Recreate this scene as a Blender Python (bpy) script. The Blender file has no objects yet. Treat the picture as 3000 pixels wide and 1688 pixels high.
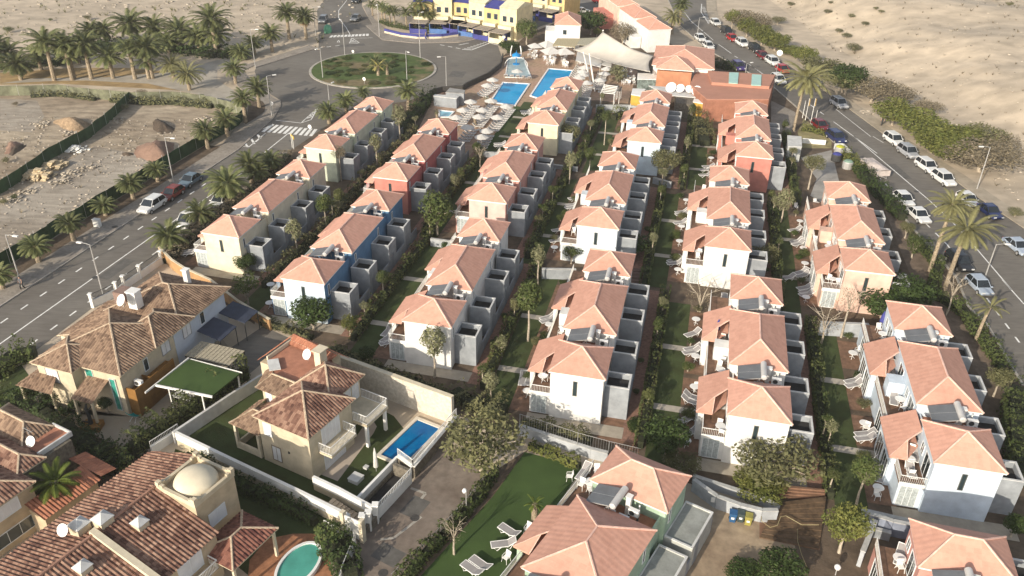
import bpy, math, random
from math import sin, cos, pi, radians as R, sqrt, atan2
from mathutils import Vector, Matrix
random.seed(7)
SC = bpy.context.scene
# ------------------------------------------------------------ camera, sky, sun
FPX, PIT, ROL, CH = 2475.0, R(30.6), R(1.1), 50.0
Fv = Vector((0, cos(PIT), -sin(PIT))); U0 = Vector((0, sin(PIT), cos(PIT))); R0 = Vector((1, 0, 0))
Rv = R0*cos(ROL)+U0*sin(ROL); Uv = U0*cos(ROL)-R0*sin(ROL); CAM = Vector((0, 0, CH))
cd = bpy.data.cameras.new('camera'); cam = bpy.data.objects.new('camera', cd); SC.collection.objects.link(cam)
cd.sensor_width = 36; cd.lens = FPX/3000*36; cd.clip_end = 4000; cd.clip_start = 1
m = Matrix((Rv, Uv, -Fv)).transposed().to_4x4(); m.translation = CAM; cam.matrix_world = m
SC.camera = cam
SUN_EL, SUN_AZ = R(22), R(214.7)       # azimuth clockwise from +Y
w = bpy.data.worlds.new('World'); SC.world = w; w.use_nodes = True
nt = w.node_tree; bg = nt.nodes['Background']; sk = nt.nodes.new('ShaderNodeTexSky')
sk.sky_type = 'NISHITA'; sk.sun_disc = False; sk.sun_elevation = SUN_EL; sk.sun_rotation = SUN_AZ
sk.air_density = 1.0; sk.dust_density = 2.0
hsv = nt.nodes.new('ShaderNodeHueSaturation'); hsv.inputs['Saturation'].default_value = .55; nt.links.new(sk.outputs[0], hsv.inputs['Color']); nt.links.new(hsv.outputs[0], bg.inputs[0]); bg.inputs[1].default_value = 0.135
sd = bpy.data.lights.new('sun', 'SUN'); so = bpy.data.objects.new('sun', sd); SC.collection.objects.link(so)
sd.energy = 4.0; sd.angle = R(0.5); sd.color = (1.0, 0.895, 0.74)
sdir = Vector((sin(SUN_AZ)*cos(SUN_EL), cos(SUN_AZ)*cos(SUN_EL), sin(SUN_EL)))
so.rotation_euler = sdir.to_track_quat('Z', 'Y').to_euler()
SC.view_settings.view_transform = 'Standard'; SC.view_settings.look = 'None'
SC.view_settings.exposure = 0.47; SC.view_settings.gamma = 1.0
# ------------------------------------------------------------ haze
hm = bpy.data.materials.new('haze'); hm.use_nodes = True; hn = hm.node_tree; hn.nodes.clear(); ho = hn.nodes.new('ShaderNodeOutputMaterial'); hv = hn.nodes.new('ShaderNodeVolumePrincipled')
hv.inputs['Density'].default_value = 0.00028; hv.inputs['Color'].default_value = (.95, .93, .88, 1); hv.inputs['Anisotropy'].default_value = 0.2; hn.links.new(hv.outputs[0], ho.inputs['Volume'])
hme = bpy.data.meshes.new('haze'); _x = (-700, 700, -180, 900, -6, 58)
hme.from_pydata([(_x[i], _x[2+j], _x[4+k]) for i in (0, 1) for j in (0, 1) for k in (0, 1)], [], [(0, 1, 3, 2), (4, 6, 7, 5), (0, 4, 5, 1), (2, 3, 7, 6), (0, 2, 6, 4), (1, 5, 7, 3)])
hme.materials.append(hm); hz_o = bpy.data.objects.new('haze', hme); SC.collection.objects.link(hz_o); hz_o['kind'] = 'stuff'; hz_o.display_type = 'WIRE'
# ------------------------------------------------------------ measured points of the place -> ground coordinates
K = .31056; K2 = .19463
TL = {'00': (0, 0, 1.16505), 'p': (1050, 0, K2), 'q': (1450, 80, K2), 'r': (1900, 0, K2), 's': (1150, 250, K2)}
for _r, _y in zip('1234', (0, 400, 820, 1238)):
    for _c, _x in zip('1234', (0, 750, 1450, 2200)): TL[_r+_c] = (_x, _y, K)
def px(s):
    t, a, b = s.split(); x0, y0, k = TL[t]; return x0+float(a)*k, y0+float(b)*k
def g(s, z=0.0):
    x, y = px(s); d = Fv*FPX+Rv*(x-1500)-Uv*(y-844); return CAM+d*((z-CH)/d.z)
def gl(t, s, z=0.0):
    v = s.split(); return [g('%s %s %s' % (t, v[i], v[i+1]), z) for i in range(0, len(v), 2)]
def height(b, top):
    p = g(b); ty = px(top)[1]; z = 0
    while z < 20:
        q = Vector((p.x, p.y, z))-CAM
        if 844-FPX*(q@Uv if False else q.dot(Uv))/q.dot(Fv) <= ty: break
        z += .05
    return z
def mpp(p):                      # metres per photo pixel at a place
    return (Vector(p)-CAM).dot(Fv)/FPX
# ------------------------------------------------------------ materials
MATS = {}
def lin(c): return tuple(((x/255+.055)/1.055)**2.4 if x > 10 else x/255/12.92 for x in c)
def mat(name, col, rough=.85, var=.12, vs=1.0, col2=None, bump=0, bs=8, metal=0, rnd=0, spec=.3, alpha=1, trans=0, c2pos=(.35, .65), vs2=None, amt=(.78, 1.15), st=None):
    if name in MATS: return MATS[name]
    if name.endswith('_render') and not vs2: vs2 = 1.1; amt = (.84, 1.06)
    M = bpy.data.materials.new(name); MATS[name] = M; M.use_nodes = True; t = M.node_tree; N = t.nodes; L = t.links
    b = N['Principled BSDF']; b.inputs['Roughness'].default_value = rough; b.inputs['Metallic'].default_value = metal
    b.inputs['Specular IOR Level'].default_value = spec
    geo = N.new('ShaderNodeNewGeometry')
    n1 = N.new('ShaderNodeTexNoise'); n1.inputs['Scale'].default_value = vs; n1.inputs['Detail'].default_value = 6; n1.inputs['Roughness'].default_value = .65
    L.new(geo.outputs['Position'], n1.inputs['Vector'])
    rp = N.new('ShaderNodeValToRGB'); L.new(n1.outputs[0], rp.inputs[0])
    c2 = col2 or tuple(x*(1-var*2) for x in col); c1 = tuple(min(1, x*(1+var)) for x in col) if not col2 else col
    rp.color_ramp.elements[0].position = c2pos[0]; rp.color_ramp.elements[1].position = c2pos[1]
    rp.color_ramp.elements[0].color = (*c2, 1); rp.color_ramp.elements[1].color = (*c1, 1)
    out = rp.outputs[0]
    if vs2:
        n2 = N.new('ShaderNodeTexNoise'); n2.inputs['Scale'].default_value = vs2; n2.inputs['Detail'].default_value = 5
        L.new(geo.outputs['Position'], n2.inputs['Vector'])
        if st:
            mp = N.new('ShaderNodeMapping'); mp.inputs['Rotation'].default_value = (0, 0, R(st[0])); mp.inputs['Scale'].default_value = (1, st[1], 1)
            L.new(geo.outputs['Position'], mp.inputs[0]); L.new(mp.outputs[0], n2.inputs['Vector'])
        mr = N.new('ShaderNodeMapRange'); mr.inputs[1].default_value = .3; mr.inputs[2].default_value = .7; mr.inputs[3].default_value = amt[0]; mr.inputs[4].default_value = amt[1]
        L.new(n2.outputs[0], mr.inputs[0]); mx = N.new('ShaderNodeMix'); mx.data_type = 'RGBA'; mx.blend_type = 'MULTIPLY'; mx.inputs[0].default_value = 1
        L.new(out, mx.inputs[6]); L.new(mr.outputs[0], mx.inputs[7]); out = mx.outputs[2]
    if rnd:
        oi = N.new('ShaderNodeObjectInfo'); hs = N.new('ShaderNodeHueSaturation'); mr = N.new('ShaderNodeMapRange')
        mr.inputs[3].default_value = 1-rnd; mr.inputs[4].default_value = 1+rnd; L.new(oi.outputs['Random'], mr.inputs[0]); L.new(mr.outputs[0], hs.inputs['Value'])
        L.new(out, hs.inputs['Color']); out = hs.outputs[0]
    L.new(out, b.inputs['Base Color'])
    if bump:
        n3 = N.new('ShaderNodeTexNoise'); n3.inputs['Scale'].default_value = bs; n3.inputs['Detail'].default_value = 4; L.new(geo.outputs['Position'], n3.inputs['Vector'])
        bp = N.new('ShaderNodeBump'); bp.inputs['Strength'].default_value = min(1, bump); bp.inputs['Distance'].default_value = .05*max(1, bump)
        L.new(n3.outputs[0], bp.inputs['Height']); L.new(bp.outputs[0], b.inputs['Normal'])
    if trans:
        tr = N.new('ShaderNodeBsdfTranslucent'); L.new(out, tr.inputs[0]); ms = N.new('ShaderNodeMixShader'); ms.inputs[0].default_value = trans
        L.new(b.outputs[0], ms.inputs[1]); L.new(tr.outputs[0], ms.inputs[2]); L.new(ms.outputs[0], N['Material Output'].inputs[0])
    if alpha < 1: b.inputs['Alpha'].default_value = alpha
    return M
def tilemat(name, c1, c2, pitch, course, amp, c3=None):
    """roof tiles: u across the slope, v up the slope (metres)"""
    M = bpy.data.materials.new(name); MATS[name] = M; M.use_nodes = True; t = M.node_tree; N = t.nodes; L = t.links
    b = N['Principled BSDF']; b.inputs['Roughness'].default_value = .85; b.inputs['Specular IOR Level'].default_value = .2
    uv = N.new('ShaderNodeUVMap'); sp = N.new('ShaderNodeSeparateXYZ'); L.new(uv.outputs[0], sp.inputs[0])
    def mth(op, a, v):
        n = N.new('ShaderNodeMath'); n.operation = op
        for i, x in enumerate((a, v)):
            if x is None: continue
            if isinstance(x, (int, float)): n.inputs[i].default_value = x
            else: L.new(x, n.inputs[i])
        return n.outputs[0]
    su = mth('SINE', mth('MULTIPLY', sp.outputs[0], 2*pi/pitch), None)
    fv = mth('FRACT', mth('DIVIDE', sp.outputs[1], course), None)
    hh = mth('ADD', mth('MULTIPLY', su, .5), mth('MULTIPLY', fv, -.45))
    bp = N.new('ShaderNodeBump'); bp.inputs['Strength'].default_value = 1; bp.inputs['Distance'].default_value = amp; L.new(hh, bp.inputs['Height']); L.new(bp.outputs[0], b.inputs['Normal'])
    # one random tone per tile + weathering
    cu = mth('FLOOR', mth('DIVIDE', sp.outputs[0], pitch), None); cv = mth('FLOOR', mth('DIVIDE', sp.outputs[1], course), None)
    cb = N.new('ShaderNodeCombineXYZ'); L.new(cu, cb.inputs[0]); L.new(cv, cb.inputs[1])
    wn = N.new('ShaderNodeTexWhiteNoise'); wn.noise_dimensions = '2D'; L.new(cb.outputs[0], wn.inputs['Vector'])
    geo = N.new('ShaderNodeNewGeometry'); n1 = N.new('ShaderNodeTexNoise'); n1.inputs['Scale'].default_value = .5; n1.inputs['Detail'].default_value = 5
    L.new(geo.outputs['Position'], n1.inputs['Vector'])
    f = mth('ADD', mth('MULTIPLY', wn.outputs[0], .5), mth('MULTIPLY', n1.outputs[0], .8))
    rp = N.new('ShaderNodeValToRGB'); L.new(f, rp.inputs[0]); e = rp.color_ramp.elements
    e[0].position = .3; e[1].position = .95; e[0].color = (*c2, 1); e[1].color = (*c1, 1)
    if c3: x = e.new(.62); x.color = (*c3, 1)
    oi = N.new('ShaderNodeObjectInfo'); hs = N.new('ShaderNodeHueSaturation'); mr = N.new('ShaderNodeMapRange'); mr.inputs[3].default_value = .90; mr.inputs[4].default_value = 1.07
    L.new(oi.outputs['Random'], mr.inputs[0]); L.new(mr.outputs[0], hs.inputs['Value']); L.new(rp.outputs[0], hs.inputs['Color'])
    n2 = N.new('ShaderNodeTexNoise'); n2.inputs['Scale'].default_value = 2.2; n2.inputs['Detail'].default_value = 7; n2.inputs['Roughness'].default_value = .7; L.new(geo.outputs['Position'], n2.inputs['Vector'])
    m2 = N.new('ShaderNodeMapRange'); m2.inputs[1].default_value = .35; m2.inputs[2].default_value = .55; m2.inputs[3].default_value = .89; m2.inputs[4].default_value = 1.0; L.new(n2.outputs[0], m2.inputs[0])
    mx = N.new('ShaderNodeMix'); mx.data_type = 'RGBA'; mx.blend_type = 'MULTIPLY'; mx.inputs[0].default_value = 1; L.new(hs.outputs[0], mx.inputs[6]); L.new(m2.outputs[0], mx.inputs[7])
    L.new(mx.outputs[2], b.inputs['Base Color']); return M
white = mat('white_paint', (.78, .77, .73), .7, .05, .8)
whitep = mat('white_plastic', (.80, .79, .76), .4, .03)
cream = mat('cream_render', (.66, .58, .43), .85, .06, .6)
tan = mat('tan_render', (.50, .40, .27), .9, .08, .7)
tan2 = mat('pale_tan_render', (.58, .50, .36), .9, .07, .7)
gray = mat('grey_render', (.30, .32, .34), .9, .09, .8)
graylt = mat('pale_grey_render', (.60, .60, .58), .9, .07, .8)
darkfelt = mat('dark_felt', (.035, .034, .034), .95, .2, 2)
pinkroof = tilemat('salmon_tiles', (.64, .355, .265), (.57, .305, .225), .50, .38, .007)
pinkcap = mat('salmon_ridge', (.72, .47, .38), .8, .1, 3)
flatred = mat('terracotta_screed', (.42, .19, .12), .9, .12, 1)
browntile = tilemat('brown_barrel_tiles', (.335, .23, .155), (.11, .07, .048), .29, .30, .01, (.21, .138, .095))
maroon = tilemat('maroon_barrel_tiles', (.30, .14, .10), (.09, .035, .03), .29, .3, .01, (.18, .075, .055))
darktile = tilemat('dark_red_barrel_tiles', (.36, .225, .16), (.085, .042, .032), .29, .30, .01, (.20, .108, .077))
orangetile = tilemat('orange_barrel_tiles', (.46, .20, .12), (.26, .10, .06), .29, .42, .01)
browncap = mat('mortared_ridge', (.50, .39, .28), .9, .15, 4)
glass = mat('window_glass', (.03, .045, .05), .08, .1, 1, spec=.8)
frameg = mat('white_frame', (.72, .74, .74), .5, .03)
deck = mat('brown_deck_tiles', (.215, .125, .08), .7, .2, 1.5, bump=.3, bs=5)
brick = mat('red_brick_paving', (.29, .165, .12), .9, .15, 3, bump=.4, bs=9)
asphalt = mat('asphalt', (.185, .17, .148), .9, col2=(.145, .13, .112), vs=.10, vs2=.5, amt=(.84, 1.12), st=(-75, 5), bump=.15, bs=14)
pave = mat('pavement', (.30, .265, .225), .9, .1, .4, vs2=3)
kerbm = mat('kerb_stone', (.40, .37, .32), .9, .1, 1)
paint = mat('road_paint', (.80, .79, .75), .8, .1, 2)
sand = mat('sand', (.555, .46, .345), .95, col2=(.42, .35, .265), vs=.035, bump=1.5, bs=.6, vs2=.22, amt=(.76, 1.16), st=(25, 1.5))
sandl = mat('building_plot_soil', (.43, .355, .26), .95, col2=(.26, .20, .14), vs=.05, bump=1.5, bs=1.2, vs2=.35, amt=(.62, 1.25), st=(60, 2.2))
lotg = mat('packed_grey_soil', (.41, .36, .295), .95, col2=(.27, .225, .175), vs=.09, bump=1, bs=2, vs2=.3, amt=(.7, 1.18), st=(60, 3.5))
soil = mat('garden_soil', (.135, .10, .07), .95, .2, .6, bump=.6, bs=6)
lawnm = mat('lawn', (.060, .085, .028), .95, col2=(.045, .055, .018), vs=.5, bump=.8, bs=25)
turf = mat('artificial_turf', (.055, .095, .025), .95, col2=(.04, .07, .018), vs=.3, bump=.3, bs=30)
water = mat('pool_water', (.0, .34, .64), .12, col2=(.0, .26, .56), vs=.35, bump=.2, bs=2.6, spec=.12)
waterd = mat('villa_pool_water', (.0, .19, .40), .12, col2=(.0, .085, .28), vs=.28, bump=.2, bs=3, spec=.12)
waterg = mat('green_pool_water', (.08, .34, .27), .06, .1, .5, bump=.15, bs=2, spec=.5)
waterl = mat('paddling_water', (.22, .52, .66), .08, .1, .5, bump=.1, bs=2)
coping = mat('pool_coping', (.66, .60, .50), .8, .06, 2)
trunkm = mat('palm_trunk', (.33, .265, .185), .95, .25, 5, bump=1, bs=9, rnd=.12)
barkm = mat('pale_bark', (.42, .36, .28), .9, .15, 4)
frond = mat('palm_frond', (.20, .205, .085), .6, col2=(.085, .11, .04), vs=1.2, rnd=.25, trans=.25)
fronddry = mat('dry_palm_frond', (.27, .26, .12), .8, col2=(.18, .17, .07), vs=1.2, rnd=.15, trans=.2)
leafd = mat('dark_leaf', (.055, .085, .02), .7, col2=(.03, .05, .012), vs=1.5, rnd=.2, trans=.2)
leafm = mat('mid_leaf', (.12, .14, .045), .7, col2=(.055, .085, .02), vs=1.5, rnd=.2, trans=.25)
leafl = mat('bright_leaf', (.215, .215, .06), .7, col2=(.10, .125, .03), vs=.9, rnd=.15, trans=.3)
leafo = mat('olive_leaf', (.19, .18, .085), .8, col2=(.10, .105, .045), vs=1.2, rnd=.2, trans=.2)
leafg = mat('grey_leaf', (.24, .20, .13), .9, col2=(.15, .125, .085), vs=1.2, rnd=.15, trans=.15)
leafp = mat('pale_leaf', (.27, .26, .15), .8, col2=(.15, .16, .075), vs=2.5, rnd=.15, trans=.2)
rock = mat('rubble', (.46, .40, .32), .95, .3, 2, bump=.8, bs=4)
greenfab = mat('dark_green_netting', (.035, .075, .03), .95, .2, .8)
greenpale = mat('faded_green_netting', (.165, .17, .11), .95, .25, .6)
stonew = mat('pale_stone_cladding', (.66, .61, .52), .95, col2=(.48, .43, .35), vs=3.2, bump=.8, bs=5)
stoned = mat('dark_stone_cladding', (.22, .19, .15), .95, col2=(.09, .08, .06), vs=3.5, bump=.8, bs=5)
metal = mat('galvanised_metal', (.45, .44, .42), .5, .05, metal=.3)
darkm = mat('dark_metal', (.05, .05, .05), .6, .1)
solarp = mat('solar_glass', (.15, .16, .17), .5, .08, 1, spec=.3)
tankm = mat('tank_steel', (.52, .51, .49), .45, .06, 1)
tyre = mat('tyre', (.02, .02, .02), .9, .1)
fabric = mat('grey_mesh_fabric', (.34, .32, .31), .8, .08)
canvas = mat('white_canvas', (.68, .66, .62), .85, .04, 1, trans=.2)
sailm = mat('sail_canvas', (.55, .51, .45), .85, .06, .3, trans=.15)
bluep = mat('blue_paint', (.055, .06, .24), .7, .1)
skyb = mat('sky_blue_paint', (.02, .24, .55), .5, .1)
redp = mat('red_cloth', (.5, .02, .03), .7, .1)
# ------------------------------------------------------------ mesh helper
COL = SC.collection
class MB:
    def __init__(s): s.v = []; s.f = []; s.u = []; s.m = []
    def face(s, pts, uv=None, mi=0):
        b = len(s.v); s.v += [tuple(p) for p in pts]; s.f.append(tuple(range(b, b+len(pts)))); s.u.append(uv); s.m.append(mi); return s
    def box(s, x0, x1, y0, y1, z0, z1, mi=0):
        return s.prism([(x0, y0), (x1, y0), (x1, y1), (x0, y1)], z0, z1, mi)
    def prism(s, poly, z0, z1, mi=0, cap=True):
        n = len(poly); ar = sum(poly[i][0]*poly[(i+1) % n][1]-poly[(i+1) % n][0]*poly[i][1] for i in range(n))
        if ar < 0: poly = poly[::-1]
        b = len(s.v); s.v += [(p[0], p[1], z0) for p in poly]+[(p[0], p[1], z1) for p in poly]
        F = [tuple(b+i for i in (k, (k+1) % n, (k+1) % n+n, k+n)) for k in range(n)]
        if cap: F += [tuple(b+n+k for k in range(n)), tuple(b+n-1-k for k in range(n))]
        s.f += F; s.u += [None]*len(F); s.m += [mi]*len(F); return s
    def tube(s, pts, r, n=6, mi=0, cap=True):
        pts = [Vector(p) for p in pts]; rs = r if isinstance(r, (list, tuple)) else [r]*len(pts); b = len(s.v)
        for i, p in enumerate(pts):
            d = (pts[min(i+1, len(pts)-1)]-pts[max(i-1, 0)]).normalized(); a = d.orthogonal().normalized() if abs(d.z) < .999 else Vector((1, 0, 0)); c = d.cross(a)
            for k in range(n): s.v.append(tuple(p+(a*cos(2*pi*k/n)+c*sin(2*pi*k/n))*rs[i]))
        for i in range(len(pts)-1):
            for k in range(n): s.f.append((b+i*n+k, b+i*n+(k+1) % n, b+(i+1)*n+(k+1) % n, b+(i+1)*n+k)); s.u.append(None); s.m.append(mi)
        if cap:
            e = b+(len(pts)-1)*n; s.f += [tuple(e+k for k in range(n)), tuple(b+n-1-k for k in range(n))]; s.u += [None]*2; s.m += [mi]*2
        return s
    def lathe(s, prof, cx=0, cy=0, n=12, mi=0):      # prof [(r,z)...]
        b = len(s.v)
        for r, z in prof:
            for k in range(n): s.v.append((cx+r*cos(2*pi*k/n), cy+r*sin(2*pi*k/n), z))
        for i in range(len(prof)-1):
            for k in range(n): s.f.append((b+i*n+k, b+i*n+(k+1) % n, b+(i+1)*n+(k+1) % n, b+(i+1)*n+k)); s.u.append(None); s.m.append(mi)
        return s
    def bar(s, a, b, w, h, mi=0):                     # upright wall/rail between two points
        a = Vector(a); b = Vector(b); d = (b-a); d.z = 0; d.normalize(); n = Vector((-d.y, d.x, 0))*w/2
        for q in ([a-n, b-n, b-n+Vector((0, 0, h)), a-n+Vector((0, 0, h))],): pass
        i = len(s.v); H = Vector((0, 0, h)); s.v += [tuple(x) for x in (a-n, b-n, b+n, a+n, a-n+H, b-n+H, b+n+H, a+n+H)]
        for f in ((0, 1, 5, 4), (1, 2, 6, 5), (2, 3, 7, 6), (3, 0, 4, 7), (4, 5, 6, 7), (3, 2, 1, 0)): s.f.append(tuple(i+k for k in f)); s.u.append(None); s.m.append(mi)
        return s
    def mesh(s, name, mats, smooth=False):
        me = bpy.data.meshes.new(name); me.from_pydata(s.v, [], s.f)
        for x in (mats if isinstance(mats, (list, tuple)) else [mats]): me.materials.append(x)
        if any(s.m): me.polygons.foreach_set('material_index', s.m)
        if any(s.u):
            ul = me.uv_layers.new(name='UVMap'); i = 0; data = []
            for f, u in zip(s.f, s.u):
                for k in range(len(f)): data += (u[k] if u else (0, 0))
            ul.data.foreach_set('uv', data)
        if smooth: me.polygons.foreach_set('use_smooth', [True]*len(s.f))
        return me
    def build(s, name, mats, par=None, smooth=False, loc=None, rz=0):
        o = bpy.data.objects.new(name, s.mesh(name, mats, smooth)); COL.objects.link(o)
        if par: o.parent = par
        if loc is not None: o.location = loc
        if rz: o.rotation_euler = (0, 0, rz)
        return o
def tag(o, label=None, cat=None, group=None, kind=None):
    if label: o['label'] = label
    if cat: o['category'] = cat
    if group: o['group'] = group
    if kind: o['kind'] = kind
    return o
def empty(name, loc, az=0, sc=1, **k):
    o = bpy.data.objects.new(name, None); COL.objects.link(o); o.location = loc; o.rotation_euler = (0, 0, -R(az)); o.scale = (sc,)*3; o.empty_display_size = .2
    return tag(o, **k)
def dup(root, loc, rz=0, sc=1, **k):
    r = root.copy(); COL.objects.link(r); r.location = loc; r.rotation_euler = (0, 0, rz); r.scale = (sc,)*3 if not isinstance(sc, tuple) else sc
    for c in root.children:
        d = c.copy(); COL.objects.link(d); d.parent = r
        for e in c.children:
            h = e.copy(); COL.objects.link(h); h.parent = d
    for q in ('label', 'group', 'category'):
        if q in r: del r[q]
    return tag(r, **k)
def kids_swap(o, old, new):
    for c in o.children_recursive:
        if c.type == 'MESH':
            for sl in c.material_slots:
                if sl.material == old: sl.link = 'OBJECT'; sl.material = new
AUTO = []
def auto(o, pre, suf, cat, group=None): AUTO.append((o, pre, suf)); o['category'] = cat; o['group'] = group or (pre+'s '+suf); return o
ORD = 'first second third fourth fifth sixth seventh eighth ninth tenth eleventh twelfth thirteenth fourteenth fifteenth sixteenth seventeenth eighteenth nineteenth twentieth'.split()
def ordw(i): return ORD[i] if i < 20 else ('thirtieth' if i == 29 else ('fortieth' if i == 39 else (['twenty', 'thirty', 'forty', 'fifty'][(i+1)//10-2]+' '+ORD[(i+1) % 10-1])))
hedgem = mat('hedge_leaves', (.15, .16, .055), .7, col2=(.045, .07, .018), vs=.45, trans=.2, rnd=.1, vs2=2.5, amt=(.6, 1.3))
hedgeo = mat('scrub_leaves', (.22, .20, .10), .8, col2=(.08, .095, .035), vs=.5, trans=.2, rnd=.1, vs2=2.5, amt=(.6, 1.3))
def finish_labels():
    G = {}
    for o, a, b in AUTO: G.setdefault((a, b), []).append(o)
    for (a, b), L in G.items():
        L.sort(key=lambda o: (o.location-CAM).length)
        for i, o in enumerate(L):
            o['label'] = ('%s %s' % (a, b)) if len(L) == 1 else ('nearest %s %s' % (a, b) if i == 0 else ('farthest %s %s' % (a, b) if i == len(L)-1 else '%s nearest %s %s' % (ordw(i), a, b)))
            if len(L) == 1 and 'group' in o: del o['group']
def struct(name, mb, m, **k): return tag(mb.build(name, m, **k), kind='structure')
def sheet(name, pts, z, m): 
    mb = MB(); mb.face([(p[0], p[1], z) for p in (pts if sum(pts[i][0]*pts[(i+1) % len(pts)][1]-pts[(i+1) % len(pts)][0]*pts[i][1] for i in range(len(pts))) > 0 else pts[::-1])]); return struct(name, mb, m)
def frame_axes(az): a = R(az); return Vector((cos(a), -sin(a), 0)), Vector((sin(a), cos(a), 0))
# ============================================================ TERRAIN
def hz(x, y):                    # the dry hillside right of the road
    d = (x-(78+max(0, (150-y))*.10))*.95+(y-150)*.18
    f = max(0, min(1, d/26)); f = f*f*(3-2*f)
    e = max(0, min(1, (x-70)/10)); n = sin(x*.11+y*.07)*.5+sin(x*.23-y*.19)*.25+sin(x*.05+y*.21+2)*.5
    gl_ = sin(x*.55+y*.5)*.25*f*(1-f)*4
    k = max(0, min(1, (y-118)/22))
    gu = (sin(x*.42+sin(y*.13)*2.2)*.6+sin(x*.9+y*.35)*.3)*f*(1-f)*4
    return -.25+e*(.2+(f*6.0+n*1.0*f+gu*.45)*k+gl_)
mb = MB(); X0, X1, Y0, Y1, st = 68, 400, 40, 520, 2.5
nx = int((X1-X0)/st); ny = int((Y1-Y0)/st)
for j in range(ny+1):
    for i in range(nx+1):
        x = X0+i*st; y = Y0+j*st; mb.v.append((x, y, hz(x, y)+random.uniform(-.07, .07)*(hz(x, y) > .1)))
mb.f = [(j*(nx+1)+i, j*(nx+1)+i+1, (j+1)*(nx+1)+i+1, (j+1)*(nx+1)+i) for j in range(ny) for i in range(nx)]
mb.u = [None]*len(mb.f); mb.m = [0]*len(mb.f)
hill = mb.build('hillside', sand, smooth=True); tag(hill, kind='structure')
sheet('ground', [(-900, -200), (900, -200), (900, 1500), (-900, 1500)], 0, sand)
sheet('building_plot', gl('21', '0 1285 560 960 1180 590 1640 290 1960 100')+gl('11', '2350 1080 2250 1050 1640 950 1300 960 760 920 300 900 0 900')+[Vector((-130, 150, 0)), Vector((-130, 60, 0))], .005, sandl)
sheet('plot_yard', gl('21', '0 1270 560 950 1180 580 1560 300 1350 180 900 90 640 230 520 330 200 520 0 640'), .009, lotg)
sheet('plot_yard', gl('11', '0 930 350 950 420 1100 300 1250 0 1230'), .009, lotg)
sheet('palm_grove_ground', gl('11', '0 800 560 790 1640 850 2000 900 1850 700 1200 640 700 640 0 690'), .004, mat('ochre_soil', (.36, .25, .12), .95, .2, .3, bump=.5, bs=3))
sheet('sandy_path', gl('11', '0 790 300 740 1000 730 1600 680 2080 560 2350 400 2576 320 2576 450 2300 560 2050 660 2050 760 2200 850 2230 1000 1900 900 1400 790 800 760 500 765'), .008, mat('grey_path_soil', (.40, .36, .30), .95, .1, .3, bump=.4, bs=3))
# ------------------------------------------------------------ roads
xl = lambda y: -55.2+(y-82)*.2623
RP = [Vector((xl(-20), -20, 0)), Vector((xl(128), 128, 0))]+gl('12', '90 1165 160 1130 235 1010 235 950')+gl('00', '660 225 640 180')+gl('12', '0 640 300 545 590 455 1180 365 1350 395 1500 410 1750 405')+gl('p', '1500 645 1950 555 2240 470')+gl('13', '100 250 330 190 750 40 1060 0 1060 100 700 160 430 250 300 330')+gl('p', '2100 690 2160 860 2140 1010 1960 1160 1600 1310')+gl('12', '1640 890 1400 960 1050 1000 850 1060 600 1235')+gl('22', '300 150 100 330')+gl('21', '2300 470 1900 800 1500 1130 1110 1440')+[Vector((xl(40)+10.1, 40, 0)), Vector((xl(-20)+10.1, -20, 0))]
sheet('left_road', RP, .012, asphalt)
sheet('north_road', gl('12', '590 470 590 330 575 100 640 0')+[Vector((-48, 330, 0)), Vector((-20, 330, 0))]+gl('12', '1000 0 1000 60 1060 170 1170 330 1190 380'), .010, asphalt)
RR = gl('34', '2900 1560 2240 430 2060 260')+gl('24', '1950 1340 1500 830 1260 520 960 230 760 30')+gl('14', '620 1190 420 1000 190 800')+gl('r', '900 760 480 390 300 0')+[Vector((36, 300, 0)), Vector((70, 300, 0))]+gl('r', '870 0 880 200 950 330 1080 430 1300 620 1600 790')+gl('14', '0 470 350 610 500 700 830 960 1280 1290')+gl('24', '1450 110 1900 400 2100 550 2576 870 2900 1080')
sheet('right_road', RR, .011, asphalt)
STR = mat('worn_street', (.23, .19, .155), .95, col2=(.16, .125, .10), vs=.25, bump=.3, bs=4, vs2=1.4)
sheet('street', gl('42', '700 1700 800 1400 940 1000 1150 880 1430 560 1480 560 1700 150 2280 480 2100 840 1750 1180 1450 1449 1100 1900'), .010, STR)
CON = mat('sandy_concrete', (.40, .31, .21), .95, col2=(.26, .19, .13), vs=.3, bump=.3, bs=3, vs2=1.4)
sheet('parking_yard', gl('43', '2030 830 1780 1300 1500 1900 2900 1900 2800 850'), .010, CON)
# pavements (real kerb step)
def walk(name, pts, z=.12, m=pave): mb = MB(); mb.prism([(p[0], p[1]) for p in pts], -.3, z, 0); return struct(name, mb, m)
def off(line, d):
    out = []
    for i, p in enumerate(line):
        a = line[max(0, i-1)]; b = line[min(len(line)-1, i+1)]; t = (b-a).normalized(); out.append(p+Vector((-t.y, t.x, 0))*d)
    return out
def band(name, line, w0, w1, z, m): return walk(name, off(line, w0)+off(line, w1)[::-1], z, m)
LK = [Vector((xl(y), y, 0)) for y in (0, 40, 80, 110, 126)]
band('left_pavement', LK, .12, 3.3, .12, pave); band('left_kerb', LK, .0, .13, .14, kerbm)
band('planting_strip', LK, 3.3, 5.9, .10, soil)
walk('corner_pavement', LK[-1:]+gl('12', '160 1130 235 1010 235 950 110 930 0 950')+off(LK, 3.3)[-1:], .115)
sheet('planting_bed', gl('12', '-60 940 60 960 90 1000 80 1060 0 1120 -100 1180'), .13, soil)
ARC = gl('00', '690 250 650 222 622 195 640 165 700 135 740 118')+gl('12', '0 640 300 545 590 455')
band('roundabout_pavement', gl('00', '690 250 640 215 610 180 640 165')+gl('12', '0 640 300 545 590 455'), 0, 3, .12, pave)
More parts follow.
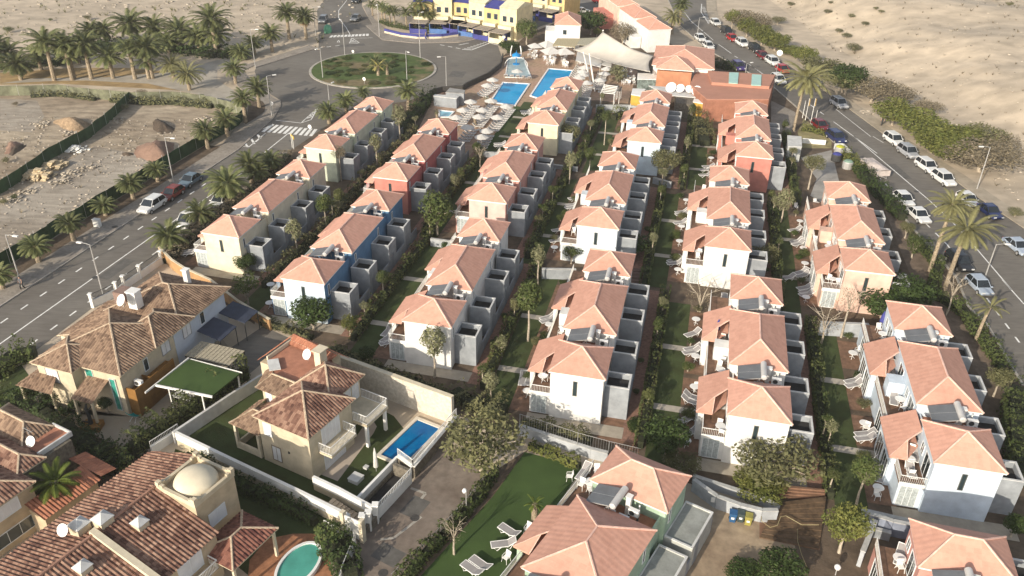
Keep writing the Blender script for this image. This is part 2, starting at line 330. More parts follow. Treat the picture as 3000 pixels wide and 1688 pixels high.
walk('north_pavement', gl('12', '1190 380 1350 395 1500 410 1750 405')+gl('p', '1500 640 1950 550 2240 460 2100 380 1700 530 1500 560 1000 560 600 500 420 440 250 370 110 390'))
walk('north_pavement', gl('12', '1190 372 1165 330 1060 170 1010 60 1050 40 1110 180 1250 300 1300 350'), .11)
band('right_pavement', gl('r', '870 0 880 200 950 330 1080 430 1300 620 1600 790')+gl('14', '350 610 830 960 1280 1290')+gl('24', '1450 110 1900 400 2100 550 2576 870'), .0, 2.6, .12, mat('dusty_pavement', (.40, .34, .26), .95, .12, .5))
band('right_kerb', gl('r', '900 760 480 390 300 0')[::-1]+gl('14', '190 800 420 1000 620 1190')+gl('24', '760 30 960 230 1260 520 1500 830 1950 1340')+gl('34', '2060 260 2240 430 2576 1000'), -.0, -.25, .14, kerbm)
# roundabout island
IC = Vector((-29.2, 171.2, 0)); IR = 12.9
circ = lambda r, n=64: [(IC.x+r*cos(2*pi*k/n), IC.y+r*sin(2*pi*k/n)) for k in range(n)]
mb = MB(); mb.prism(circ(IR), -.2, .16); struct('island_kerb', mb, kerbm)
mb = MB(); mb.prism(circ(IR-.5), -.1, .20); struct('island_ground', mb, mat('island_soil', (.19, .15, .08), .95, col2=(.07, .105, .028), vs=.14, bump=1, bs=4, vs2=1, c2pos=(.50, .60)))
# ------------------------------------------------------------ road markings
mk = MB()
def stripe(a, b, w=.16, z=.018):
    t = (b-a).normalized(); n = Vector((-t.y, t.x, 0))*w/2
    mk.face([(p.x, p.y, z) for p in (a-n, b-n, b+n, a+n)])
def dashes(a, b, on, gap, w=.2):
    L = (b-a).length; t = (b-a)/L; s = 0
    while s < L: stripe(a+t*s, a+t*min(L, s+on), w); s += on+gap
u = Vector((.2537, .9673, 0)); p = g('21 720 1449'); stripe(p-u*60, p+u*37)
q = g('21 545 1395'); dashes(q-u*55, q+u*32, 1.05, 1.85)
q = g('21 1030 1418'); dashes(q-u*50, q+u*9, 1.05, 1.85)
for i in range(10):
    a, b = g('12 %f %f' % (65+i*50, 1245+i*4.5)), g('12 %f %f' % (160+i*45, 1175+i*5)); stripe(a, b, .55)
def poly(t, s, w=.16):
    v = gl(t, s)
    for i in range(len(v)-1): stripe(v[i], v[i+1], w)
poly('12', '185 1135 425 1162 590 1010'); poly('12', '590 1010 520 1130 425 1162'); poly('12', '80 1440 310 1255'); poly('12', '0 1340 90 1258')
for i in range(5): poly('12', '%d %d %d %d' % (470+i*24, 1120-i*22, 530+i*15, 1100-i*20), .3)
for s in ('2310 1350 2340 1390', '2370 1310 2400 1360', '2430 1270 2455 1310'): poly('11', s, .35)
poly('11', '2270 1380 2345 1390 2500 1260'); poly('11', '2480 1220 2576 1170')
poly('12', '585 455 800 428', .25) if 0 else dashes(g('12 585 455'), g('12 800 428'), 1, 1, .25)
for i in range(11): poly('12', '%d %d %d %d' % (700+i*35, 355-i*1.5, 722+i*33, 335-i*1.5), .6)
poly('12', '905 360 975 405 880 410 905 360'); poly('12', '910 362 1100 358')
for i in range(4): poly('12', '%d %d %d %d' % (890-i*2, 372+i*12, 905+i*20, 372+i*12), .4)
poly('12', '765 400 790 400 780 380 765 400'); poly('12', '860 0 780 100 780 170 850 260 900 350', .15)
poly('p', '1560 745 1700 755 2000 640 2300 560', .3)
for i in range(8): poly('p', '%d %d %d %d' % (1590+i*48, 735-i*16, 1690+i*40, 742-i*16), .3)
for i in range(6): poly('p', '%d %d %d %d' % (1880+i*18, 570-i*10, 2080+i*30, 620-i*12), .35)
dashes(g('p 1230 675'), g('p 1560 740'), 1.2, 1, .3)
poly('p', '1510 680 1660 650', .3); poly('p', '1960 645 2100 680', .3)
v = [g(s) for s in ('13 1790 120', '13 1850 200', '13 2060 380')]+[g(s) for s in ('13 2110 420', '13 2230 505')]
poly('13', '1790 120 1850 200 2060 380'); poly('13', '2110 420 2230 505'); dashes(g('13 2260 530'), g('13 2400 610'), 1.5, 2)
c = [g(s) for s in ('13 2400 610', '13 2530 700')]; stripe(*c)
poly('14', '0 620 110 700'); dashes(g('14 560 990'), g('14 740 1120'), 1.5, 2.5)
poly('14', '780 1150 1190 1449'); poly('24', '970 0 1690 610 1910 820 2060 980 2460 1449'); poly('34', '2370 0 2576 230')
dashes(g('24 1200 380'), g('24 1850 1020'), 1.1, 1.6); dashes(g('24 1850 1020'), g('34 2700 820'), 1.1, 1.6)
poly('14', '800 1030 1130 1290', .12); poly('24', '1150 0 1250 60', .12)
for i in range(12): poly('r', '%d %d %d %d' % (800+i*8, 110+i*22, 850+i*8, 110+i*22), .4)
poly('r', '800 60 790 180 900 350', .2); poly('r', '1700 880 1740 900', .15)
wm_ = mk; mk = MB(); poly('42', '1170 1105 1300 1090 1560 890', .22); poly('42', '1460 620 1600 670 1560 720', .25); tag(mk.build('kerb_line', kerbm), kind='structure'); mk = wm_
tag(mk.build('road_markings', paint), kind='structure')
for i, (s, w_, l_, a_) in enumerate((('21 1100 1250', 1.6, 5, 15), ('12 400 800', 2.5, 5, 40), ('12 1900 700', 3, 4, 10), ('24 1400 330', 1.4, 6, -3), ('21 2300 560', 1.2, 7, 15), ('12 900 430', 2, 6, 70), ('14 900 1280', 1.2, 6, -8), ('42 1500 800', 1.6, 2.2, 28), ('42 1250 1250', 2.2, 1.6, 30))):
    p_ = g(s); ex, ey = frame_axes(a_); sheet('asphalt_patch', [p_+ex*(x*w_/2)+ey*(y*l_/2) for x, y in ((-1, -1), (1, -1), (1, 1), (-1, 1))], .0142+.0003*i, mat('asphalt_repair', (.125, .118, .108), .95, .12, 1.2, bump=.2))
for i, s in enumerate(('21 1085 860', '21 900 1330', '12 330 1330', '12 700 620', '24 1560 520', '24 2150 1050', '42 1500 900', '42 1200 1420', '13 1960 300')):
    p_ = g(s); mb = MB(); mb.face([(p_.x+.38*cos(k*pi/8), p_.y+.38*sin(k*pi/8), .127 if i == 0 else .0185) for k in range(16)]); struct('manhole_cover', mb, mat('cast_iron', (.07, .065, .06), .6, .1, 6))
# ------------------------------------------------------------ resort grounds
sheet('garden_ground', gl('21', '1500 1150 1900 820 2400 440')+gl('22', '100 330 300 150')+gl('12', '600 1235 850 1060 1050 1000 1400 960 1640 890')+gl('p', '1600 1310 1960 1160 2140 1010 2160 860')+gl('13', '300 330 700 160 1060 100 1500 330 1780 480')+gl('r', '900 760')+gl('14', '190 800 420 1000 620 1190')+gl('24', '760 30 960 230 1260 520 1500 830 1950 1340')+gl('34', '2240 430 2576 1000')+[Vector((62, 42, 0)), Vector((40, 30, 0)), Vector((22, 36, 0))]+gl('43', '2600 800 1850 580 230 110')+gl('32', '1930 1290 750 690 0 370')+gl('31', '2400 420 1700 -60'), .006, soil)
sheet('pool_terrace', gl('12', '1420 1449 1640 1000 1660 900')+gl('p', '1600 1310 1960 1160 2140 1010 2160 860')+gl('q', '600 330 1200 330 1750 480 2150 660 2000 1150 1540 1100')+gl('13', '700 950 560 980')+gl('12', '2130 1449 1900 1700 1500 1700'), .014, mat('pink_terrace_tiles', (.42, .27, .20), .9, col2=(.36, .26, .17), vs=.2, bump=.2, bs=6, vs2=1.5))
sheet('pool_lawn', gl('12', '2440 1000 2576 1020')+gl('s', '2130 330 2090 480 1900 700 1570 1020 1370 975'), .020, turf)
sheet('lawn', gl('22', '1500 200 1400 330 1700 400 1800 150'), .02, lawnm) if 0 else None
sheet('hotel_lawn', gl('43', '280 280 830 420 700 620 500 900 350 1100 180 1330 -100 1700 -300 1900 -1100 1900 -700 1449 -20 700'), .016, turf)
sheet('villa_terrace', gl('31', '200 1130 640 1320 1050 1550 1320 1662 1580 1449 2340 880 2100 560 1870 600 1240 1290 500 1260'), .016, mat('pale_terrace', (.38, .32, .245), .9, .06, .5))
sheet('driveway', gl('31', '2090 700 2480 440 2750 560 2340 900 2220 800'), .018, asphalt)
sheet('villa_lawn', gl('31', '0 900 200 800 380 1050 230 1130 0 1060'), .016, lawnm)
sheet('villa_lawn', gl('42', '-640 300 -300 60 0 -100 560 -440 1300 -60 1450 130 1160 960 720 770 0 450'), .013, lawnm)
sheet('villa_lawn', gl('42', '-180 500 600 900 450 1250 0 1500 -500 1100'), .013, lawnm)
sheet('villa_patio', gl('42', '560 470 900 200 1080 -60 1140 40 1110 100 770 555'), .019, mat('beige_tiles', (.46, .39, .32), .9, .05, .6))
sheet('pool_surround', gl('42', '100 1100 350 1050 560 1050 680 1200 720 1449 700 1700 -100 1700 -60 1300'), .018, mat('orange_brick_paving', (.36, .17, .09), .9, .15, 2, bump=.3))
sheet('villa_lawn', [Vector((-16.16, 52.2, 0))+frame_axes(28)[0]*x+frame_axes(28)[1]*y for x, y in ((-13.5, -2.2), (-5, -2.4), (-3, 11), (-11.5, 11.8), (-12.8, 8))], .0172, lawnm)
sheet('planting_strip', gl('42', '2280 440 2060 840 1700 1180 1400 1449 1050 1900')+gl('43', '-1000 1900 -640 1449 30 700 320 250'), .013, soil)
sheet('low_garden_ground', gl('42', '-760 250 -300 420 300 700 860 960 920 1100 700 1250 300 1150 -300 1000 -900 600'), .0125, lawnm)
sheet('dark_garden_ground', gl('41', '500 0 1050 100 1320 215 1420 290 900 700 620 870 560 700'), .013, soil)
sheet('brick_walk', gl('43', '960 150 1000 0 1300 -300 1440 -280 1330 20 1360 290'), .02, mat('red_walk', (.22, .125, .08), .9, .15, 1, bump=.3))
sheet('brick_walk', gl('34', '500 1400 560 1250 640 1300')+gl('44', '690 650 290 640 500 380'), .02, mat('red_walk', (.22, .125, .08)))
sheet('brick_walk', gl('44', '80 930 650 960 650 1210 80 1090'), .02, mat('red_walk', (.22, .125, .08)))

sheet('grey_yard', gl('24', '470 200 760 130 830 420 690 640 560 560 620 400'), .021, mat('yard_concrete', (.34, .32, .29), .9, .12, .5, bump=.2))
sheet('lobby_forecourt', gl('14', '190 950 420 1060 420 1250 250 1250 190 1150'), .02, pave)
sheet('dusty_verge', gl('14', '440 1250 500 1120 760 1330 760 1400 480 1400'), .02, mat('dry_verge', (.30, .26, .13), .95, .2, .6, bump=.6, bs=5))
sheet('gravel_garden', gl('24', '1240 640 1500 950 1750 1230 1900 1400')+gl('34', '2100 420 2300 760 2430 1100 2150 900 1900 500 1750 250 1600 60')+gl('24', '1500 1300 1380 1000'), .012, mat('dry_garden', (.20, .15, .11), .95, .2, .7, bump=.6, bs=5))
# ============================================================ HOUSES
def facet(mb, pts, eave0, eave1, mi=0):
    """roof facet with uv: u along the eave, v up the slope"""
    P_ = [Vector(p) for p in pts]; u = (Vector(eave1)-Vector(eave0)).normalized(); n = (P_[1]-P_[0]).cross(P_[2]-P_[0]).normalized(); v = n.cross(u)
    mb.face(P_, [((p-P_[0]).dot(u)+50, (p-P_[0]).dot(v)+50) for p in P_], mi)
def corr(mb, pts, e0, e1, pitch=.29, amp=.05):
    """barrel tiled facet as real corrugations running up the slope (convex polygon)"""
    P_ = [Vector(p) for p in pts]; u = (Vector(e1)-Vector(e0)).normalized(); n = (P_[1]-P_[0]).cross(P_[2]-P_[0]).normalized()
    if n.z < 0: n = -n
    v = n.cross(u); o = P_[0]; Q = [((p-o).dot(u), (p-o).dot(v)) for p in P_]
    a, b = min(q[0] for q in Q), max(q[0] for q in Q)
    k0 = math.floor(a/(pitch/4)); k1 = math.ceil(b/(pitch/4)); us = [a]+[k*pitch/4 for k in range(k0, k1+1) if a+.01 < k*pitch/4 < b-.01]+[b]
    def rng(x):
        ys = []
        for i in range(len(Q)):
            (x0, y0), (x1, y1) = Q[i], Q[(i+1) % len(Q)]
            if abs(x1-x0) < 1e-6:
                if abs(x-x0) < 1e-4: ys += [y0, y1]
            elif min(x0, x1)-1e-6 <= x <= max(x0, x1)+1e-6: ys.append(y0+(y1-y0)*(x-x0)/(x1-x0))
        return min(ys), max(ys)
    pr = None
    for x in us:
        lo, hi = rng(min(max(x, a+1e-5), b-1e-5)); h = amp*(.5+.5*cos(2*pi*x/pitch))
        c = [o+u*x+v*y+n*h for y in (lo, hi)]; cu = [(x+50, lo+50), (x+50, hi+50)]
        if pr: mb.face([pr[0], c[0], c[1], pr[1]], [pu[0], cu[0], cu[1], pu[1]])
        pr, pu = c, cu
def hip(x0, x1, y0, y1, z, rise, hipf=1, hipb=1, fn=facet, capr=.085, mb=None, cap=None):
    """hip roof; returns (tiles mesh, ridge-cap mesh). ridge along the longer side"""
    mb = mb or MB(); cap = cap or MB(); W, D = x1-x0, y1-y0
    A, B, C_, D_ = (x0, y0, z), (x1, y0, z), (x1, y1, z), (x0, y1, z)
    if D >= W:
        h = W/2; r0 = ((x0+x1)/2, y0+h*hipf, z+rise); r1 = ((x0+x1)/2, y1-h*hipb, z+rise)
        if D-W < .3 and hipf and hipb: r0 = r1 = ((x0+x1)/2, (y0+y1)/2, z+rise)
        fn(mb, [A, B, r0], A, B); fn(mb, [C_, D_, r1], C_, D_)
        if r0 == r1: fn(mb, [B, C_, r1], B, C_); fn(mb, [D_, A, r0], D_, A)
        else: fn(mb, [B, C_, r1, r0], B, C_); fn(mb, [D_, A, r0, r1], D_, A)
        segs = [(A, r0), (B, r0), (C_, r1), (D_, r1)]+([(r0, r1)] if r0 != r1 else [])
    else:
        h = D/2; r0 = (x0+h, (y0+y1)/2, z+rise); r1 = (x1-h, (y0+y1)/2, z+rise)
        fn(mb, [D_, A, r0], D_, A); fn(mb, [B, C_, r1], B, C_); fn(mb, [A, B, r1, r0], A, B); fn(mb, [C_, D_, r0, r1], C_, D_)
        segs = [(A, r0), (D_, r0), (B, r1), (C_, r1), (r0, r1)]
    for a, b in segs: cap.tube([a, b], capr, 5)
    mb.face([D_, C_, B, A])
    return mb, cap
def roof(par, x0, x1, y0, y1, z, rise, m, mc, fn=facet, fascia=white, **k):
    a, c = hip(x0, x1, y0, y1, z, rise, fn=fn, **k); o = a.build('roof', m, par); c.build('ridge_tile', mc, o)
    f = MB(); t = .05
    f.box(x0+t, x1-t, y0+t, y0+t+.03, z-.16, z-.004).box(x0+t, x1-t, y1-t-.03, y1-t, z-.16, z-.004).box(x0+t, x0+t+.03, y0+.09, y1-.09, z-.16, z-.004).box(x1-t-.03, x1-t, y0+.09, y1-.09, z-.16, z-.004)
    f.build('fascia', fascia, o); return o
def window(par, x, y, z, w, h, face='f', depth=.05, fr=frameg, gm=glass, panes=1, shutter=None):
    """face f: front (-y), b: back, l: left (-x), r: right (+x)"""
    def bx(mb, a0, a1, z0, z1, d0, d1):
        if face == 'f': mb.box(x+a0, x+a1, y-d1, y-d0, z0, z1)
        elif face == 'b': mb.box(x+a0, x+a1, y+d0, y+d1, z0, z1)
        elif face == 'l': mb.box(x-d1, x-d0, y+a0, y+a1, z0, z1)
        else: mb.box(x+d0, x+d1, y+a0, y+a1, z0, z1)
    a = MB(); bx(a, 0, w, z, z+h, -.01, depth*.4); o = a.build('window', shutter or gm, par)
    f = MB(); e = .06
    for q in ((-e, 0, z-e, z+h+e), (w, w+e, z-e, z+h+e), (0, w, z-e, z), (0, w, z+h, z+h+e)): bx(f, *q, -.01, depth)
    for i in range(1, panes): bx(f, w*i/panes-.02, w*i/panes+.02, z, z+h, depth*.4+.002, depth*.8)
    f.build('frame', fr, o); return o
def solar(par, x, y, z, sx=1):
    """tilted collector facing left with its tank on the high side"""
    o = MB(); L_, W_ = 2.0*sx, 2.1
    p0 = Vector((x, y-W_/2, z)); up = Vector((cos(R(15)), 0, sin(R(15))))*L_; al = Vector((0, W_, 0)); n = up.cross(al).normalized()*.1
    for k in range(2):
        a = p0+al*(k*.505); b = al*.485
        q = [a, a+up, a+up+b, a+b]; o.v += [tuple(v) for v in q+[v+n for v in q]]; i = k*8
        o.f += [tuple(i+j for j in f) for f in ((0, 1, 5, 4), (1, 2, 6, 5), (2, 3, 7, 6), (3, 0, 4, 7), (4, 5, 6, 7), (3, 2, 1, 0))]
    o.u = [None]*len(o.f); o.m = [0]*len(o.f)
    s = o.build('solar_heater', solarp, par)
    f = MB()
    for k in (0, .4925, .985):
        a = p0+al*k+n*.6; f.bar(a, a+up, .05, .11) if False else f.tube([a, a+up], .045, 4)
    f.tube([p0+n*.6, p0+al+n*.6], .035, 4); f.tube([p0+up+n*.6, p0+up+al+n*.6], .035, 4)
    for k in (0, 1): q = p0+al*k+up*.92; f.tube([q, (q.x, q.y, z-.75)], .03, 4); f.tube([q, (q.x-1.0, q.y, z-.75)], .03, 4)
    f.build('frame', metal, s)
    t = p0+up+Vector((.16, 0, .16)); tk = MB(); tk.tube([t+Vector((0, -.12, 0)), t+Vector((0, -.04, 0)), t+Vector((0, W_+.04, 0)), t+Vector((0, W_+.12, 0))], [.16, .26, .26, .16], 14); tk.build('tank', tankm, s)
    return s
def aircon(par, x, y, z, face='f'):
    a = MB(); a.box(x, x+.8, y, y+.32, z, z+.55); o = a.build('air_conditioner', whitep, par)
    b = MB(); b.tube([(x+.3, y-.004, z+.27), (x+.3, y-.03, z+.27)], .21, 12); b.build('fan_grille', darkm, o)
    c = MB(); c.box(x+.02, x+.1, y+.02, y+.3, z-.5, z-.002).box(x+.7, x+.78, y+.02, y+.3, z-.5, z-.002); c.build('foot', darkm, o)
BLK = {}
def rail(par, pts, z, h=.8, m=white, step=.14, name='railing'):
    mb = MB()
    for i in range(len(pts)-1):
        a, b = Vector((*pts[i], z)), Vector((*pts[i+1], z)); mb.tube([a+Vector((0, 0, h)), b+Vector((0, 0, h))], .035, 4); mb.tube([a+Vector((0, 0, .08)), b+Vector((0, 0, .08))], .025, 4)
        n = max(1, int((b-a).length/step))
        for k in range(n+1): q = a+(b-a)*k/n; mb.tube([q, q+Vector((0, 0, h))], .016, 3, cap=False)
    return mb.build(name, m, par)
def block(name, s_fl, az, sc, wall, label, side=None, front=None, W=5.2, units=((0, 5.25), (7.3, 16.9), (18.9, 24.2)), sheds=(1.5, 7.0, 13.1, 18.3), leans=((2.5, 7.6), (13.9, 18.9)), EZ=5.25, solars=(0, 1), shh=3.5, shl=2.35, shm=None):
    p = g(s_fl, EZ*sc); root = empty('terraced_house', (p.x, p.y, 0), az, sc, label=label, cat='terraced house', group='resort terrace blocks under salmon roofs')
    BLK[name] = (root, az, sc)
    wm = wall; bk = units[-1][1]; ft = ft_ = units[0][0]
    w = MB()
    for y0, y1 in units: w.box(.22, W-.22, y0+.22, y1-.22, -.3, EZ-.16)
    for i in range(len(units)-1):
        y0, y1 = units[i][1]-.22, units[i+1][0]+.22
        w.box(.55, W-.5, y0, y1, -.3, 3.9)
        w.box(W-.62, W-.5, y0, y1, 3.9, 4.5)
    y0, y1 = units[0]; e = .012; w.box(.22-e, W-.22+e, ft_+.22-e, ft_+.22+.02, -.3, EZ-.17, 1)
    w.build('wall', [wm, front or wm], root)
    sd_ = side or wm
    for i, (y0, y1) in enumerate(units):
        roof(root, 0, W, y0, y1, EZ, 1.42, pinkroof, pinkcap)
        f = MB(); f.box(W-.24, W-.17, y0+.3, y0+.36, 0, EZ-.17); f.build('drainpipe', wm, root)
    for i in range(len(units)-1):
        y0, y1 = units[i][1]-.2, units[i+1][0]+.2; f = MB(); f.box(.6, W-.64, y0+.02, y1-.02, 3.9, 3.96); f.build('service_roof', flatred, root)
        c = MB(); c.box(.5, .62, y0, y1, 3.9, 4.25); c.build('parapet', wm, root)
        if i in solars:
            solar(root, .85, (y0+y1)/2-.15, 5.25)
            aircon(root, 2.2, y0+.25, 4.5); aircon(root, 3.3, y0+.2, 4.5); aircon(root, 3.75, y0+1.0, 4.7)
            v = MB(); v.box(3.3, 3.65, y1-.75, y1-.4, 3.96, 5.7).box(3.24, 3.71, y1-.81, y1-.34, 5.7, 5.78); v.build('flue', white, root)
            v = MB(); v.tube([(4.3, y1-.5, 3.96), (4.3, y1-.5, 5.2)], .06, 6); v.build('vent_pipe', white, root)
    # narrow front window and wall lamp, side slits facing the path
    window(root, 2.35, ft+.22, 2.9, .28, 1.5, 'f', fr=mat('dark_frame', (.10, .10, .09), .6, .05))
    for y0, y1 in units:
        window(root, W-.22, y0+1.1, 3.3, .3, 1.2, 'r'); 
        if y1-y0 > 7: window(root, W-.22, y1-1.6, 3.3, .3, 1.2, 'r')
        window(root, .22, y0+1.0, 2.45, 1.5, 1.9, 'l', panes=2)
        if y1-y0 > 7: window(root, .22, y1-3.6, 2.45, 1.5, 1.9, 'l', panes=2)
        window(root, .22, y0+3.2, 3.3, .7, .9, 'l', panes=2)
    window(root, 2.0, bk-.22, 3.2, .9, 1.2, 'b', panes=2)
    # ground-floor rooms along the left side with roof terraces over them
    a = MB(); X = -1.75
    a.box(X+.05, .22, ft+.55, bk-.3, -.3, 2.3); a.build('ground_floor_room', [wm], root)
    zones = []; yy = ft+.5
    for l0, l1 in leans: zones.append((yy, l0+1.9)); yy = l1
    zones.append((yy, bk-.3)) if leans else zones.append((yy, bk-.3))
    for z0, z1 in zones:
        if z1-z0 < .8: continue
        f = MB(); f.box(X, .2, z0, z1, 2.3, 2.38); bal = f.build('balcony', deck, root)
        rail(bal, [(X+.05, z1), (X+.05, z0+.05), (.2, z0+.05)], 2.38, .75)
        f = MB(); f.box(X, .18, z0-.05, z0+.0, 2.12, 2.5); f.build('parapet', white, bal)
    for i, (l0, l1) in enumerate(leans):
        O = -2.35; lz, hz_ = 3.2, 4.5
        r = MB(); A = (O, l0, lz); B_ = (O, l1, lz); C1 = (.2, l1, hz_); D1 = (.2, l0+2.3, hz_); E1 = (-1.35, l0, lz+.02); F1 = (-.9, l0+1.35, lz+.62)
        facet(r, [B_, A, (-.9, l0+1.5, lz+.74), D1, C1], B_, A)
        facet(r, [A, (-1.0, l0, lz), (-.9, l0+1.5, lz+.74)], A, (-1.0, l0, lz))
        r.face([C1, (.2, l1, lz-.1), (O, l1, lz-.1), B_]); r.face([A, B_, (O, l1, lz-.12), (O, l0, lz-.12)]); r.face([A, (O, l0, lz-.12), (-1.0, l0, lz-.12), (-1.0, l0, lz)])
        r.face([(O, l0, lz-.13), (O, l1, lz-.13), (.2, l1, lz-.13), (.2, l0+2, lz-.13), (-1.0, l0, lz-.13)])
        o = r.build('lean_to_roof', pinkroof, root)
        c = MB(); c.tube([A, (-.9, l0+1.5, lz+.74), D1], .06, 4); c.tube([(-1.0, l0, lz), (-.9, l0+1.5, lz+.74)], .05, 4); c.build('ridge_tile', pinkcap, o)
        v = MB(); v.box(O+.2, X-.0+.05, l0+.2, l1-.15, -.3, 3.06); v.box(-1.45, .2, l1-.5, l1-.2, 2.3, 3.3); v.build('porch_room', [wm], root)
        window(root, O+.2, l0+.5, .1, 1.8, 2.2, 'l', panes=3); window(root, O+.2, l1-2.4, .1, 1.8, 2.2, 'l', panes=3)
    for z0, z1 in zones[1:-1] if len(zones) > 2 else []:
        c = MB(); c.box(-1.15, .2, z1-3.9, z1-2.5, 2.38, 3.9); c.build('partition_room', [wm], root)
    o = MB(); 
    cur = window(root, X+.25, ft+.55, .1, 1.35, 2.0, 'f', panes=3, shutter=mat('net_curtain', (.42, .46, .46), .5, .2, 6))
    for y0, y1 in units: window(root, X+.05, y0+1.5, .1, 1.7, 2.0, 'l', panes=3) if not any(l0-1 < y0+2 < l1 for l0, l1 in leans) else None
    # grey entrance courts on the path side
    for i, y in enumerate(sheds):
        s = MB(); x0, x1, y0, y1, t = W-.2, W+2.05, y, y+shl, .16
        s.box(x0, x1, y0, y0+t, -.2, shh).box(x0, x1, y1-t, y1, -.2, shh).box(x1-t, x1, y0+t, y1-t, -.2, shh).box(x0, x0+t*.6, y0+t, y1-t, -.2, shh)
        o = s.build('entrance_tower', shm or gray, root)
        s = MB(); s.box(x0+.1, x1-t, y0+t, y1-t, shh-(.6 if not shm else .12), shh-(.54 if not shm else .06)); s.build('felt_roof', darkfelt if not shm else mat('grey_screed', (.30, .31, .29), .9), o)
        e = .012; s = MB(); s.box(x0, x1+e, y0-e, y0+t, shh, shh+.06).box(x0, x1+e, y1-t, y1+e, shh, shh+.06).box(x1-t, x1+e, y0+t, y1-t, shh, shh+.06).box(x0, x0+.1, y0+t, y1-t, shh, shh+.06); s.build('coping', graylt, o)
        s = MB(); s.box(x1, x1+.04, y0+.6, y0+1.4, .05, 2.05); s.build('door', mat('grey_door', (.22, .24, .26), .6, .05), o)
        if i < len(sheds)-1 or True:
            ny_ = sheds[i+1] if i < len(sheds)-1 else y+4.6
            s = MB(); s.box(x1-.1, x1+.0, y1, ny_-.1, -.2, 1.35); s.build('garden_wall', gray, root)
            s = MB(); s.box(x1-.6, x1-.28, y1+.3, y1+1.4, 1.15, 1.2); s.build('shelf', graylt, root) if False else None
    # ground details belonging to each house, laid on the garden
    ex, ey = frame_axes(az); o0 = Vector((p.x, p.y, 0))
    L2 = lambda x, y: o0+(ex*x+ey*y)*sc
    return root, L2
def quadsheet(name, L2, x0, x1, y0, y1, z, m): return sheet(name, [L2(x0, y0), L2(x1, y0), L2(x1, y1), L2(x0, y1)], z, m)
wB = mat('blue_render', (.105, .22, .365), .9, .06, .5); wBf = mat('pale_blue_render', (.60, .70, .78), .9, .05, .5)
wR = mat('red_render', (.43, .135, .13), .9, .06, .5); wP = mat('pink_render', (.60, .31, .26), .9, .05, .5)
wC = mat('coral_render', (.55, .225, .18), .9, .05, .5); wI = mat('ivory_render', (.72, .66, .50), .9, .05, .5)
wG = mat('sage_render', (.60, .64, .50), .9, .05, .5); wPe = mat('peach_render', (.72, .50, .40), .9, .05, .5); wGr = mat('mint_render', (.36, .48, .36), .9, .05, .5)
wW = mat('white_render', (.72, .71, .68), .9, .05, .5, vs2=1.3, amt=(.9, 1.05)); wLB = mat('ice_blue_render', (.60, .68, .76), .9, .05, .5); wY = mat('cream_yellow_render', (.72, .66, .46), .9, .05, .5)
wWb = mat('bluish_white_render', (.66, .71, .74), .9, .05, .5)
BL = [('A1', '21 1890 905', 14, .955, wI, 'ivory walled terrace block nearest the left road with three salmon roofs'),
 ('A2', '22 450 100', 13.5, .955, wG, 'pale sage terrace block beside the zebra crossing and roundabout'),
 ('B1', '22 225 1335', 13.5, .98, wB, 'blue walled terrace block with a front wall tinted pale for sunlight'),
 ('B2', '22 1095 380', 13.2, .965, wR, 'deep red terrace block beside the small paddling pool'),
 ('C1', '32 1370 385', 13.1, .985, wW, 'white terrace block directly above the long stone wall'),
 ('C2', '22 1990 590', 13, .995, wP, 'rose pink terrace block beside the pool lawn'),
 ('C3', '13 300 1155', 13, .98, wY, 'cream yellow terrace block touching the big swimming pools'),
 ('D1', '33 500 865', 12.9, 1.0, wW, 'white terrace block above the green lawn hedge in the centre foreground'),
 ('D2', '23 760 835', 12.4, 1.005, wWb, 'white terrace block in the middle of the centre row'),
 ('D3', '13 1240 1325', 12.4, 1.0, wBf, 'pale blue fronted terrace block behind the round olive tree'),
 ('E1', '33 2190 1275', 12.7, 1.02, wW, 'white terrace block behind the big dry bush at the steps'),
 ('E2', '23 1975 1035', 12.4, 1.015, wW, 'white terrace block in the middle of the fifth row'),
 ('E3', '23 2275 180', 11.8, 1.01, wC, 'coral red terrace block below the terracotta roofed hall'),
 ('F1', '44 1725 380', 12.3, 1.03, wLB, 'ice blue terrace block at the right edge with long balconies'),
 ('F2', '24 885 1255', 12, 1.02, wPe, 'peach terrace block beside the parked cars and tall palms')]
pathm = mat('path_slab', (.42, .38, .32), .9, .08, 1)
L2S = {}
for i, (n, s, az, sc, wm, lab) in enumerate(BL):
    r_, L2 = block(n, s, az, sc, wm, lab, front={'B1': wBf, 'C2': mat('sunlit_pink_render', (.70, .49, .43), .9, .05, .5), 'B2': wC}.get(n)); L2S[n] = L2  # sun-facing fronts get paler tones: sunlight put into the wall colour
    last = n in ('A2', 'B2', 'C3', 'D3', 'E3', 'F2'); front = n[1] == '1'
    if n[0] != 'F': quadsheet('brick_walk', L2, 7.1, 8.4, -4 if not front else -1.5, 25.8, .022+.0004*i, brick)
    if n[0] != 'F': pass
    for y0, y1 in ((.3, 5.2), (7.3, 11.6), (12.4, 17), (19, 24)): quadsheet('wooden_patio', L2, -3.6, -1.4, y0, y1, .030+.0004*i, deck)
    if n[0] != 'A': quadsheet('garden_lawn', L2, -6.15, -3.6, -1.5, 25.5, .024+.0004*i, lawnm)
    if n[0] != 'A':
        for y0 in (6.0, 16.1): quadsheet('slab_path', L2, -6.15, -1.5, y0, y0+.9, .040+.0004*i, pathm)
# paving and steps in front of each block
for n in ('A1', 'B1', 'C1', 'D1', 'E1', 'F1'): quadsheet('slab_path', L2S[n], -1.8, 7.2, -1.3, .3, .05, mat('front_slab', (.40, .35, .28), .9, .08, 1))
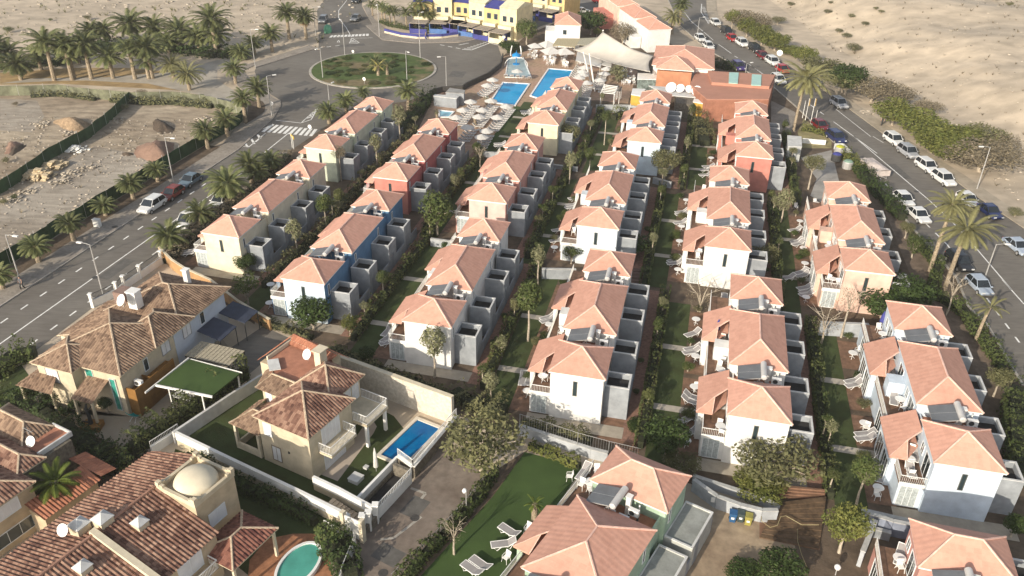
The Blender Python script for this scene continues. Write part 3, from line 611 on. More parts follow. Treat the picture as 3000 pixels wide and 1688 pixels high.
# green block and pink block in the foreground
def fg():
    p = g('43 890 540', 5.25); az = 31.5; ex, ey = frame_axes(az)
    o = p-ey*(9.6); s = Vector((o.x, o.y, 5.25))-CAM
    return s
_s = fg(); _px = 1500+FPX*_s.dot(Rv)/_s.dot(Fv); _py = 844-FPX*_s.dot(Uv)/_s.dot(Fv)
TL['u'] = (0, 0, 1)
block('G', 'u %.3f %.3f' % (_px, _py), 31.5, 1.0, wGr, 'mint green walled terrace block beside the bright green lawn', W=6.35, units=((-7, -2.3), (-.3, 7.7), (9.6, 14.2)), sheds=(-1.2, 5.0, 10.2), leans=((2.6, 7.4),), solars=(0, 1), shh=2.3, shl=4.3, shm=mat('pale_concrete', (.42, .43, .40), .9, .1, .8))
_h = g('44 1490 905', 5.25); ex, ey = frame_axes(14.2); _h = _h-ey*(10.9)-CAM; _px = 1500+FPX*_h.dot(Rv)/_h.dot(Fv); _py = 844-FPX*_h.dot(Uv)/_h.dot(Fv)
block('H', 'u %.3f %.3f' % (_px, _py), 14.2, 1.0, wP, 'pink walled terrace block cut off by the lower right corner', W=6.4, units=((-5, 4.4), (6.3, 10.9)), sheds=(-1, 8.4), leans=(), solars=(0,))
# ============================================================ VILLAS
def wbox(par, x0, x1, y0, y1, h, m, z0=-.3): a = MB(); a.box(x0, x1, y0, y1, z0, h); return a.build('wall', m, par)
def dish(par, loc, r, az, el=35, m=whitep, name='satellite_dish', **k):
    a = MB(); a.lathe([(0, 0), (r*.5, r*.06), (r*.85, r*.2), (r, r*.3), (r*.97, r*.32), (r*.5, r*.10), (0, r*.04)], n=20)
    o = a.build(name, m, par, smooth=True); o.location = loc; o.rotation_euler = (R(90-el), 0, -R(az+180))
    b = MB(); b.tube([(0, -r*.9, r*.25), (0, -r*.1, r*.9), (0, 0, r*.95)], r*.04, 4).tube([(0, 0, 0), (0, -r*.3, -r*.5), (0, -r*1.1, -r*.6)], r*.06, 5); b.build('feed_arm', metal, o)
    return o
def bars(mb, a, b, z, h=.9, step=.15, r=.013):
    a = Vector((a[0], a[1], z)); b = Vector((b[0], b[1], z)); n = max(1, int((b-a).length/step)); H = Vector((0, 0, h))
    mb.bar(a+H, b+H, .06, .04); mb.bar(a+Vector((0, 0, .06)), b+Vector((0, 0, .06)), .04, .04)
    for k in range(n+1): q = a+(b-a)*k/n; mb.box(q.x-r, q.x+r, q.y-r, q.y+r, z, z+h)
shut = mat('white_shutter', (.70, .70, .70), .6, .05)
CR = lambda par, *a, m=browntile, **k: roof(par, *a, m, browncap, fn=corr, fascia=tan2, capr=.10, **k)
# ---- villa with the rectangular pool
v2 = empty('villa', (-16.16, 52.2, 0), 28, 1, label='tan two-storey villa with white balconies beside the rectangular blue pool', cat='villa')
wbox(v2, -5.45, -.05, .05, 5.5, 4.7, tan2); wbox(v2, -5.45, -1.5, 5.5, 8.6, 4.7, tan2); wbox(v2, -8.2, -5.45, 3.5, 9, 4.4, tan2)
CR(v2, -5.75, .25, -.25, 5.85, 4.85, 1.75, m=darktile); CR(v2, -5.75, -1.15, 4.2, 9.0, 4.852, 1.74, m=darktile)
a = MB(); c = MB()
corr(a, [(-8.6, 3.1, 4.45), (-5.3, 3.1, 4.45), (-5.3, 4.7, 5.15), (-8.0, 4.7, 5.15)], (-8.6, 3.1, 4.45), (-5.3, 3.1, 4.45)); corr(a, [(-8.6, 3.1, 4.45), (-8.0, 4.7, 5.15), (-9.3, 6.0, 5.1), (-9.6, 5.4, 4.45)], (-9.6, 5.4, 4.45), (-8.6, 3.1, 4.45))
c.tube([(-8.6, 3.1, 4.5), (-8.0, 4.7, 5.2), (-5.4, 4.7, 5.2)], .1, 5); r_ = a.build('roof', browntile, v2); c.build('ridge_tile', browncap, r_)
a = MB(); corr(a, [(-11.2, 11.2, 4.6), (-11.2, 6.0, 4.6), (-10.2, 6.4, 5.4), (-10.2, 10.2, 5.4)], (-11.2, 11.2, 4.6), (-11.2, 6.0, 4.6)); corr(a, [(-4.0, 10.6, 4.6), (-11.2, 11.2, 4.6), (-10.2, 10.2, 5.4), (-4.6, 9.6, 5.4)], (-4, 10.6, 4.6), (-11.2, 11.2, 4.6)); corr(a, [(-4.6, 9.6, 5.4), (-10.2, 10.2, 5.4), (-10.1, 9.2, 4.9), (-5, 8.9, 4.9)], (-5, 8.9, 5), (-10.1, 9.2, 5)); a.build('roof', orangetile, v2)
wbox(v2, -10.9, -5.5, 6.2, 10.9, 4.5, tan2)
a = MB(); a.prism([(-10.1, 6.4), (-8.2, 4.7), (-5.5, 4.7), (-4.4, 8.8), (-5.1, 9.3), (-10.1, 9.6)], 4.5, 4.86); a.build('roof_terrace', flatred, v2)
a = MB(); a.bar((-10.15, 9.7, 4.86), (-10.15, 6.4, 4.86), .16, .4).bar((-10.15, 9.6, 4.86), (-7.5, 9.4, 4.86), .16, .35); a.build('parapet', cream, v2)
a = MB(); a.prism([(-9.9, 6.1), (-8.6, 5.0), (-7.9, 5.7), (-9.2, 6.8)], 5.05, 5.15); o = a.build('skylight', graylt, v2)
a = MB(); a.box(-5.6, -4.9, 7.6, 8.5, 4.8, 6.7).box(-5.75, -4.75, 7.45, 8.65, 6.7, 6.8); a.build('chimney', cream, v2)
dish(v2, Vector((-6.3, 7.6, 6.1)), .5, 190)
a = MB(); c = MB()
corr(a, [(-8.8, -.2, 2.75), (-5.5, -.2, 2.75), (-5.5, 1.6, 3.5), (-7.6, 1.6, 3.5)], (-8.8, -.2, 2.75), (-5.5, -.2, 2.75)); corr(a, [(-8.8, 3.4, 2.75), (-8.8, -.2, 2.75), (-7.6, 1.6, 3.5), (-7.6, 3.4, 3.5)], (-8.8, 3.4, 2.75), (-8.8, -.2, 2.75)); corr(a, [(-7.6, 1.6, 3.5), (-5.5, 1.6, 3.5), (-5.5, 3.4, 3.1), (-7.6, 3.4, 3.1)], (-7.6, 1.6, 3.5), (-5.5, 1.6, 3.5))
c.tube([(-8.8, -.2, 2.82), (-7.6, 1.6, 3.57), (-5.5, 1.6, 3.57)], .1, 5); o = a.build('porch_roof', browntile, v2); c.build('ridge_tile', browncap, o)
a = MB(); a.box(-8.6, -8.35, 0, .25, -.2, 2.74).box(-8.6, -8.35, 3.0, 3.25, -.2, 2.74).box(-6, -5.75, 0, .25, -.2, 2.74).box(-8.35, -6, .02, .2, 0, .7).box(-8.55, -8.4, .25, 3.0, 0, .7).box(-8.6, -5.5, 0, 3.4, 2.55, 2.73); a.build('porch_post', cream, v2)
window(v2, -4.9, .05, 3.1, .8, 1.2, 'f', shutter=shut, panes=2); window(v2, -4.3, .05, .6, .9, 1.5, 'f', shutter=shut, panes=2, fr=mat('brown_trim', (.25, .20, .15), .8)); window(v2, -7.8, 3.5, 3, .6, 1, 'f', shutter=shut)
window(v2, -.05, 1.6, 2.7, 2.2, 1.9, 'r', shutter=shut, panes=5); window(v2, -.05, 1.6, .1, 2.6, 2.1, 'r', shutter=shut, panes=5); window(v2, -1.5, 6.2, 2.8, 1.0, 1.7, 'r', shutter=shut, panes=2); window(v2, -1.5, 7.5, 2.8, .8, 1.7, 'r', shutter=shut, panes=2)
a = MB(); a.box(-.05, 1.35, 1.0, 4.3, 2.35, 2.55); bl = a.build('balcony', tan2, v2); a = MB()
bars(a, (0, 1.05), (1.3, 1.05), 2.55); bars(a, (1.3, 1.05), (1.3, 4.25), 2.55); bars(a, (1.3, 4.25), (0, 4.25), 2.55); a.build('railing', white, bl)
a = MB(); a.box(-1.5, 1.5, 5.55, 8.6, 2.35, 2.6); bl = a.build('balcony', tan2, v2); a = MB()
bars(a, (0, 5.6), (1.45, 5.6), 2.6); bars(a, (1.45, 5.6), (1.45, 8.55), 2.6); bars(a, (1.45, 8.55), (-1.4, 8.55), 2.6); a.build('railing', white, bl)
for x, y in ((1.25, 8.35), (1.25, 5.75)): a = MB(); a.box(x-.13, x+.13, y-.13, y+.13, 0, 2.35); a.build('post', white, v2)
a = MB(); a.box(-2.5, -2.35, -.02, .05, 2.0, 2.2); a.build('wall_lamp', darkm, v2)
# ---- big tan villa by the left road
v1 = empty('villa', (-34.556, 60.15, 0), 18, 1, label='large tan and pale blue villa with long brown tiled roofs beside the left road', cat='villa')
wbox(v1, -8.3, -.15, 0, 7.3, 4.75, tan2); wbox(v1, -8.3, -4.4, -1.05, 0, 4.75, tan2); w_ = wbox(v1, -8.3, -.1, 7.3, 15.4, 4.75, mat('pale_blue_wall', (.50, .55, .62), .9, .05, .6))
CR(v1, -8.65, .35, -.35, 8.65, 4.85, 1.85); CR(v1, -8.65, -4.0, -1.4, 3.2, 4.852, 1.1); CR(v1, -4.6, .42, 4.3, 10.1, 4.854, 1.5); CR(v1, -8.65, .33, 7.9, 16.2, 4.853, 1.8); 
a = MB(); c = MB(); corr(a, [(-12.2, 5, 2.9), (-8.6, 5, 4.0), (-8.6, 12, 4.0), (-12.2, 12, 2.9)], (-12.2, 12, 2.9), (-12.2, 5, 2.9)); o = a.build('roof', browntile, v1); c.tube([(-12.2, 5, 2.95), (-8.6, 5, 4.05)], .09, 5); c.build('ridge_tile', browncap, o)
wbox(v1, -12, -8.3, 5.2, 11.8, 2.85, cream)
a = MB(); a.box(-5.8, -4.8, 8.4, 9.3, 5.5, 7.3).box(-5.87, -4.73, 8.33, 9.37, 7.3, 7.4); a.build('chimney', white, v1); dish(v1, Vector((-5.6, 7.6, 6.9)), .6, 200)
a = MB(); a.box(-8.3, -6.9, 9.2, 10.6, 5.0, 6.4); a.build('chimney', mat('brown_render', (.25, .17, .14), .9), v1); a = MB(); a.box(-3.6, -3.1, 14, 14.5, 5.5, 7.2).box(-3.7, -3.0, 13.9, 14.6, 7.2, 7.3); a.build('chimney', white, v1)
window(v1, -7.4, -1.05, 3.0, 1.3, 1.4, 'f', shutter=shut, panes=2, fr=mat('grey_trim', (.30, .30, .30), .8)); tg = mat('teal_glass', (.05, .28, .22), .2, .15, 2)
window(v1, -3.9, 0, 3.0, .7, 1.5, 'f', gm=tg, fr=graylt); window(v1, -1.3, 0, .6, .55, 3.4, 'f', gm=tg, panes=1, fr=graylt, depth=.12)
window(v1, -.15, 3.0, 3.0, .5, 1.2, 'r'); window(v1, -.15, 5.5, 3.1, 1.1, 1.25, 'r', shutter=shut, panes=2, fr=mat('grey_trim', (.3, .3, .3))); window(v1, -.1, 8.6, 3.1, 1.1, 1.25, 'r', shutter=shut, panes=2, fr=mat('grey_trim', (.3, .3, .3))); window(v1, -.1, 11.3, 3.1, .6, 1.25, 'r')
a = MB(); corr(a, [(-3.8, -2.4, 2.8), (-1.5, -2.4, 2.8), (-1.5, 0, 3.7), (-3.8, 0, 3.7)], (-3.8, -2.4, 2.8), (-1.5, -2.4, 2.8)); o = a.build('porch_roof', browntile, v1); a = MB(); a.box(-3.7, -3.5, -2.3, -2.1, 0, 2.8).box(-1.8, -1.6, -2.3, -2.1, 0, 2.8); a.build('porch_post', tan2, v1)
a = MB(); corr(a, [(-9.9, -2.5, 2.8), (-5.8, -2.5, 2.8), (-6.4, -1.05, 3.6), (-8.3, -1.05, 3.6)], (-9.9, -2.5, 2.8), (-5.8, -2.5, 2.8)); corr(a, [(-9.9, 2.5, 2.8), (-9.9, -2.5, 2.8), (-8.3, -1.05, 3.6), (-8.3, 2.5, 3.6)], (-9.9, 2.5, 2.8), (-9.9, -2.5, 2.8)); a.build('porch_roof', browntile, v1)
a = MB(); a.box(-9.7, -9.45, -2.3, -2.1, 0, 2.8).box(-6.2, -6, -2.3, -2.1, 0, 2.8); a.build('porch_post', tan2, v1)
a = MB(); a.box(-.12, .9, .3, 5.6, -.2, 2.5); bw = a.build('timber_annex', mat('varnished_timber', (.26, .13, .035), .7, .12, 1.2), v1)
a = MB(); a.box(.8, .9, .3, 5.6, 2.5, 3).box(-.12, .8, .3, .4, 2.5, 3).box(-.12, .8, 2.4, 2.5, 2.5, 3); a.build('parapet', mat('varnished_timber', (0, 0, 0)), bw); aircon(v1, .05, 1.2, 2.75)
qg = empty('terrace_canopy', v1.matrix_basis @ Vector((0, 0, 0)) if False else (-34.556, 60.15, 0), 18, 1, label='flat green turf topped terrace canopy on white posts beside the tan villa', cat='canopy')
a = MB(); a.prism([(1.9, 1.9), (7.6, 2.2), (8.0, 5.9), (2.2, 6.2)], 2.66, 2.8); a.build('canopy_top', turf, qg)
a = MB(); a.bar((1.7, .6, 2.66), (2.0, 6.4, 2.66), .12, .16).bar((1.9, 1.8, 2.66), (7.7, 2.1, 2.66), .14, .2).bar((2.3, 6.3, 2.66), (8.1, 6.1, 2.66), .06, .15); a.build('beam', white, qg)
for x, y in ((3, 2.1), (6.5, 2.2), (7.8, 5.8), (2.2, 6.0)): a = MB(); a.box(x-.055, x+.055, y-.055, y+.055, 0, 2.66); a.build('post', white, qg)
qs = empty('pergola', (-34.556, 60.15, 0), 18, 1, label='slatted beige pergola between the tan villa and the grey driveway', cat='pergola')
a = MB()
for i in range(12): a.box(1.0+i*.42, 1.36+i*.42, 7.0, 9.6, 2.4, 2.44)
a.build('slats', mat('bamboo_slats', (.42, .37, .27), .9, .15, 6), qs); a = MB(); a.box(1, 6, 7, 7.1, 2.28, 2.39).box(1, 6, 8.2, 8.3, 2.28, 2.39).box(1, 6, 9.5, 9.6, 2.28, 2.39); a.build('beam', darkm, qs)
for x in (1.1, 5.9):
    for y in (7.05, 9.55): a = MB(); a.box(x-.05, x+.05, y-.04, y+.04, 0, 2.28); a.build('post', darkm, qs)
for x0, x1, y0, y1, l in ((.0, 2.6, 10.4, 13.2, 'dark blue awning nearest the slatted pergola'), (.0, 3.0, 14.0, 16.5, 'dark blue awning behind the tan villa by the resort fence')):
    q = empty('awning', (-34.556, 60.15, 0), 18, 1, label=l, cat='awning'); a = MB(); aw = mat('navy_canvas', (.045, .055, .085), .8)
    a.v = [(x0, y0, 2.9), (x1, y0, 2.3), (x1, y1, 2.3), (x0, y1, 2.9), (x0, y0, 2.84), (x1, y0, 2.24), (x1, y1, 2.24), (x0, y1, 2.84)]; a.f = [(0, 1, 2, 3), (7, 6, 5, 4), (0, 4, 5, 1), (1, 5, 6, 2), (2, 6, 7, 3), (3, 7, 4, 0)]; a.u = [None]*6; a.m = [0]*6; a.build('awning_cloth', aw, q)
    for y in (y0+.1, y1-.1): a = MB(); a.tube([(x1-.1, y, 0), (x1-.1, y, 2.25)], .05, 6); a.build('post', darkm, q)
# ---- dome villa in the lower left
v3 = empty('villa', (-23.746, 48.53, 0), 28, 1, label='tan villa with a cream dome tower and ribbed brown roof in the lower left', cat='villa')
wbox(v3, .1, 3.85, -3.8, -.05, 5.75, tan); a = MB(); t = .22
a.box(.05, 3.9, -3.85, -3.6, 5.75, 6.15).box(.05, 3.9, -.25, 0, 5.75, 6.15).box(.05, .3, -3.6, -.25, 5.75, 6.15).box(3.65, 3.9, -3.6, -.25, 5.75, 6.15)
for x in (.2, 3.75):
    for y in (-3.7, -.15):
        a.box(x-.17, x+.17, y-.17, y+.17, 6.15, 6.5); sx = 1 if x < 1 else -1; sy = 1 if y < -1 else -1
        a.box(*sorted((x+sx*.17, x+sx*.5)), y-.12, y+.12, 6.15, 6.3); a.box(x-.12, x+.12, *sorted((y+sy*.17, y+sy*.5)), 6.15, 6.3)
a.build('parapet', tan2, v3)
a = MB(); a.lathe([(1.62*cos(k*pi/24), 5.78+1.05*sin(k*pi/24)) for k in range(13)], 1.98, -1.92, 40); a.build('dome', mat('cream_dome', (.64, .57, .43), .85, .05, .8), v3, smooth=True)
wbox(v3, -4.7, 5.55, -13.5, -3.9, 4.4, tan); wbox(v3, -4.7, .1, -3.9, -.3, 4.4, tan)
a = MB(); c = MB()
corr(a, [(-5.0, -14.5, 4.5), (-5.0, -.4, 4.5), (-.1, .2, 5.9), (-.1, -14.5, 5.9)], (-5, -14.5, 4.5), (-5, -.4, 4.5), amp=.085)
corr(a, [(5.9, -8.8, 4.4), (5.9, -3.8, 4.4), (-.1, -3.8, 5.9), (-.1, -8.8, 5.9)], (5.9, -8.8, 4.4), (5.9, -3.8, 4.4), amp=.085)
corr(a, [(5.9, -14.5, 4.4), (5.9, -9.1, 4.4), (-.1, -9.1, 5.9), (-.1, -14.5, 5.9)], (5.9, -14.5, 4.4), (5.9, -9.1, 4.4), amp=.085)
o = a.build('roof', darktile, v3); c.tube([(-.1, -3.8, 5.98), (-.1, -14.5, 5.98)], .13, 6); c.build('ridge_tile', mat('dark_ridge', (.36, .20, .14), .9), o)
a = MB(); a.prism([(-.3, -9.25), (6.1, -9.25), (6.1, -8.65), (-.3, -8.65)], 4.2, 4.5); a.v = a.v[:4]+[(-.3, -9.2, 6.25), (6.1, -9.2, 4.72), (6.1, -8.75, 4.72), (-.3, -8.75, 6.25)]; a.build('firewall', cream, v3)
def turret(x, y, z, s, h):
    a = MB(); a.box(x-s, x+s, y-s, y+s, z-1, z+h); o = a.build('chimney', tan2, v3); a = MB(); a.box(x-s-.06, x+s+.06, y-s-.06, y+s+.06, z+h, z+h+.06)
    b = len(a.v); e = s+.04; zz = z+h+.06; a.v += [(x-e, y-e, zz), (x+e, y-e, zz), (x+e, y+e, zz), (x-e, y+e, zz), (x, y, zz+.42)]; a.f += [(b, b+1, b+4), (b+1, b+2, b+4), (b+2, b+3, b+4), (b+3, b, b+4)]; a.u += [None]*4; a.m += [0]*4; a.build('chimney_cap', graylt, o)
turret(1.6, -6.7, 5.5, .42, .35); turret(1.5, -11.2, 5.5, .42, .35); turret(-.4, -8.0, 5.8, .5, .6); turret(-1.4, -9.1, 5.6, .5, .7)
dish(v3, Vector((-1.5, -10.1, 6.6)), .45, 170)
window(v3, 1.6, -3.8, 3.4, 1.3, 1.6, 'f') if 0 else None
window(v3, 3.85, -2.9, 3.0, 1.5, 1.2, 'r', shutter=shut, panes=2); window(v3, 5.55, -7.4, 2.6, 2.0, 1.5, 'r', shutter=shut, panes=2)
a = MB(); a.box(5.5, 6.5, -8.4, -4.9, 2.0, 2.2); bl = a.build('balcony', tan, v3); a = MB(); bars(a, (6.45, -8.4), (6.45, -4.95), 2.2, .8, .12, .015); bars(a, (6.45, -4.95), (5.6, -4.95), 2.2, .8, .12, .015); a.build('railing', white, bl)
CR(v3, 4.4, 8.0, -5.0, -.4, 2.8, .75, m=maroon)
a = MB(); a.box(7.6, 7.8, -4.8, -4.6, 0, 2.68).box(7.6, 7.8, -.8, -.6, 0, 2.68); a.build('porch_post', cream, v3)
# ---- villa on the left edge
v4 = empty('villa', (-36.69, 47.857, 0), 28, 1, label='tan villa with terracotta roof deck and dish at the left edge behind the palm', cat='villa')
wbox(v4, -7, 1.0, -6, -.4, 4.3, tan); wbox(v4, -6, -.6, -.4, 4.3, 4.3, stoned)
CR(v4, -7.5, 1.35, -7, -.2, 4.45, 1.3, m=darktile); CR(v4, -8, -.3, -.6, 1.9, 4.45, .75, m=darktile); CR(v4, -9, -2.9, 1.6, 4.7, 4.45, 1.0, m=browntile)
a = MB(); a.box(-3.2, -1.1, 1.7, 4.6, 4.3, 4.46); a.build('roof_terrace', flatred, v4); a = MB(); a.box(-1.1, -.95, 1.7, 4.7, 4.3, 4.75).box(-3.2, -1.1, 4.6, 4.7, 4.3, 4.75); a.build('parapet', graylt, v4)
dish(v4, Vector((-2.3, 2.2, 5.0)), .45, 170); a = MB(); a.tube([(-3.2, 2.6, 4.4), (-3.2, 2.6, 5.6)], .03, 4).tube([(-3.8, 2.6, 5.5), (-2.6, 2.6, 5.5)], .02, 4).tube([(-3.6, 2.3, 5.45), (-3.6, 2.9, 5.45)], .02, 3).tube([(-3.2, 2.3, 5.45), (-3.2, 2.9, 5.45)], .02, 3).tube([(-2.8, 2.3, 5.45), (-2.8, 2.9, 5.45)], .02, 3); a.build('antenna', metal, v4)
a = MB(); corr(a, [(3.1, -1.4, 2.3), (3.1, 3.6, 2.3), (1.0, 3.6, 2.9), (1.0, -1.4, 2.9)], (3.1, -1.4, 2.3), (3.1, 3.6, 2.3)); corr(a, [(-.6, 3.6, 2.8), (3.1, 3.6, 2.3), (3.1, 5.0, 2.0), (-.6, 5.0, 2.2)], (3.1, 5, 2), (-.6, 5, 2.2)); a.build('porch_roof', orangetile, v4); wbox(v4, 1.0, 2.8, -1.2, 3.4, 2.2, tan)
window(v4, 1.0, -3.6, 2.9, 1.9, 1.1, 'r', shutter=shut, panes=3); window(v4, 1.0, -4.2, .6, 3.0, 1.1, 'r', panes=3)
# ============================================================ RESORT HALL, HOUSES BEHIND, YELLOW BLOCKS
def bldg(name, loc, az, label, cat, boxes, roofs, sc=1, wins=()):
    b = empty(name, loc, az, sc, label=label, cat=cat)
    for x0, x1, y0, y1, h, m in boxes: wbox(b, x0, x1, y0, y1, h, m)
    for x0, x1, y0, y1, z, rise in roofs: roof(b, x0, x1, y0, y1, z, rise, pinkroof, pinkcap)
    for w_ in wins: window(b, *w_)
    return b
P0 = g('13 1470 655', 5)
hall = bldg('reception_hall', (P0.x, P0.y, 0), 11, 'orange walled reception hall under stepped salmon roofs beside the white sail', 'hall',
  [(.3, 11.3, 3.6, 17.2, 4.8, wW), (1.2, 7.6, .3, 3.7, 4.8, mat('orange_render', (.50, .23, .13), .9, .06, .5))],
  [(0, 11.8, 3.0, 17.6, 5, 1.9), (.9, 8.0, 0, 7.2, 5.25, 1.7)])
TH = empty('terracotta_hall', g('13 1580 830'), 8, 1, label='long flat terracotta roofed hall with two pale green skylights', cat='hall')
TO = TH.location; TA = 8; ex8, ey8 = frame_axes(TA)
def L8(s, z): v = g(s, z)-TO; v.z = 0; return v.dot(ex8), v.dot(ey8)
tc = mat('terracotta_roof', (.44, .22, .155), .85, .05, .4); oc = mat('terracotta_wall', (.38, .17, .11), .9)
q = [L8(s, 4.0) for s in ('13 2010 940', '13 2650 960', '14 180 700', '13 1950 665', '13 1850 830')]
q = [L8('13 2000 940', 4), L8('14 170 940', 4), L8('14 230 715', 4), L8('13 1900 670', 4), L8('13 1840 800', 4)]
a = MB(); a.prism(q, -.2, 3.9); a.build('wall', oc, TH); a = MB(); a.prism(q, 3.9, 4.08); rf = a.build('roof', tc, TH)
q2 = [L8('13 2045 775', 4.6), L8('14 175 815', 4.6), L8('14 230 705', 4.6), L8('13 2010 668', 4.6)]
a = MB(); a.prism(q2, 4.08, 4.6); a.build('raised_roof', tc, TH)
for s in ('13 2205 780 2290 785 2300 685 2210 682', '13 2418 800 2510 805 2515 705 2425 700'):
    a = MB(); t_, *r_ = s.split(); a.prism([L8('%s %s %s' % (t_, r_[i], r_[i+1]), 4.75) for i in range(0, 8, 2)], 4.6, 4.75); a.build('skylight', mat('pale_green_glass', (.36, .58, .50), .3, .05), TH)
# satellite dishes on their own low roof
for i, (s, r) in enumerate((('13 1665 830', .98), ('13 1750 838', .82), ('13 1828 845', .75), ('13 1905 860', .92), ('13 1970 885', .7))):
    p = g(s, 3.4); e = empty('satellite_dish', p, 195-180, 1); b = dish(e, Vector((0, 0, 0)), r, 195 if i != 2 else 150, 38, name='reflector')
    a = MB(); a.tube([(0, 0, -.1), (0, 0.3, -1.6)], .07, 6); a.build('mast', metal, e); auto(e, 'white satellite dish', 'on the roof edge by the terracotta hall', 'satellite dish')
a = empty('service_building', (0, 0, 0), 0, 1, label='low stone clad service building with dishes on top behind the fourth row', cat='building')
v = gl('13', '1690 1100 1860 1130 1860 950 1690 930', 0); b = MB(); b.prism([(p.x, p.y) for p in v], -.1, 2.6); b.build('wall', stoned, a); v = gl('13', '1640 900 2000 930 2000 850 1450 810', 2.7); b = MB(); b.prism([(p.x, p.y) for p in v], 2.6, 2.75); b.build('roof', graylt, a)
def simple(name, label, cat, t, s, zt, m, top=None, z0=-.1):
    e = empty(name, (0, 0, 0), 0, 1, label=label, cat=cat); v = gl(t, s, zt); b = MB(); pp = [(p.x, p.y) for p in v]; c = sum((Vector((*p, 0)) for p in pp), Vector())/len(pp); e.location = (c.x, c.y, 0); pp = [(p[0]-c.x, p[1]-c.y) for p in pp]
    b.prism(pp, z0, zt-.12); b.build('wall', m, e); b = MB(); b.prism([(p[0]*1.03, p[1]*1.03) for p in pp], zt-.12, zt); b.build('roof', top or m, e); return e
yel = mat('yellow_render', (.60, .475, .22), .9, .06, .5); oy = mat('ochre_render', (.58, .36, .07), .9, .06, .5)
simple('yellow_kiosk', 'ochre yellow kiosk with white roof below the satellite dishes', 'kiosk', '13', '1870 960 2035 990 2040 960 1880 930', 2.8, oy, white)
simple('bar_hut', 'small hut with white square roof and yellow walls near the pergola', 'hut', '13', '1285 890 1375 905 1420 840 1300 835', 2.8, oy, white)
simple('glazed_lobby', 'glass fronted lobby with white roof left of the orange hall', 'lobby', '13', '1345 745 1575 750 1575 695 1350 690', 3.0, mat('greenish_glazing', (.20, .24, .22), .3, .3, 2), white)
simple('pump_house', 'grey pump house with pitched dark roof beside the roundabout fence', 'shed', '12', '1790 870 1960 880 1970 850 1830 830', 2.3, gray, mat('grey_sheet', (.32, .31, .29), .7))
simple('store_room', 'pale grey block store between the dark fence and paddling pool', 'shed', '12', '1675 905 1890 930 1915 905 1690 890', 1.9, gray, graylt)
simple('gate_house', 'small flat roofed grey kiosk beside the round tree at the right road', 'kiosk', '24', '350 90 480 95 475 0 345 -10', 2.6, mat('pale_kiosk', (.45, .46, .45), .8), graylt)
pw = g('13 560 235', 5)
h1 = bldg('white_house', (pw.x, pw.y, 0), 3, 'square white house with salmon roof behind the restaurant pergola', 'house', [(.2, 5.8, .2, 9, 4.9, wW), (-2, .2, 3, 8, 2.9, wW)], [(0, 6, 0, 9.4, 5, 1.6)], wins=((2, .2, 2.9, .8, 1, 'f'),))
pw = g('13 1450 283', 5)
h2 = bldg('long_white_house', (pw.x, pw.y, 0), -13, 'long white stepped house with salmon roofs and a coral end wall', 'house', [(.2, 5.3, .2, 8.5, 4.9, wW), (-.2, 5.0, 8.5, 19, 5.4, wW), (-.6, 4.6, 19, 34, 5.9, wPe), (-3.2, 0, 22, 30, 3.4, wC), (-2.2, 0, 4, 10, 2.6, wW)], [(0, 5.5, 0, 9, 5, 1.5), (-.4, 5.2, 8.6, 19.5, 5.5, 1.5), (-.8, 4.8, 19.2, 34.5, 6.0, 1.5)], wins=((-2.2, 6, 1.2, 1, 1, 'l'),))
# yellow and blue apartments
for i, (s, az, n, lab) in enumerate((('12 1840 275', 30, 4, 'yellow and cream stepped apartments with blue garages behind the roundabout'), ('12 1480 280', 8, 3, 'cream apartments with blue doors behind the tall palms'), ('12 2420 130', 35, 3, 'yellow apartments with blue roofs at the top edge'))):
    p = g(s); b = empty('apartment_block', (p.x, p.y, 0), az, 1, label=lab, cat='apartments', group='yellow and blue apartment blocks'); r_ = random.Random(i)
    for k in range(n):
        x = k*4.6; dy = k*-.6 if i == 0 else k*.8; m = (yel, mat('pale_yellow_render', (.72, .62, .38), .9, .05))[k % 2]; h = 6.2+(k % 2)*.7
        wbox(b, x, x+4.5, 1.5+dy, 9+dy, h, m); wbox(b, x+.3, x+3.8, .2+dy, 1.5+dy, 3.1, wY)
        a = MB(); a.v = [(x-.1, 1.3+dy, h), (x+4.6, 1.3+dy, h), (x+4.6, 5.2+dy, h+1.1), (x-.1, 5.2+dy, h+1.1), (x+4.6, 9.2+dy, h), (x-.1, 9.2+dy, h)]; a.f = [(0, 1, 2, 3), (3, 2, 4, 5), (0, 3, 5), (1, 4, 2)]; a.u = [None]*4; a.m = [0]*4; a.build('roof', (bluep, wY)[k % 2], b)
        for zz in (.9, 3.9): window(b, x+.9, 1.5+dy if zz > 3 else .2+dy, zz, .9, 1.1, 'f', fr=bluep); window(b, x+2.8, 1.5+dy if zz > 3 else .2+dy, zz, .8, 1.1, 'f', fr=bluep)
        a = MB(); a.box(x+2.0, x+2.9, .05+dy, .2+dy, 0, 2.3); a.build('door', bluep, b)
        a = MB(); a.box(x+.1, x+4.2, -3.6+dy, .15+dy, 2.3, 2.42); a.build('garage_roof', mat('slatted_roof', (.34, .29, .24), .9, .2, 3), b); a = MB(); a.box(x+.1, x+.25, -3.5+dy, .1+dy, 0, 2.28).box(x+.25, x+4.2, -3.5+dy, -3.35+dy, 0, 1.1); a.build('garden_wall', bluep if k % 2 == 0 else (mat('mid_blue', (.08, .16, .36), .8) if k == 1 else wY), b)
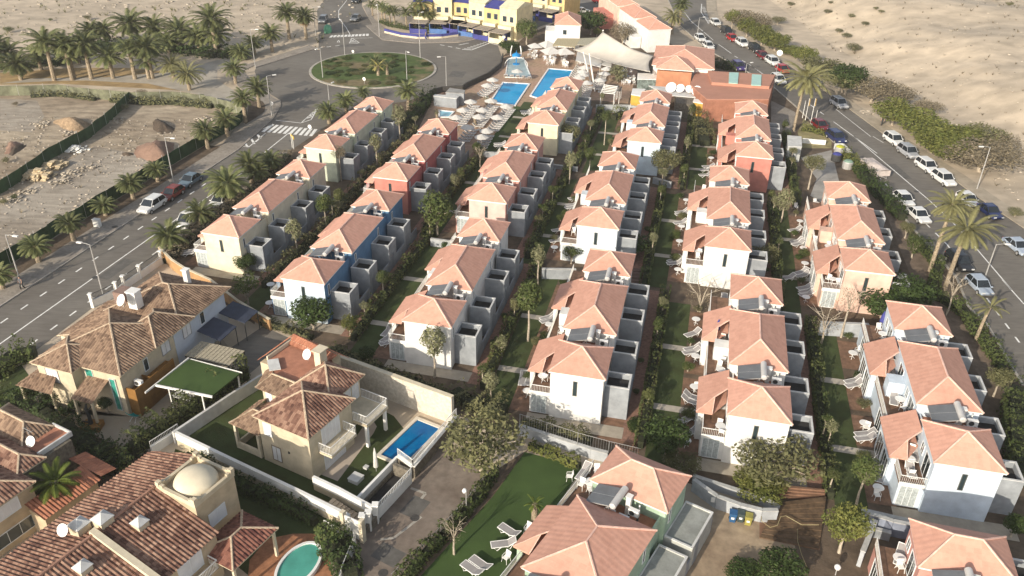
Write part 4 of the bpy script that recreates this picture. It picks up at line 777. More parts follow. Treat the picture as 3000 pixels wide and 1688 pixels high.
# ============================================================ PLANTS
def leaves(n, blobs, ls, seed, flat=.5, shell=.55):
    r = random.Random(seed); mb = MB(); tot = sum(b[1]**2 for b in blobs)
    for c, rad, *sq in blobs:
        q = sq[0] if sq else 1
        for _ in range(max(3, int(n*rad*rad/tot))):
            d = Vector((r.gauss(0, 1), r.gauss(0, 1), r.gauss(0, 1))).normalized(); k = rad*(shell+(1-shell)*r.random()**.6)*(1+.12*sin(d.x*5+seed)*cos(d.y*4))
            p = Vector(c)+Vector((d.x*k, d.y*k, d.z*k*q)); s = ls*(.6+r.random()*.8)
            nn = (d+Vector((r.gauss(0, flat), r.gauss(0, flat), r.gauss(0, flat)+.3))).normalized(); a = nn.orthogonal().normalized(); b = nn.cross(a); t = r.random()*6.28; a, b = a*cos(t)+b*sin(t), b*cos(t)-a*sin(t)
            mb.v += [tuple(p-a*s), tuple(p-b*s*.45), tuple(p+a*s), tuple(p+b*s*.45)]; i = len(mb.v)-4; mb.f.append((i, i+1, i+2, i+3))
    mb.u = [None]*len(mb.f); mb.m = [0]*len(mb.f); return mb
PRO = {}
def proto(kind, mesh_by_part): PRO[kind] = mesh_by_part
def mktree(kind, name, spec):
    """spec: unit tree, crown radius 1 around (0,0,0) scaled separately from the trunk"""
    PRO[kind] = (name, spec)
def limbs(mb, top, n, spread, r0, seed, h0=0):
    r = random.Random(seed)
    for k in range(n):
        a = 2*pi*k/n+r.random(); q = Vector((cos(a)*spread*(.6+.5*r.random()), sin(a)*spread*(.6+.5*r.random()), top+(.2+.7*r.random())*spread)); m_ = Vector((q.x*.45, q.y*.45, top+.3*(q.z-top)))
        mb.tube([(0, 0, h0), m_, q], [r0, r0*.6, r0*.25], 5)
        for j in range(2): e = q+Vector((r.gauss(0, .3), r.gauss(0, .3), r.random()*.4))*spread*.8; mb.tube([m_, (m_+e)/2+Vector((0, 0, .05)), e], [r0*.4, r0*.3, r0*.12], 4)
# each kind: crown mesh of radius 1, centred at its middle
CRN = {
 'round': (leaves(1500, [((0, 0, .1), .8, .95), ((.35, .2, .25), .5), ((-.35, .1, .3), .5), ((0, -.35, .2), .5), ((.1, .3, .55), .45), ((-.2, -.1, -.3), .5), ((.3, -.2, -.2), .45)], .085, 1), leafm),
 'pale': (leaves(1000, [((0, 0, .25), .65), ((.3, .3, .0), .45), ((-.4, .1, .1), .42), ((.05, -.35, -.1), .42), ((0, 0, .65), .4), ((.2, 0, -.45), .35), ((-.15, -.15, -.6), .28)], .085, 2), leafp),
 'bush': (leaves(2200, [((0, 0, 0), .8, .8), ((.45, .2, .1), .5), ((-.5, .15, .05), .5), ((.1, -.5, .0), .5), ((-.1, .5, .1), .5), ((.35, -.35, .2), .4), ((-.3, -.35, .25), .45)], .075, 3), leafd),
 'bright': (leaves(2600, [((0, 0, 0), .75, .8), ((.5, .25, .0), .45), ((-.55, .2, .0), .45), ((.15, -.5, .05), .5), ((-.1, .5, .1), .5), ((.35, -.3, .3), .4), ((-.3, -.3, .35), .45), ((0, .1, .55), .4)], .065, 4, .9), leafl),
 'olive': (leaves(2200, [((0, 0, 0), .8, .7), ((.5, .2, .0), .5, .8), ((-.5, .2, .1), .45), ((.1, -.55, .0), .5), ((-.2, .5, .2), .4), ((.4, -.4, .2), .35)], .06, 5, 1.2, .35), leafo),
 'grey': (leaves(2400, [((0, 0, 0), .85, .8), ((.5, .1, .0), .5), ((-.5, .2, .1), .5), ((.1, -.5, .0), .5), ((0, .4, .3), .45)], .05, 6, 1.5, .3), leafg),
 'flower': (leaves(700, [((0, 0, 0), .5), ((.5, .1, .1), .35), ((-.5, .2, .1), .35), ((.1, -.5, .1), .35), ((.1, .5, .3), .35), ((-.4, -.4, -.1), .3)], .085, 8, 1), leafm),
 'dry': (leaves(300, [((0, 0, 0), .9), ((.4, .3, .3), .4)], .05, 9, 1.5, .3), leafg)}
CRM = {k: (v[0].mesh('crown_'+k, v[1]), v[1]) for k, v in CRN.items()}
def trunkmesh(kind, seed):
    mb = MB()
    if kind in ('dry',):
        for k in range(6):
            a = k*1.05; r = random.Random(seed+k); p1 = Vector((cos(a)*.3, sin(a)*.3, .25)); p2 = Vector((cos(a)*.75, sin(a)*.75, .5+r.random()*.5))
            mb.tube([(0, 0, -.6), p1, p2], [.035, .027, .012], 5)
            for j in range(4): e = p2+Vector((r.gauss(0, .35), r.gauss(0, .35), r.random()*.4)); mb.tube([p1+(p2-p1)*(.4+.2*j), e], [.015, .006], 4)
    else: limbs(mb, -.35, 5, .55, .07, seed, -.75)
    return mb
LMB = {k: trunkmesh(k, i).mesh('limbs_'+k, barkm) for i, k in enumerate(CRM)}
WHT = mat('white_blossom', (.75, .72, .66), .8)
def plant(kind, base, crown, wid, label=None, cat='tree', name=None, leaf=None, sq=None, grp=None, pre=None, suf=None):
    """base/crown: photo points of the foot and the crown centre, wid: crown width (tile pixels)"""
    p = g(base); h = max(.3, height(base, crown)); k_ = TL[base.split()[0]][2]; r = wid*k_*mpp((p.x, p.y, h))/2
    p.z = 0
    if p.x > 70: p.z = max(0, hz(p.x, p.y))
    bush = h < r*1.05
    nm = name or ('bush' if bush else 'tree'); e = empty(nm, p, random.uniform(0, 360)); zr = min(r*.95, max(h*.95, .4)) if bush else min(r*1.15, h*.75)
    if sq: zr = r*sq
    me, m_ = CRM[kind]; c = bpy.data.objects.new('crown', me); COL.objects.link(c); c.parent = e; c.location = (0, 0, max(h, zr*.7)); c.scale = (r, r, zr)
    if leaf: c.material_slots[0].link = 'OBJECT'; c.material_slots[0].material = leaf
    l = bpy.data.objects.new('branches', LMB[kind]); COL.objects.link(l); l.parent = e; l.location = (0, 0, max(h, zr*.7)); l.scale = (r, r, zr)
    t = MB(); th = max(h, zr*.7)-zr*.7; w_ = .035*r+.05; t.tube([(0, 0, -.1), (w_*.6, w_*.3, th*.5), (0, 0, th+.02)], [w_*1.3, w_, w_*.8], 7); t.build('trunk', barkm, e)
    if label: e['label'] = label; e['category'] = cat
    else: auto(e, pre, suf, cat, grp)
    return e
# ---- palms
def palm_crown(n, L_, seed, dry=False, upr=80, low=-38, seg=7, lf=26, lw=.020, ll=.21):
    r = random.Random(seed); mb = MB()
    for k in range(n):
        az = k*2.39996+r.random()*.4; t = (k+.5)/n; el = R(upr+(low-upr)*t**.8+r.uniform(-7, 7)); L = L_*(.8+.2*r.random())*(.75+.35*sin(pi*min(1, t+.15)))
        d = Vector((cos(az), sin(az), 0)); P_ = []; p = Vector((d.x*.08, d.y*.08, 0)); e = el
        for i in range(seg+1): P_.append(p.copy()); p = p+(d*cos(e)+Vector((0, 0, 1))*sin(e))*(L/seg); e -= R(6+10*i/seg)*(1.0 if el > 0 else .55)
        sd = Vector((-d.y, d.x, 0))
        for j in range(lf):
            s = (.12+.88*(j+.5)/lf)*seg; i = min(seg-1, int(s)); q = P_[i].lerp(P_[i+1], s-i); tn = (P_[i+1]-P_[i]).normalized(); up = sd.cross(tn)
            w_ = ll*L_*(.35+.65*sin(pi*min(1, (j+.5)/lf*.85+.15))**.7)
            for sg in (-1, 1):
                o = (sd*sg*.78+tn*.62+up*(-.28 if not dry else -.6)*-1*(.6)).normalized(); tip = q+o*w_+Vector((0, 0, -.12*w_)); b = tn*lw*L_
                mb.v += [tuple(q-b), tuple(q+b), tuple(tip)]; c = len(mb.v)-3; mb.f.append((c, c+1, c+2))
        for i in range(seg):
            ww = sd*.012*L_*(1-i/seg*.7)*2; mb.v += [tuple(P_[i]-ww), tuple(P_[i]+ww), tuple(P_[i+1]+ww*.8), tuple(P_[i+1]-ww*.8)]; c = len(mb.v)-4; mb.f.append((c, c+1, c+2, c+3))
    mb.u = [None]*len(mb.f); mb.m = [0]*len(mb.f); return mb
PCM = {'full': palm_crown(56, 1, 1).mesh('palm_crown', frond), 'full2': palm_crown(48, 1, 2, upr=85, low=-30).mesh('palm_crown', frond), 'sparse': palm_crown(26, 1, 3, upr=80, low=-25).mesh('palm_crown', frond),
       'big': palm_crown(52, 1, 4, upr=72, low=-42, lf=34, lw=.013, ll=.14).mesh('palm_crown', fronddry), 'few': palm_crown(15, 1, 5, upr=75, low=-25, ll=.16).mesh('palm_crown', fronddry), 'skirt': palm_crown(26, .75, 6, dry=True, upr=-35, low=-80).mesh('palm_skirt', mat('brown_dead_frond', (.28, .18, .08), .9, .2, 3, rnd=.1))}
def palm(base, crown, wid, kind='full', label=None, pre=None, suf=None, grp=None, tr=None, skirt=False, mate=None, lean=None, ws=1.0):
    p = g(base); h = max(.5, height(base, crown)); k_ = TL[base.split()[0]][2]; r = wid*k_*mpp((p.x, p.y, h))/2*1.08*ws; p.z = 0
    e = empty('palm_tree', p); c = bpy.data.objects.new('crown', PCM[kind]); COL.objects.link(c); c.parent = e
    L = Vector(lean) if lean else Vector((random.uniform(-.1, .1), random.uniform(-.1, .1), 0)); c.location = (L.x, L.y, h); c.scale = (r, r, r*.95); c.rotation_euler = (0, 0, random.uniform(0, 6.28))
    if mate: c.material_slots[0].link = 'OBJECT'; c.material_slots[0].material = mate
    t = tr or min(.34, .16+.02*r+.012*h+.03); tb = MB(); n = max(3, int(h/.35)); pts = []; rs = []
    for i in range(n+1): f = i/n; pts.append((L.x*f*f, L.y*f*f, h*f-(.1 if i == 0 else 0))); rs.append(t*(1.25-.35*f)*(1+.05*(i % 2))*(1.35 if f > .9 and kind != 'few' else 1))
    tb.tube(pts, rs, 9); tb.build('trunk', trunkm, e)
    if skirt: s = bpy.data.objects.new('dead_frond_skirt', PCM['skirt']); COL.objects.link(s); s.parent = e; s.location = (L.x, L.y, h-.05); s.scale = (r*.9,)*3
    if label: e['label'] = label; e['category'] = 'palm'
    else: auto(e, pre, suf, 'palm', grp)
    return e
for b, c, w_ in (('370 1190', '310 1040', 310), ('700 985', '655 820', 280), ('1000 750', '970 650', 250), ('1260 590', '1215 440', 280), ('1495 430', '1480 310', 240), ('1965 120', '1920 -60', 280), ('30 1440', '0 1300', 300)): palm('21 '+b, '21 '+c, w_, pre='short palm', suf='in the planting strip along the green fence')
for b, c, w_ in (('2150 1290', '2100 1120', 270), ('2320 1160', '2260 930', 260), ('2450 1020', '2430 830', 280)): palm('11 '+b, '11 '+c, w_, 'full2', pre='short palm', suf='on the soil bed by the roundabout corner')
for b, c, w_, k in (('200 755', '200 600', 300, 'full'), ('515 760', '395 400', 330, 'full2'), ('685 755', '575 430', 300, 'full2'), ('705 745', '690 540', 220, 'sparse'), ('865 745', '770 420', 330, 'full'), ('1070 740', '1010 530', 310, 'full2'), ('1275 745', '1200 460', 280, 'sparse'), ('1405 745', '1250 580', 240, 'sparse'), ('1440 740', '1380 440', 330, 'full'), ('1720 450', '1720 290', 320, 'full'), ('2045 520', '1960 180', 330, 'full2'), ('2060 500', '2040 320', 280, 'full'), ('1260 430', '1220 220', 320, 'full'), ('1480 440', '1470 260', 280, 'full2'), ('880 440', '860 290', 240, 'full'), ('1010 430', '1020 290', 230, 'full2'), ('600 560', '560 440', 240, 'full'), ('390 660', '350 500', 240, 'full'), ('100 640', '110 490', 280, 'full2'), ('20 600', '10 410', 240, 'full'), ('1600 500', '1580 390', 220, 'full'), ('1880 480', '1870 340', 260, 'full'), ('750 600', '720 500', 220, 'full2'), ('-90 700', '-100 500', 280, 'full')): palm('11 '+b, '11 '+c, w_, k, pre='tall palm', suf='in the palm grove behind the plot', ws=1.18)
palm('11 1790 850', '11 1780 690', 340, 'big', label='low bushy palm at the right end of the palm grove'); palm('11 1640 740', '11 1620 600', 330, 'big', label='olive toned bushy palm beside the lowest palm of the grove')
for b, c, w_ in (('2225 790', '2190 640', 250), ('2290 560', '2230 490', 240), ('2405 520', '2380 400', 220)): palm('11 '+b, '11 '+c, w_, 'full', pre='short palm', suf='on the curved bed left of the roundabout')
palm('12 315 370', '12 290 120', 270, 'full2', label='tall palm standing beside the palm with an orange skirt'); palm('12 475 370', '12 460 150', 250, 'full', skirt=True, label='palm with hanging orange dead fronds by the north road'); palm('12 155 490', '12 140 310', 250, label='palm left of the two tall palms by the north road')
palm('12 1440 1035', '12 1425 860', 270, 'full2', label='palm beside the dark hedge above the nearest sage house roof'); palm('12 690 1165', '12 690 1050', 260, label='palm between the crossing and the sage terrace block'); palm('12 855 1060', '12 840 945', 240, label='palm directly behind the sage terrace block roof'); palm('12 1020 960', '12 1020 870', 170, 'full2', label='small palm at the roundabout edge behind the sage block')
palm('12 1155 720', '12 1140 620', 200, 'few', label='small yellowing palm on the roundabout island', mate=mat('yellow_frond', (.28, .25, .08), .8, .2)); palm('12 1240 715', '12 1220 610', 180, 'few', label='small dark palm on the right of the island clump', mate=frond); palm('12 1130 640', '12 1125 570', 180, 'sparse', label='shaggy palm at the back of the island clump')
for b, c, w_ in (('1190 190', '1160 60', 160), ('1218 225', '1190 80', 150), ('1268 243', '1230 100', 160), ('1308 255', '1280 110', 170), ('1420 262', '1370 120', 170), ('1490 268', '1450 110', 180), ('1555 272', '1540 30', 260), ('1580 275', '1590 120', 160), ('1630 280', '1640 140', 160), ('1670 265', '1700 130', 140), ('1790 250', '1760 110', 150), ('1100 150', '1080 40', 150)): palm('12 '+b, '12 '+c, w_, 'sparse', pre='slim palm', suf='in front of the cream apartments', tr=.17)
for b, c, w_, k in (('21 1615 1065', '21 1600 930', 400, 'full'), ('21 1905 835', '21 1870 720', 330, 'full2'), ('21 2170 620', '21 2130 440', 430, 'full'), ('21 2380 440', '21 2340 260', 330, 'full2'), ('22 150 350', '22 140 220', 260, 'full'), ('22 30 460', '22 20 330', 260, 'full2')): palm(b, c, w_, k, pre='bushy palm', suf='between the left road and cream terrace block')
palm('14 400 1240', '14 490 740', 520, 'big', label='tall palm with broad pale crown above the flagpoles', lean=(.6, .2, 0), tr=.2); palm('24 1685 1275', '24 1850 650', 470, 'big', label='tall palm behind the tallest right roadside palm', lean=(.5, .3, 0), tr=.2); palm('24 1825 1449', '24 2030 880', 560, 'big', label='tallest palm leaning over the right road by the peach block', lean=(.6, .3, 0), tr=.22)
palm('34 2120 570', '34 2240 260', 330, 'few', label='thin palm with few yellow fronds by the right road kerb', mate=fronddry, lean=(.3, 0, 0), tr=.15); palm('13 1740 240', '13 1745 40', 200, 'full', label='dark palm behind the long white house'); palm('13 1665 320', '13 1660 150', 260, 'big', label='pale palm at the corner of the long white house')
palm('s 1415 335', 's 1410 195', 110, 'few', label='slender palm standing by the corner of the big pool', mate=frond); palm('s 1245 625', 's 1243 480', 110, 'few', label='slender palm among the sun lounger rows', mate=frond); palm('s 672 500', 's 660 410', 120, 'few', label='small palm beside the square paddling pool', mate=frond)
palm('41 610 850', '41 520 560', 470, 'sparse', label='queen palm with bright fronds beside the lower left tan villa', mate=mat('queen_frond', (.15, .19, .03), .7, col2=(.08, .11, .02), trans=.3)); palm('43 370 975', '43 355 770', 210, 'few', label='small young palm beside the mint block on the lawn', mate=mat('queen_frond', (.15, .19, .03)))
# ---- trees and bushes: kind, base, crown, width, label
for k, b, c, w_, l in (
 ('pale', '22 1145 315', '22 1135 60', 170, 'slim tree in front of the sage terrace block'), ('round', '22 665 870', '22 625 640', 200, 'bright green slim tree between ivory and blue blocks'), ('pale', '22 390 1115', '22 300 880', 220, 'greyish tree beside the nearest grey tower of the ivory block'),
 ('pale', '12 1360 1370', '12 1385 1090', 200, 'white stemmed tree beside the far sage house'), ('grey', '22 805 420', '22 800 150', 160, 'thin grey tree at the corner of the sage block'), ('round', '22 1710 930', '22 1680 700', 400, 'spreading bright tree on the path behind the blue block'), ('dry', '22 2115 290', '22 2110 170', 130, 'bare little tree at the end of the pool lawn'),
 ('pale', '23 700 450', '23 710 220', 160, 'pale dry tree beside the retaining wall of the pink block'), ('round', '23 890 310', '23 900 170', 130, 'small green tree left of the pale blue fronted block'), ('round', '13 1030 1370', '13 1040 1100', 120, 'tall thin tree with a small top beside the fourth row'), ('olive', '23 1595 410', '23 1640 220', 340, 'round olive tree casting shade on the blue wall'), ('olive', '13 700 1420', '13 690 1250', 230, 'olive tree leaning against the cream yellow block'),
 ('bush', '23 1250 1090', '23 1220 1000', 430, 'flat topped dark tree in front of the middle white block'), ('pale', '23 405 1400', '23 400 1130', 200, 'leafy pale tree beside the steps left of the centre block'), ('flower', '23 720 1200', '23 700 1090', 240, 'pale blossoming tree at the terrace of the middle white block'), ('round', '33 310 580', '33 330 170', 310, 'tall round tree on the lawn left of the centre white block'),
 ('pale', '32 1685 920', '32 1670 590', 330, 'tall leafy tree in front of the white block by the stone wall'), ('bright', '32 890 525', '32 890 410', 180, 'rounded yellow green shrub on the soil bed'), ('bush', '32 540 470', '32 540 300', 440, 'broad magnolia shrub hiding the blue block corner'), ('bush', '32 1050 780', '32 1050 690', 180, 'dark clipped ball shrub beside the white block patio'), ('pale', '32 2210 1140', '32 2170 960', 210, 'small pale tree at the edge of the centre lawn'), ('pale', '32 2320 720', '32 2330 600', 160, 'pale green shrub tree in the hedge beside the path'),
 ('flower', '31 2340 240', '31 2310 50', 320, 'white flowering frangipani in front of the ivory block'), ('bush', '21 2330 1300', '21 2320 1180', 230, 'dark ball shaped tree against the ivory wall'), ('dry', '33 1930 300', '33 1850 170', 320, 'leafless shrub between the two white blocks of row five'), ('olive', '24 110 1240', '24 90 1110', 300, 'dry olive coloured tree at the right wall of the fifth row'),
 ('olive', '24 540 500', '24 540 250', 220, 'olive tree beside the grey yard by the right road'), ('pale', '24 280 810', '24 270 600', 220, 'small thin stemmed tree right of the coral block'), ('round', '24 1515 1150', '24 1580 1020', 230, 'small tree in the strip between peach block and road'), ('olive', '24 1450 960', '24 1460 860', 160, 'thin shrub tree near the parked white cars'),
 ('bush', '34 1230 360', '34 1150 200', 560, 'dark green spreading tree between the peach and ice blue blocks'), ('bush', '34 1450 300', '34 1440 120', 520, 'dark tree crown touching the peach wall'), ('dry', '34 660 600', '34 715 400', 280, 'bare white branched tree on the patio of row five'), ('dry', '34 850 545', '34 930 200', 260, 'tall bare pinkish tree before the peach wall'), ('dry', '34 1840 335', '34 1950 90', 220, 'bare white tree beside the right road hedge'), ('olive', '34 2285 1100', '34 2330 920', 260, 'thin leaved tree right of the ice blue block'),
 ('round', '44 990 790', '44 1030 460', 330, 'twisted trunk tree on the patio of the ice blue block'), ('bright', '44 830 1230', '44 850 960', 460, 'yellow green tree overhanging the dark timber deck'), ('bush', '44 2450 1080', '44 2450 960', 250, 'dark shrub tree at the lower right edge'), ('bush', '44 250 1500', '44 180 1370', 520, 'dark bush at the bottom of the parking yard'), ('bush', '43 2350 1480', '43 2300 1420', 420, 'dark shrub at the bottom edge left of the parking bush'),
 ('olive', '42 2130 470', '42 2060 180', 880, 'large dry olive tree at the head of the dead end street'), ('dry', '42 1870 1245', '42 1910 1040', 230, 'bare leaning young tree on the bright lawn edge'), ('olive', '44 180 570', '44 130 350', 860, 'big dry bush in front of the fifth row white wall'), ('bright', '44 60 660', '44 100 590', 560, 'yellow green shrub below the big dry bush'), ('bush', '43 1600 360', '43 1560 120', 480, 'dense dark tree between the steps and centre white block'),
 ('olive', '43 1750 470', '43 1800 380', 420, 'mottled bush beside the curved blue white wall'), ('bush', '43 1350 50', '43 1480 30', 260, 'green bush at the top of the brick walk'),
 ('round', '13 300 420', '13 290 280', 260, 'round bright tree at the junction behind the splash pool'), ('bush', '13 130 500', '13 110 430', 220, 'bushy shrub at the corner of the dark pool fence'), ('bush', '13 900 330', '13 880 190', 320, 'dark tree between the two white houses'), ('grey', '13 1200 420', '13 1190 300', 260, 'grey green tree behind the sail mast'), ('bright', '13 960 350', '13 950 300', 90, 'small bright conifer behind the salmon gable'), ('pale', '13 1160 780', '13 1130 690', 260, 'pale leafy tree in the restaurant garden'),
 ('bright', '24 2100 0', '24 2080 -60', 10, 'x')):
    if l != 'x': plant(k, b, c, w_, label=l, cat='shrub' if 'shrub' in l or 'bush' in l else 'tree')
for k, b, c, w_ in (('grey', 'r 1350 420', 'r 1320 260', 380), ('grey', 'r 1650 520', 'r 1600 330', 320), ('bright', 'r 1250 430', 'r 1190 260', 180), ('bright', 'r 1470 560', 'r 1450 400', 260), ('bright', 'r 1700 680', 'r 1650 520', 340), ('bright', 'r 1900 760', 'r 1850 620', 380), ('bright', 'r 2150 830', 'r 2080 760', 330), ('bright', 'r 2330 960', 'r 2280 820', 300),
   ('olive', '14 640 740', '14 640 620', 300), ('olive', '14 860 880', '14 850 740', 380), ('bush', '14 880 900', '14 860 720', 260), ('grey', '14 1130 960', '14 1120 830', 340), ('grey', '14 1340 1000', '14 1330 880', 300), ('bright', '14 1330 1180', '14 1330 1050', 320), ('bright', '14 1560 1280', '14 1540 1150', 360), ('grey', '14 1640 1080', '14 1630 1000', 220), ('bright', '14 1760 1400', '14 1750 1270', 400), ('bright', '14 1950 1400', '14 1960 1290', 340), ('grey', '14 2180 1400', '14 2170 1270', 330),
   ('bright', '24 1700 130', '24 1700 0', 340), ('bright', '24 1840 230', '24 1850 110', 340), ('grey', '24 2150 330', '24 2140 170', 560), ('grey', '24 2320 200', '24 2300 80', 330), ('bright', '24 2020 120', '24 2010 20', 330)): plant('olive' if k == 'grey' and random.random() < .45 else k, b, c, w_*1.45, pre='roadside bush', suf='on the sandy side of the right road', cat='bush', name='bush')
for b, w_ in (('14 250 230', 160), ('14 720 180', 60), ('14 700 230', 90), ('14 920 290', 80), ('14 890 395', 110), ('14 1050 350', 90), ('14 1180 320', 70), ('14 370 80', 90), ('14 480 55', 130), ('14 2245 190', 80), ('14 2360 165', 80), ('14 2365 295', 85), ('14 1130 290', 60), ('14 820 350', 90), ('14 960 500', 170), ('24 2480 760', 170), ('14 2160 110', 50), ('14 1740 215', 45)):
    x, y = px(b); plant('grey', b, 'u %f %f' % (x, y-w_*.31*.28), w_, pre='low desert shrub', suf='on the bare slope at the upper right', cat='shrub', name='shrub', leaf=leafo)
for b, w_ in (('11 830 190', 90), ('11 90 310', 110), ('11 480 200', 50), ('11 860 900', 110), ('11 900 920', 80), ('11 1150 940', 120), ('11 1340 930', 160), ('11 1480 940', 130), ('11 1000 920', 90), ('11 700 920', 90), ('11 560 880', 100), ('11 2080 1040', 110), ('11 1900 930', 80), ('11 240 860', 90), ('11 150 1000', 70), ('11 1180 1040', 120), ('21 40 640', 90), ('21 140 590', 80), ('21 60 250', 90)):
    x, y = px(b); plant('grey', b, 'u %f %f' % (x, y-w_*.31*.3), w_, pre='dusty weed clump', suf='on the building plot by the netting', cat='shrub', name='shrub', leaf=(leafo, leafg, leafm)[int(w_) % 3])
# green mat of plants on the island and rough ground
for i in range(44):
    a = random.uniform(0, 6.28); r = 11.5*sqrt(random.random()); p = IC+Vector((cos(a)*r, sin(a)*r*.95, 0)); q = p-CAM
    s = 'u %f %f' % (1500+FPX*q.dot(Rv)/q.dot(Fv), 844-FPX*q.dot(Uv)/q.dot(Fv)); x, y = px(s); plant('bush' if i % 3 else 'olive', s, 'u %f %f' % (x, y-3), random.uniform(18, 44), pre='low shrub', suf='on the roundabout island', cat='shrub', name='shrub', leaf=(leafm, leafd, leafo)[i % 3])
def shrub_at(p, kind, r, h, pre, suf, leaf=None, trunk=0):
    e = empty('tree' if trunk else 'shrub', (p.x, p.y, 0), random.uniform(0, 360)); me, m_ = CRM[kind]; c = bpy.data.objects.new('crown', me); COL.objects.link(c); c.parent = e; c.location = (0, 0, h); c.scale = (r, r, r*(1.1 if trunk else .85))
    if leaf: c.material_slots[0].link = 'OBJECT'; c.material_slots[0].material = leaf
    l = bpy.data.objects.new('branches', LMB[kind]); COL.objects.link(l); l.parent = e; l.location = (0, 0, h); l.scale = (r, r, r); t = MB(); t.tube([(0, 0, -.1), (.06, .03, h*.5), (0, 0, max(.1, h-r*.6))], [.09, .07, .05], 6); t.build('trunk', barkm, e)
    return auto(e, pre, suf, 'tree' if trunk else 'shrub')
GN = {'A1': 'the near ivory block', 'A2': 'the sage block', 'B1': 'the blue walled block', 'B2': 'the deep red block', 'C1': 'the white block by the stone wall', 'C2': 'the rose pink block', 'C3': 'the cream yellow block', 'D1': 'the white block above the lawn', 'D2': 'the middle block of row four', 'D3': 'the blue fronted block', 'E1': 'the white block by the steps', 'E2': 'the middle block of row five', 'E3': 'the coral block', 'F1': 'the ice blue block', 'F2': 'the peach block'}
rg = random.Random(21)
for n, L2 in L2S.items():
    if n[0] in 'AC' and n != 'C1': ys = (6.2, 17)
    else: ys = (5.6, 11.2, 12.6, 17.6, 24.4)
    for y in ys:
        if rg.random() < .85: shrub_at(L2(rg.uniform(-3.6, -2.4), y+rg.uniform(-.4, .4)), rg.choice(['bush', 'olive', 'bright', 'round', 'olive']), rg.uniform(.45, .85), rg.uniform(.4, .7), 'garden shrub', 'on the patio side of '+GN[n], rg.choice([leafm, leafo, hedgem, leafd]))
    for k in range(3): shrub_at(L2(8.9+rg.uniform(-.3, .3), rg.uniform(-2, 26)), rg.choice(['pale', 'round', 'olive', 'flower']), rg.uniform(.6, .95), rg.uniform(1.8, 2.7), 'small hedge tree', 'by the walk of '+GN[n], rg.choice([leafm, leafo, leafp, hedgem]), trunk=1) if n[0] != 'F' else None
    for k in range(2): shrub_at(L2(rg.uniform(7.6, 8.0) if n[0] != 'F' else 8.3, (5.4, 11.0, 16.9)[k]+rg.uniform(-.2, .4)), 'bush', rg.uniform(.3, .5), .35, 'low potted shrub', 'at the entrance side of '+GN[n], leafm)
# ---- hedges
def hedge(label, pts, wd, ht, m, n=55, ls=.13, cat='hedge', z0=0, gaps=0, flowers=None):
    L = sum((pts[i+1]-pts[i]).length for i in range(len(pts)-1)); c = sum(pts, Vector())/len(pts); c.z = z0; e = empty('hedge', c, label=label, cat=cat)
    mb = MB(); r = random.Random(len(label)+int(c.x*7)); co = MB()
    for i in range(len(pts)-1):
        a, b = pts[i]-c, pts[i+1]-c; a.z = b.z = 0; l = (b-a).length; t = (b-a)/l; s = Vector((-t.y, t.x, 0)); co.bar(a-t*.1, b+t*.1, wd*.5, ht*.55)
        for _ in range(int(l*(wd+2*ht)*n)):
            f = r.random(); bump = 1+.26*sin(f*l*1.3+i+c.x)+.16*sin(f*l*4.1+2+c.y)+.08*sin(f*l*9)
            if bump < .78 and r.random() < .55: continue
            u_ = r.uniform(-1, 1); v_ = r.random(); k = r.random()
            if k < ht*2/(wd+2*ht): u_ = (1 if r.random() < .5 else -1)*(1-.18*r.random()**2)
            else: v_ = 1-.15*r.random()**2
            p = a+t*(f*l)+s*(u_*wd/2*(.6+.4*bump))+Vector((0, 0, v_*ht*bump)); d = (s*u_*(1 if abs(u_) > .8 else .2)+Vector((0, 0, v_+.1))+Vector((r.gauss(0, .6), r.gauss(0, .6), r.gauss(0, .6)))).normalized()
            q = d.orthogonal().normalized(); w_ = d.cross(q); g_ = r.random()*6.3; q, w_ = q*cos(g_)+w_*sin(g_), w_*cos(g_)-q*sin(g_); z = ls*(.5+r.random())
            mb.v += [tuple(p-q*z), tuple(p-w_*z*.5), tuple(p+q*z), tuple(p+w_*z*.5)]; j = len(mb.v)-4; mb.f.append((j, j+1, j+2, j+3))
    mb.u = [None]*len(mb.f); mb.m = [0]*len(mb.f); mb.build('foliage', m, e); co.build('dark_core', mat('hedge_core', (.035, .04, .02), .95, .2, 3), e); return e  # solid dark box fills the inside of the foliage
rowname = {'A': 'between the ivory and blue rows', 'B': 'between the blue and white rows', 'C': 'between the third and fourth rows', 'D': 'between the fourth and fifth rows', 'E': 'between the fifth and sixth rows'}
for n in ('A1', 'B1', 'C1', 'D1', 'E1', 'A2', 'B2', 'C2', 'D2', 'E2', 'C3', 'D3', 'E3'):
    f = L2S[n]; k = 'near' if n[1] == '1' else ('middle' if n[1] == '2' and n[0] in 'CDE' else 'far'); m_ = {'A': hedgeo, 'B': hedgem, 'C': hedgem, 'D': hedgem, 'E': hedgem}[n[0]]
    hedge('%s leafy hedge along the brick walk %s' % (k, rowname[n[0]]), [f(8.9, -2 if n[1] == '1' else -4), f(8.9, 8), f(9.0, 17), f(8.9, 25)], 1.05, 1.4, m_, n=34)
hedge('dark hedge between the tan villa terrace and the white walled lawn', gl('31', '2330 930 2020 1120 1690 1370')+gl('41', '1400 200 1250 330'), 1.2, 2.4, hedgem, 50)
hedge('large clipped hedge at the left edge by the road', gl('31', '-100 960 150 760 340 730'), 2.6, 1.8, leafm, 40); hedge('bright hedge left of the tan villa garden at the photo edge', gl('31', '-100 1150 60 1180 150 1300 -60 1449'), 2.6, 1.6, leafm, 40)
hedge('dark hedge along the lower edge of the tan villa terrace', gl('31', '180 1200 420 1310 640 1440')+gl('41', '700 150 900 300 1100 420 1230 420'), 2.0, 2.0, leafd, 40)
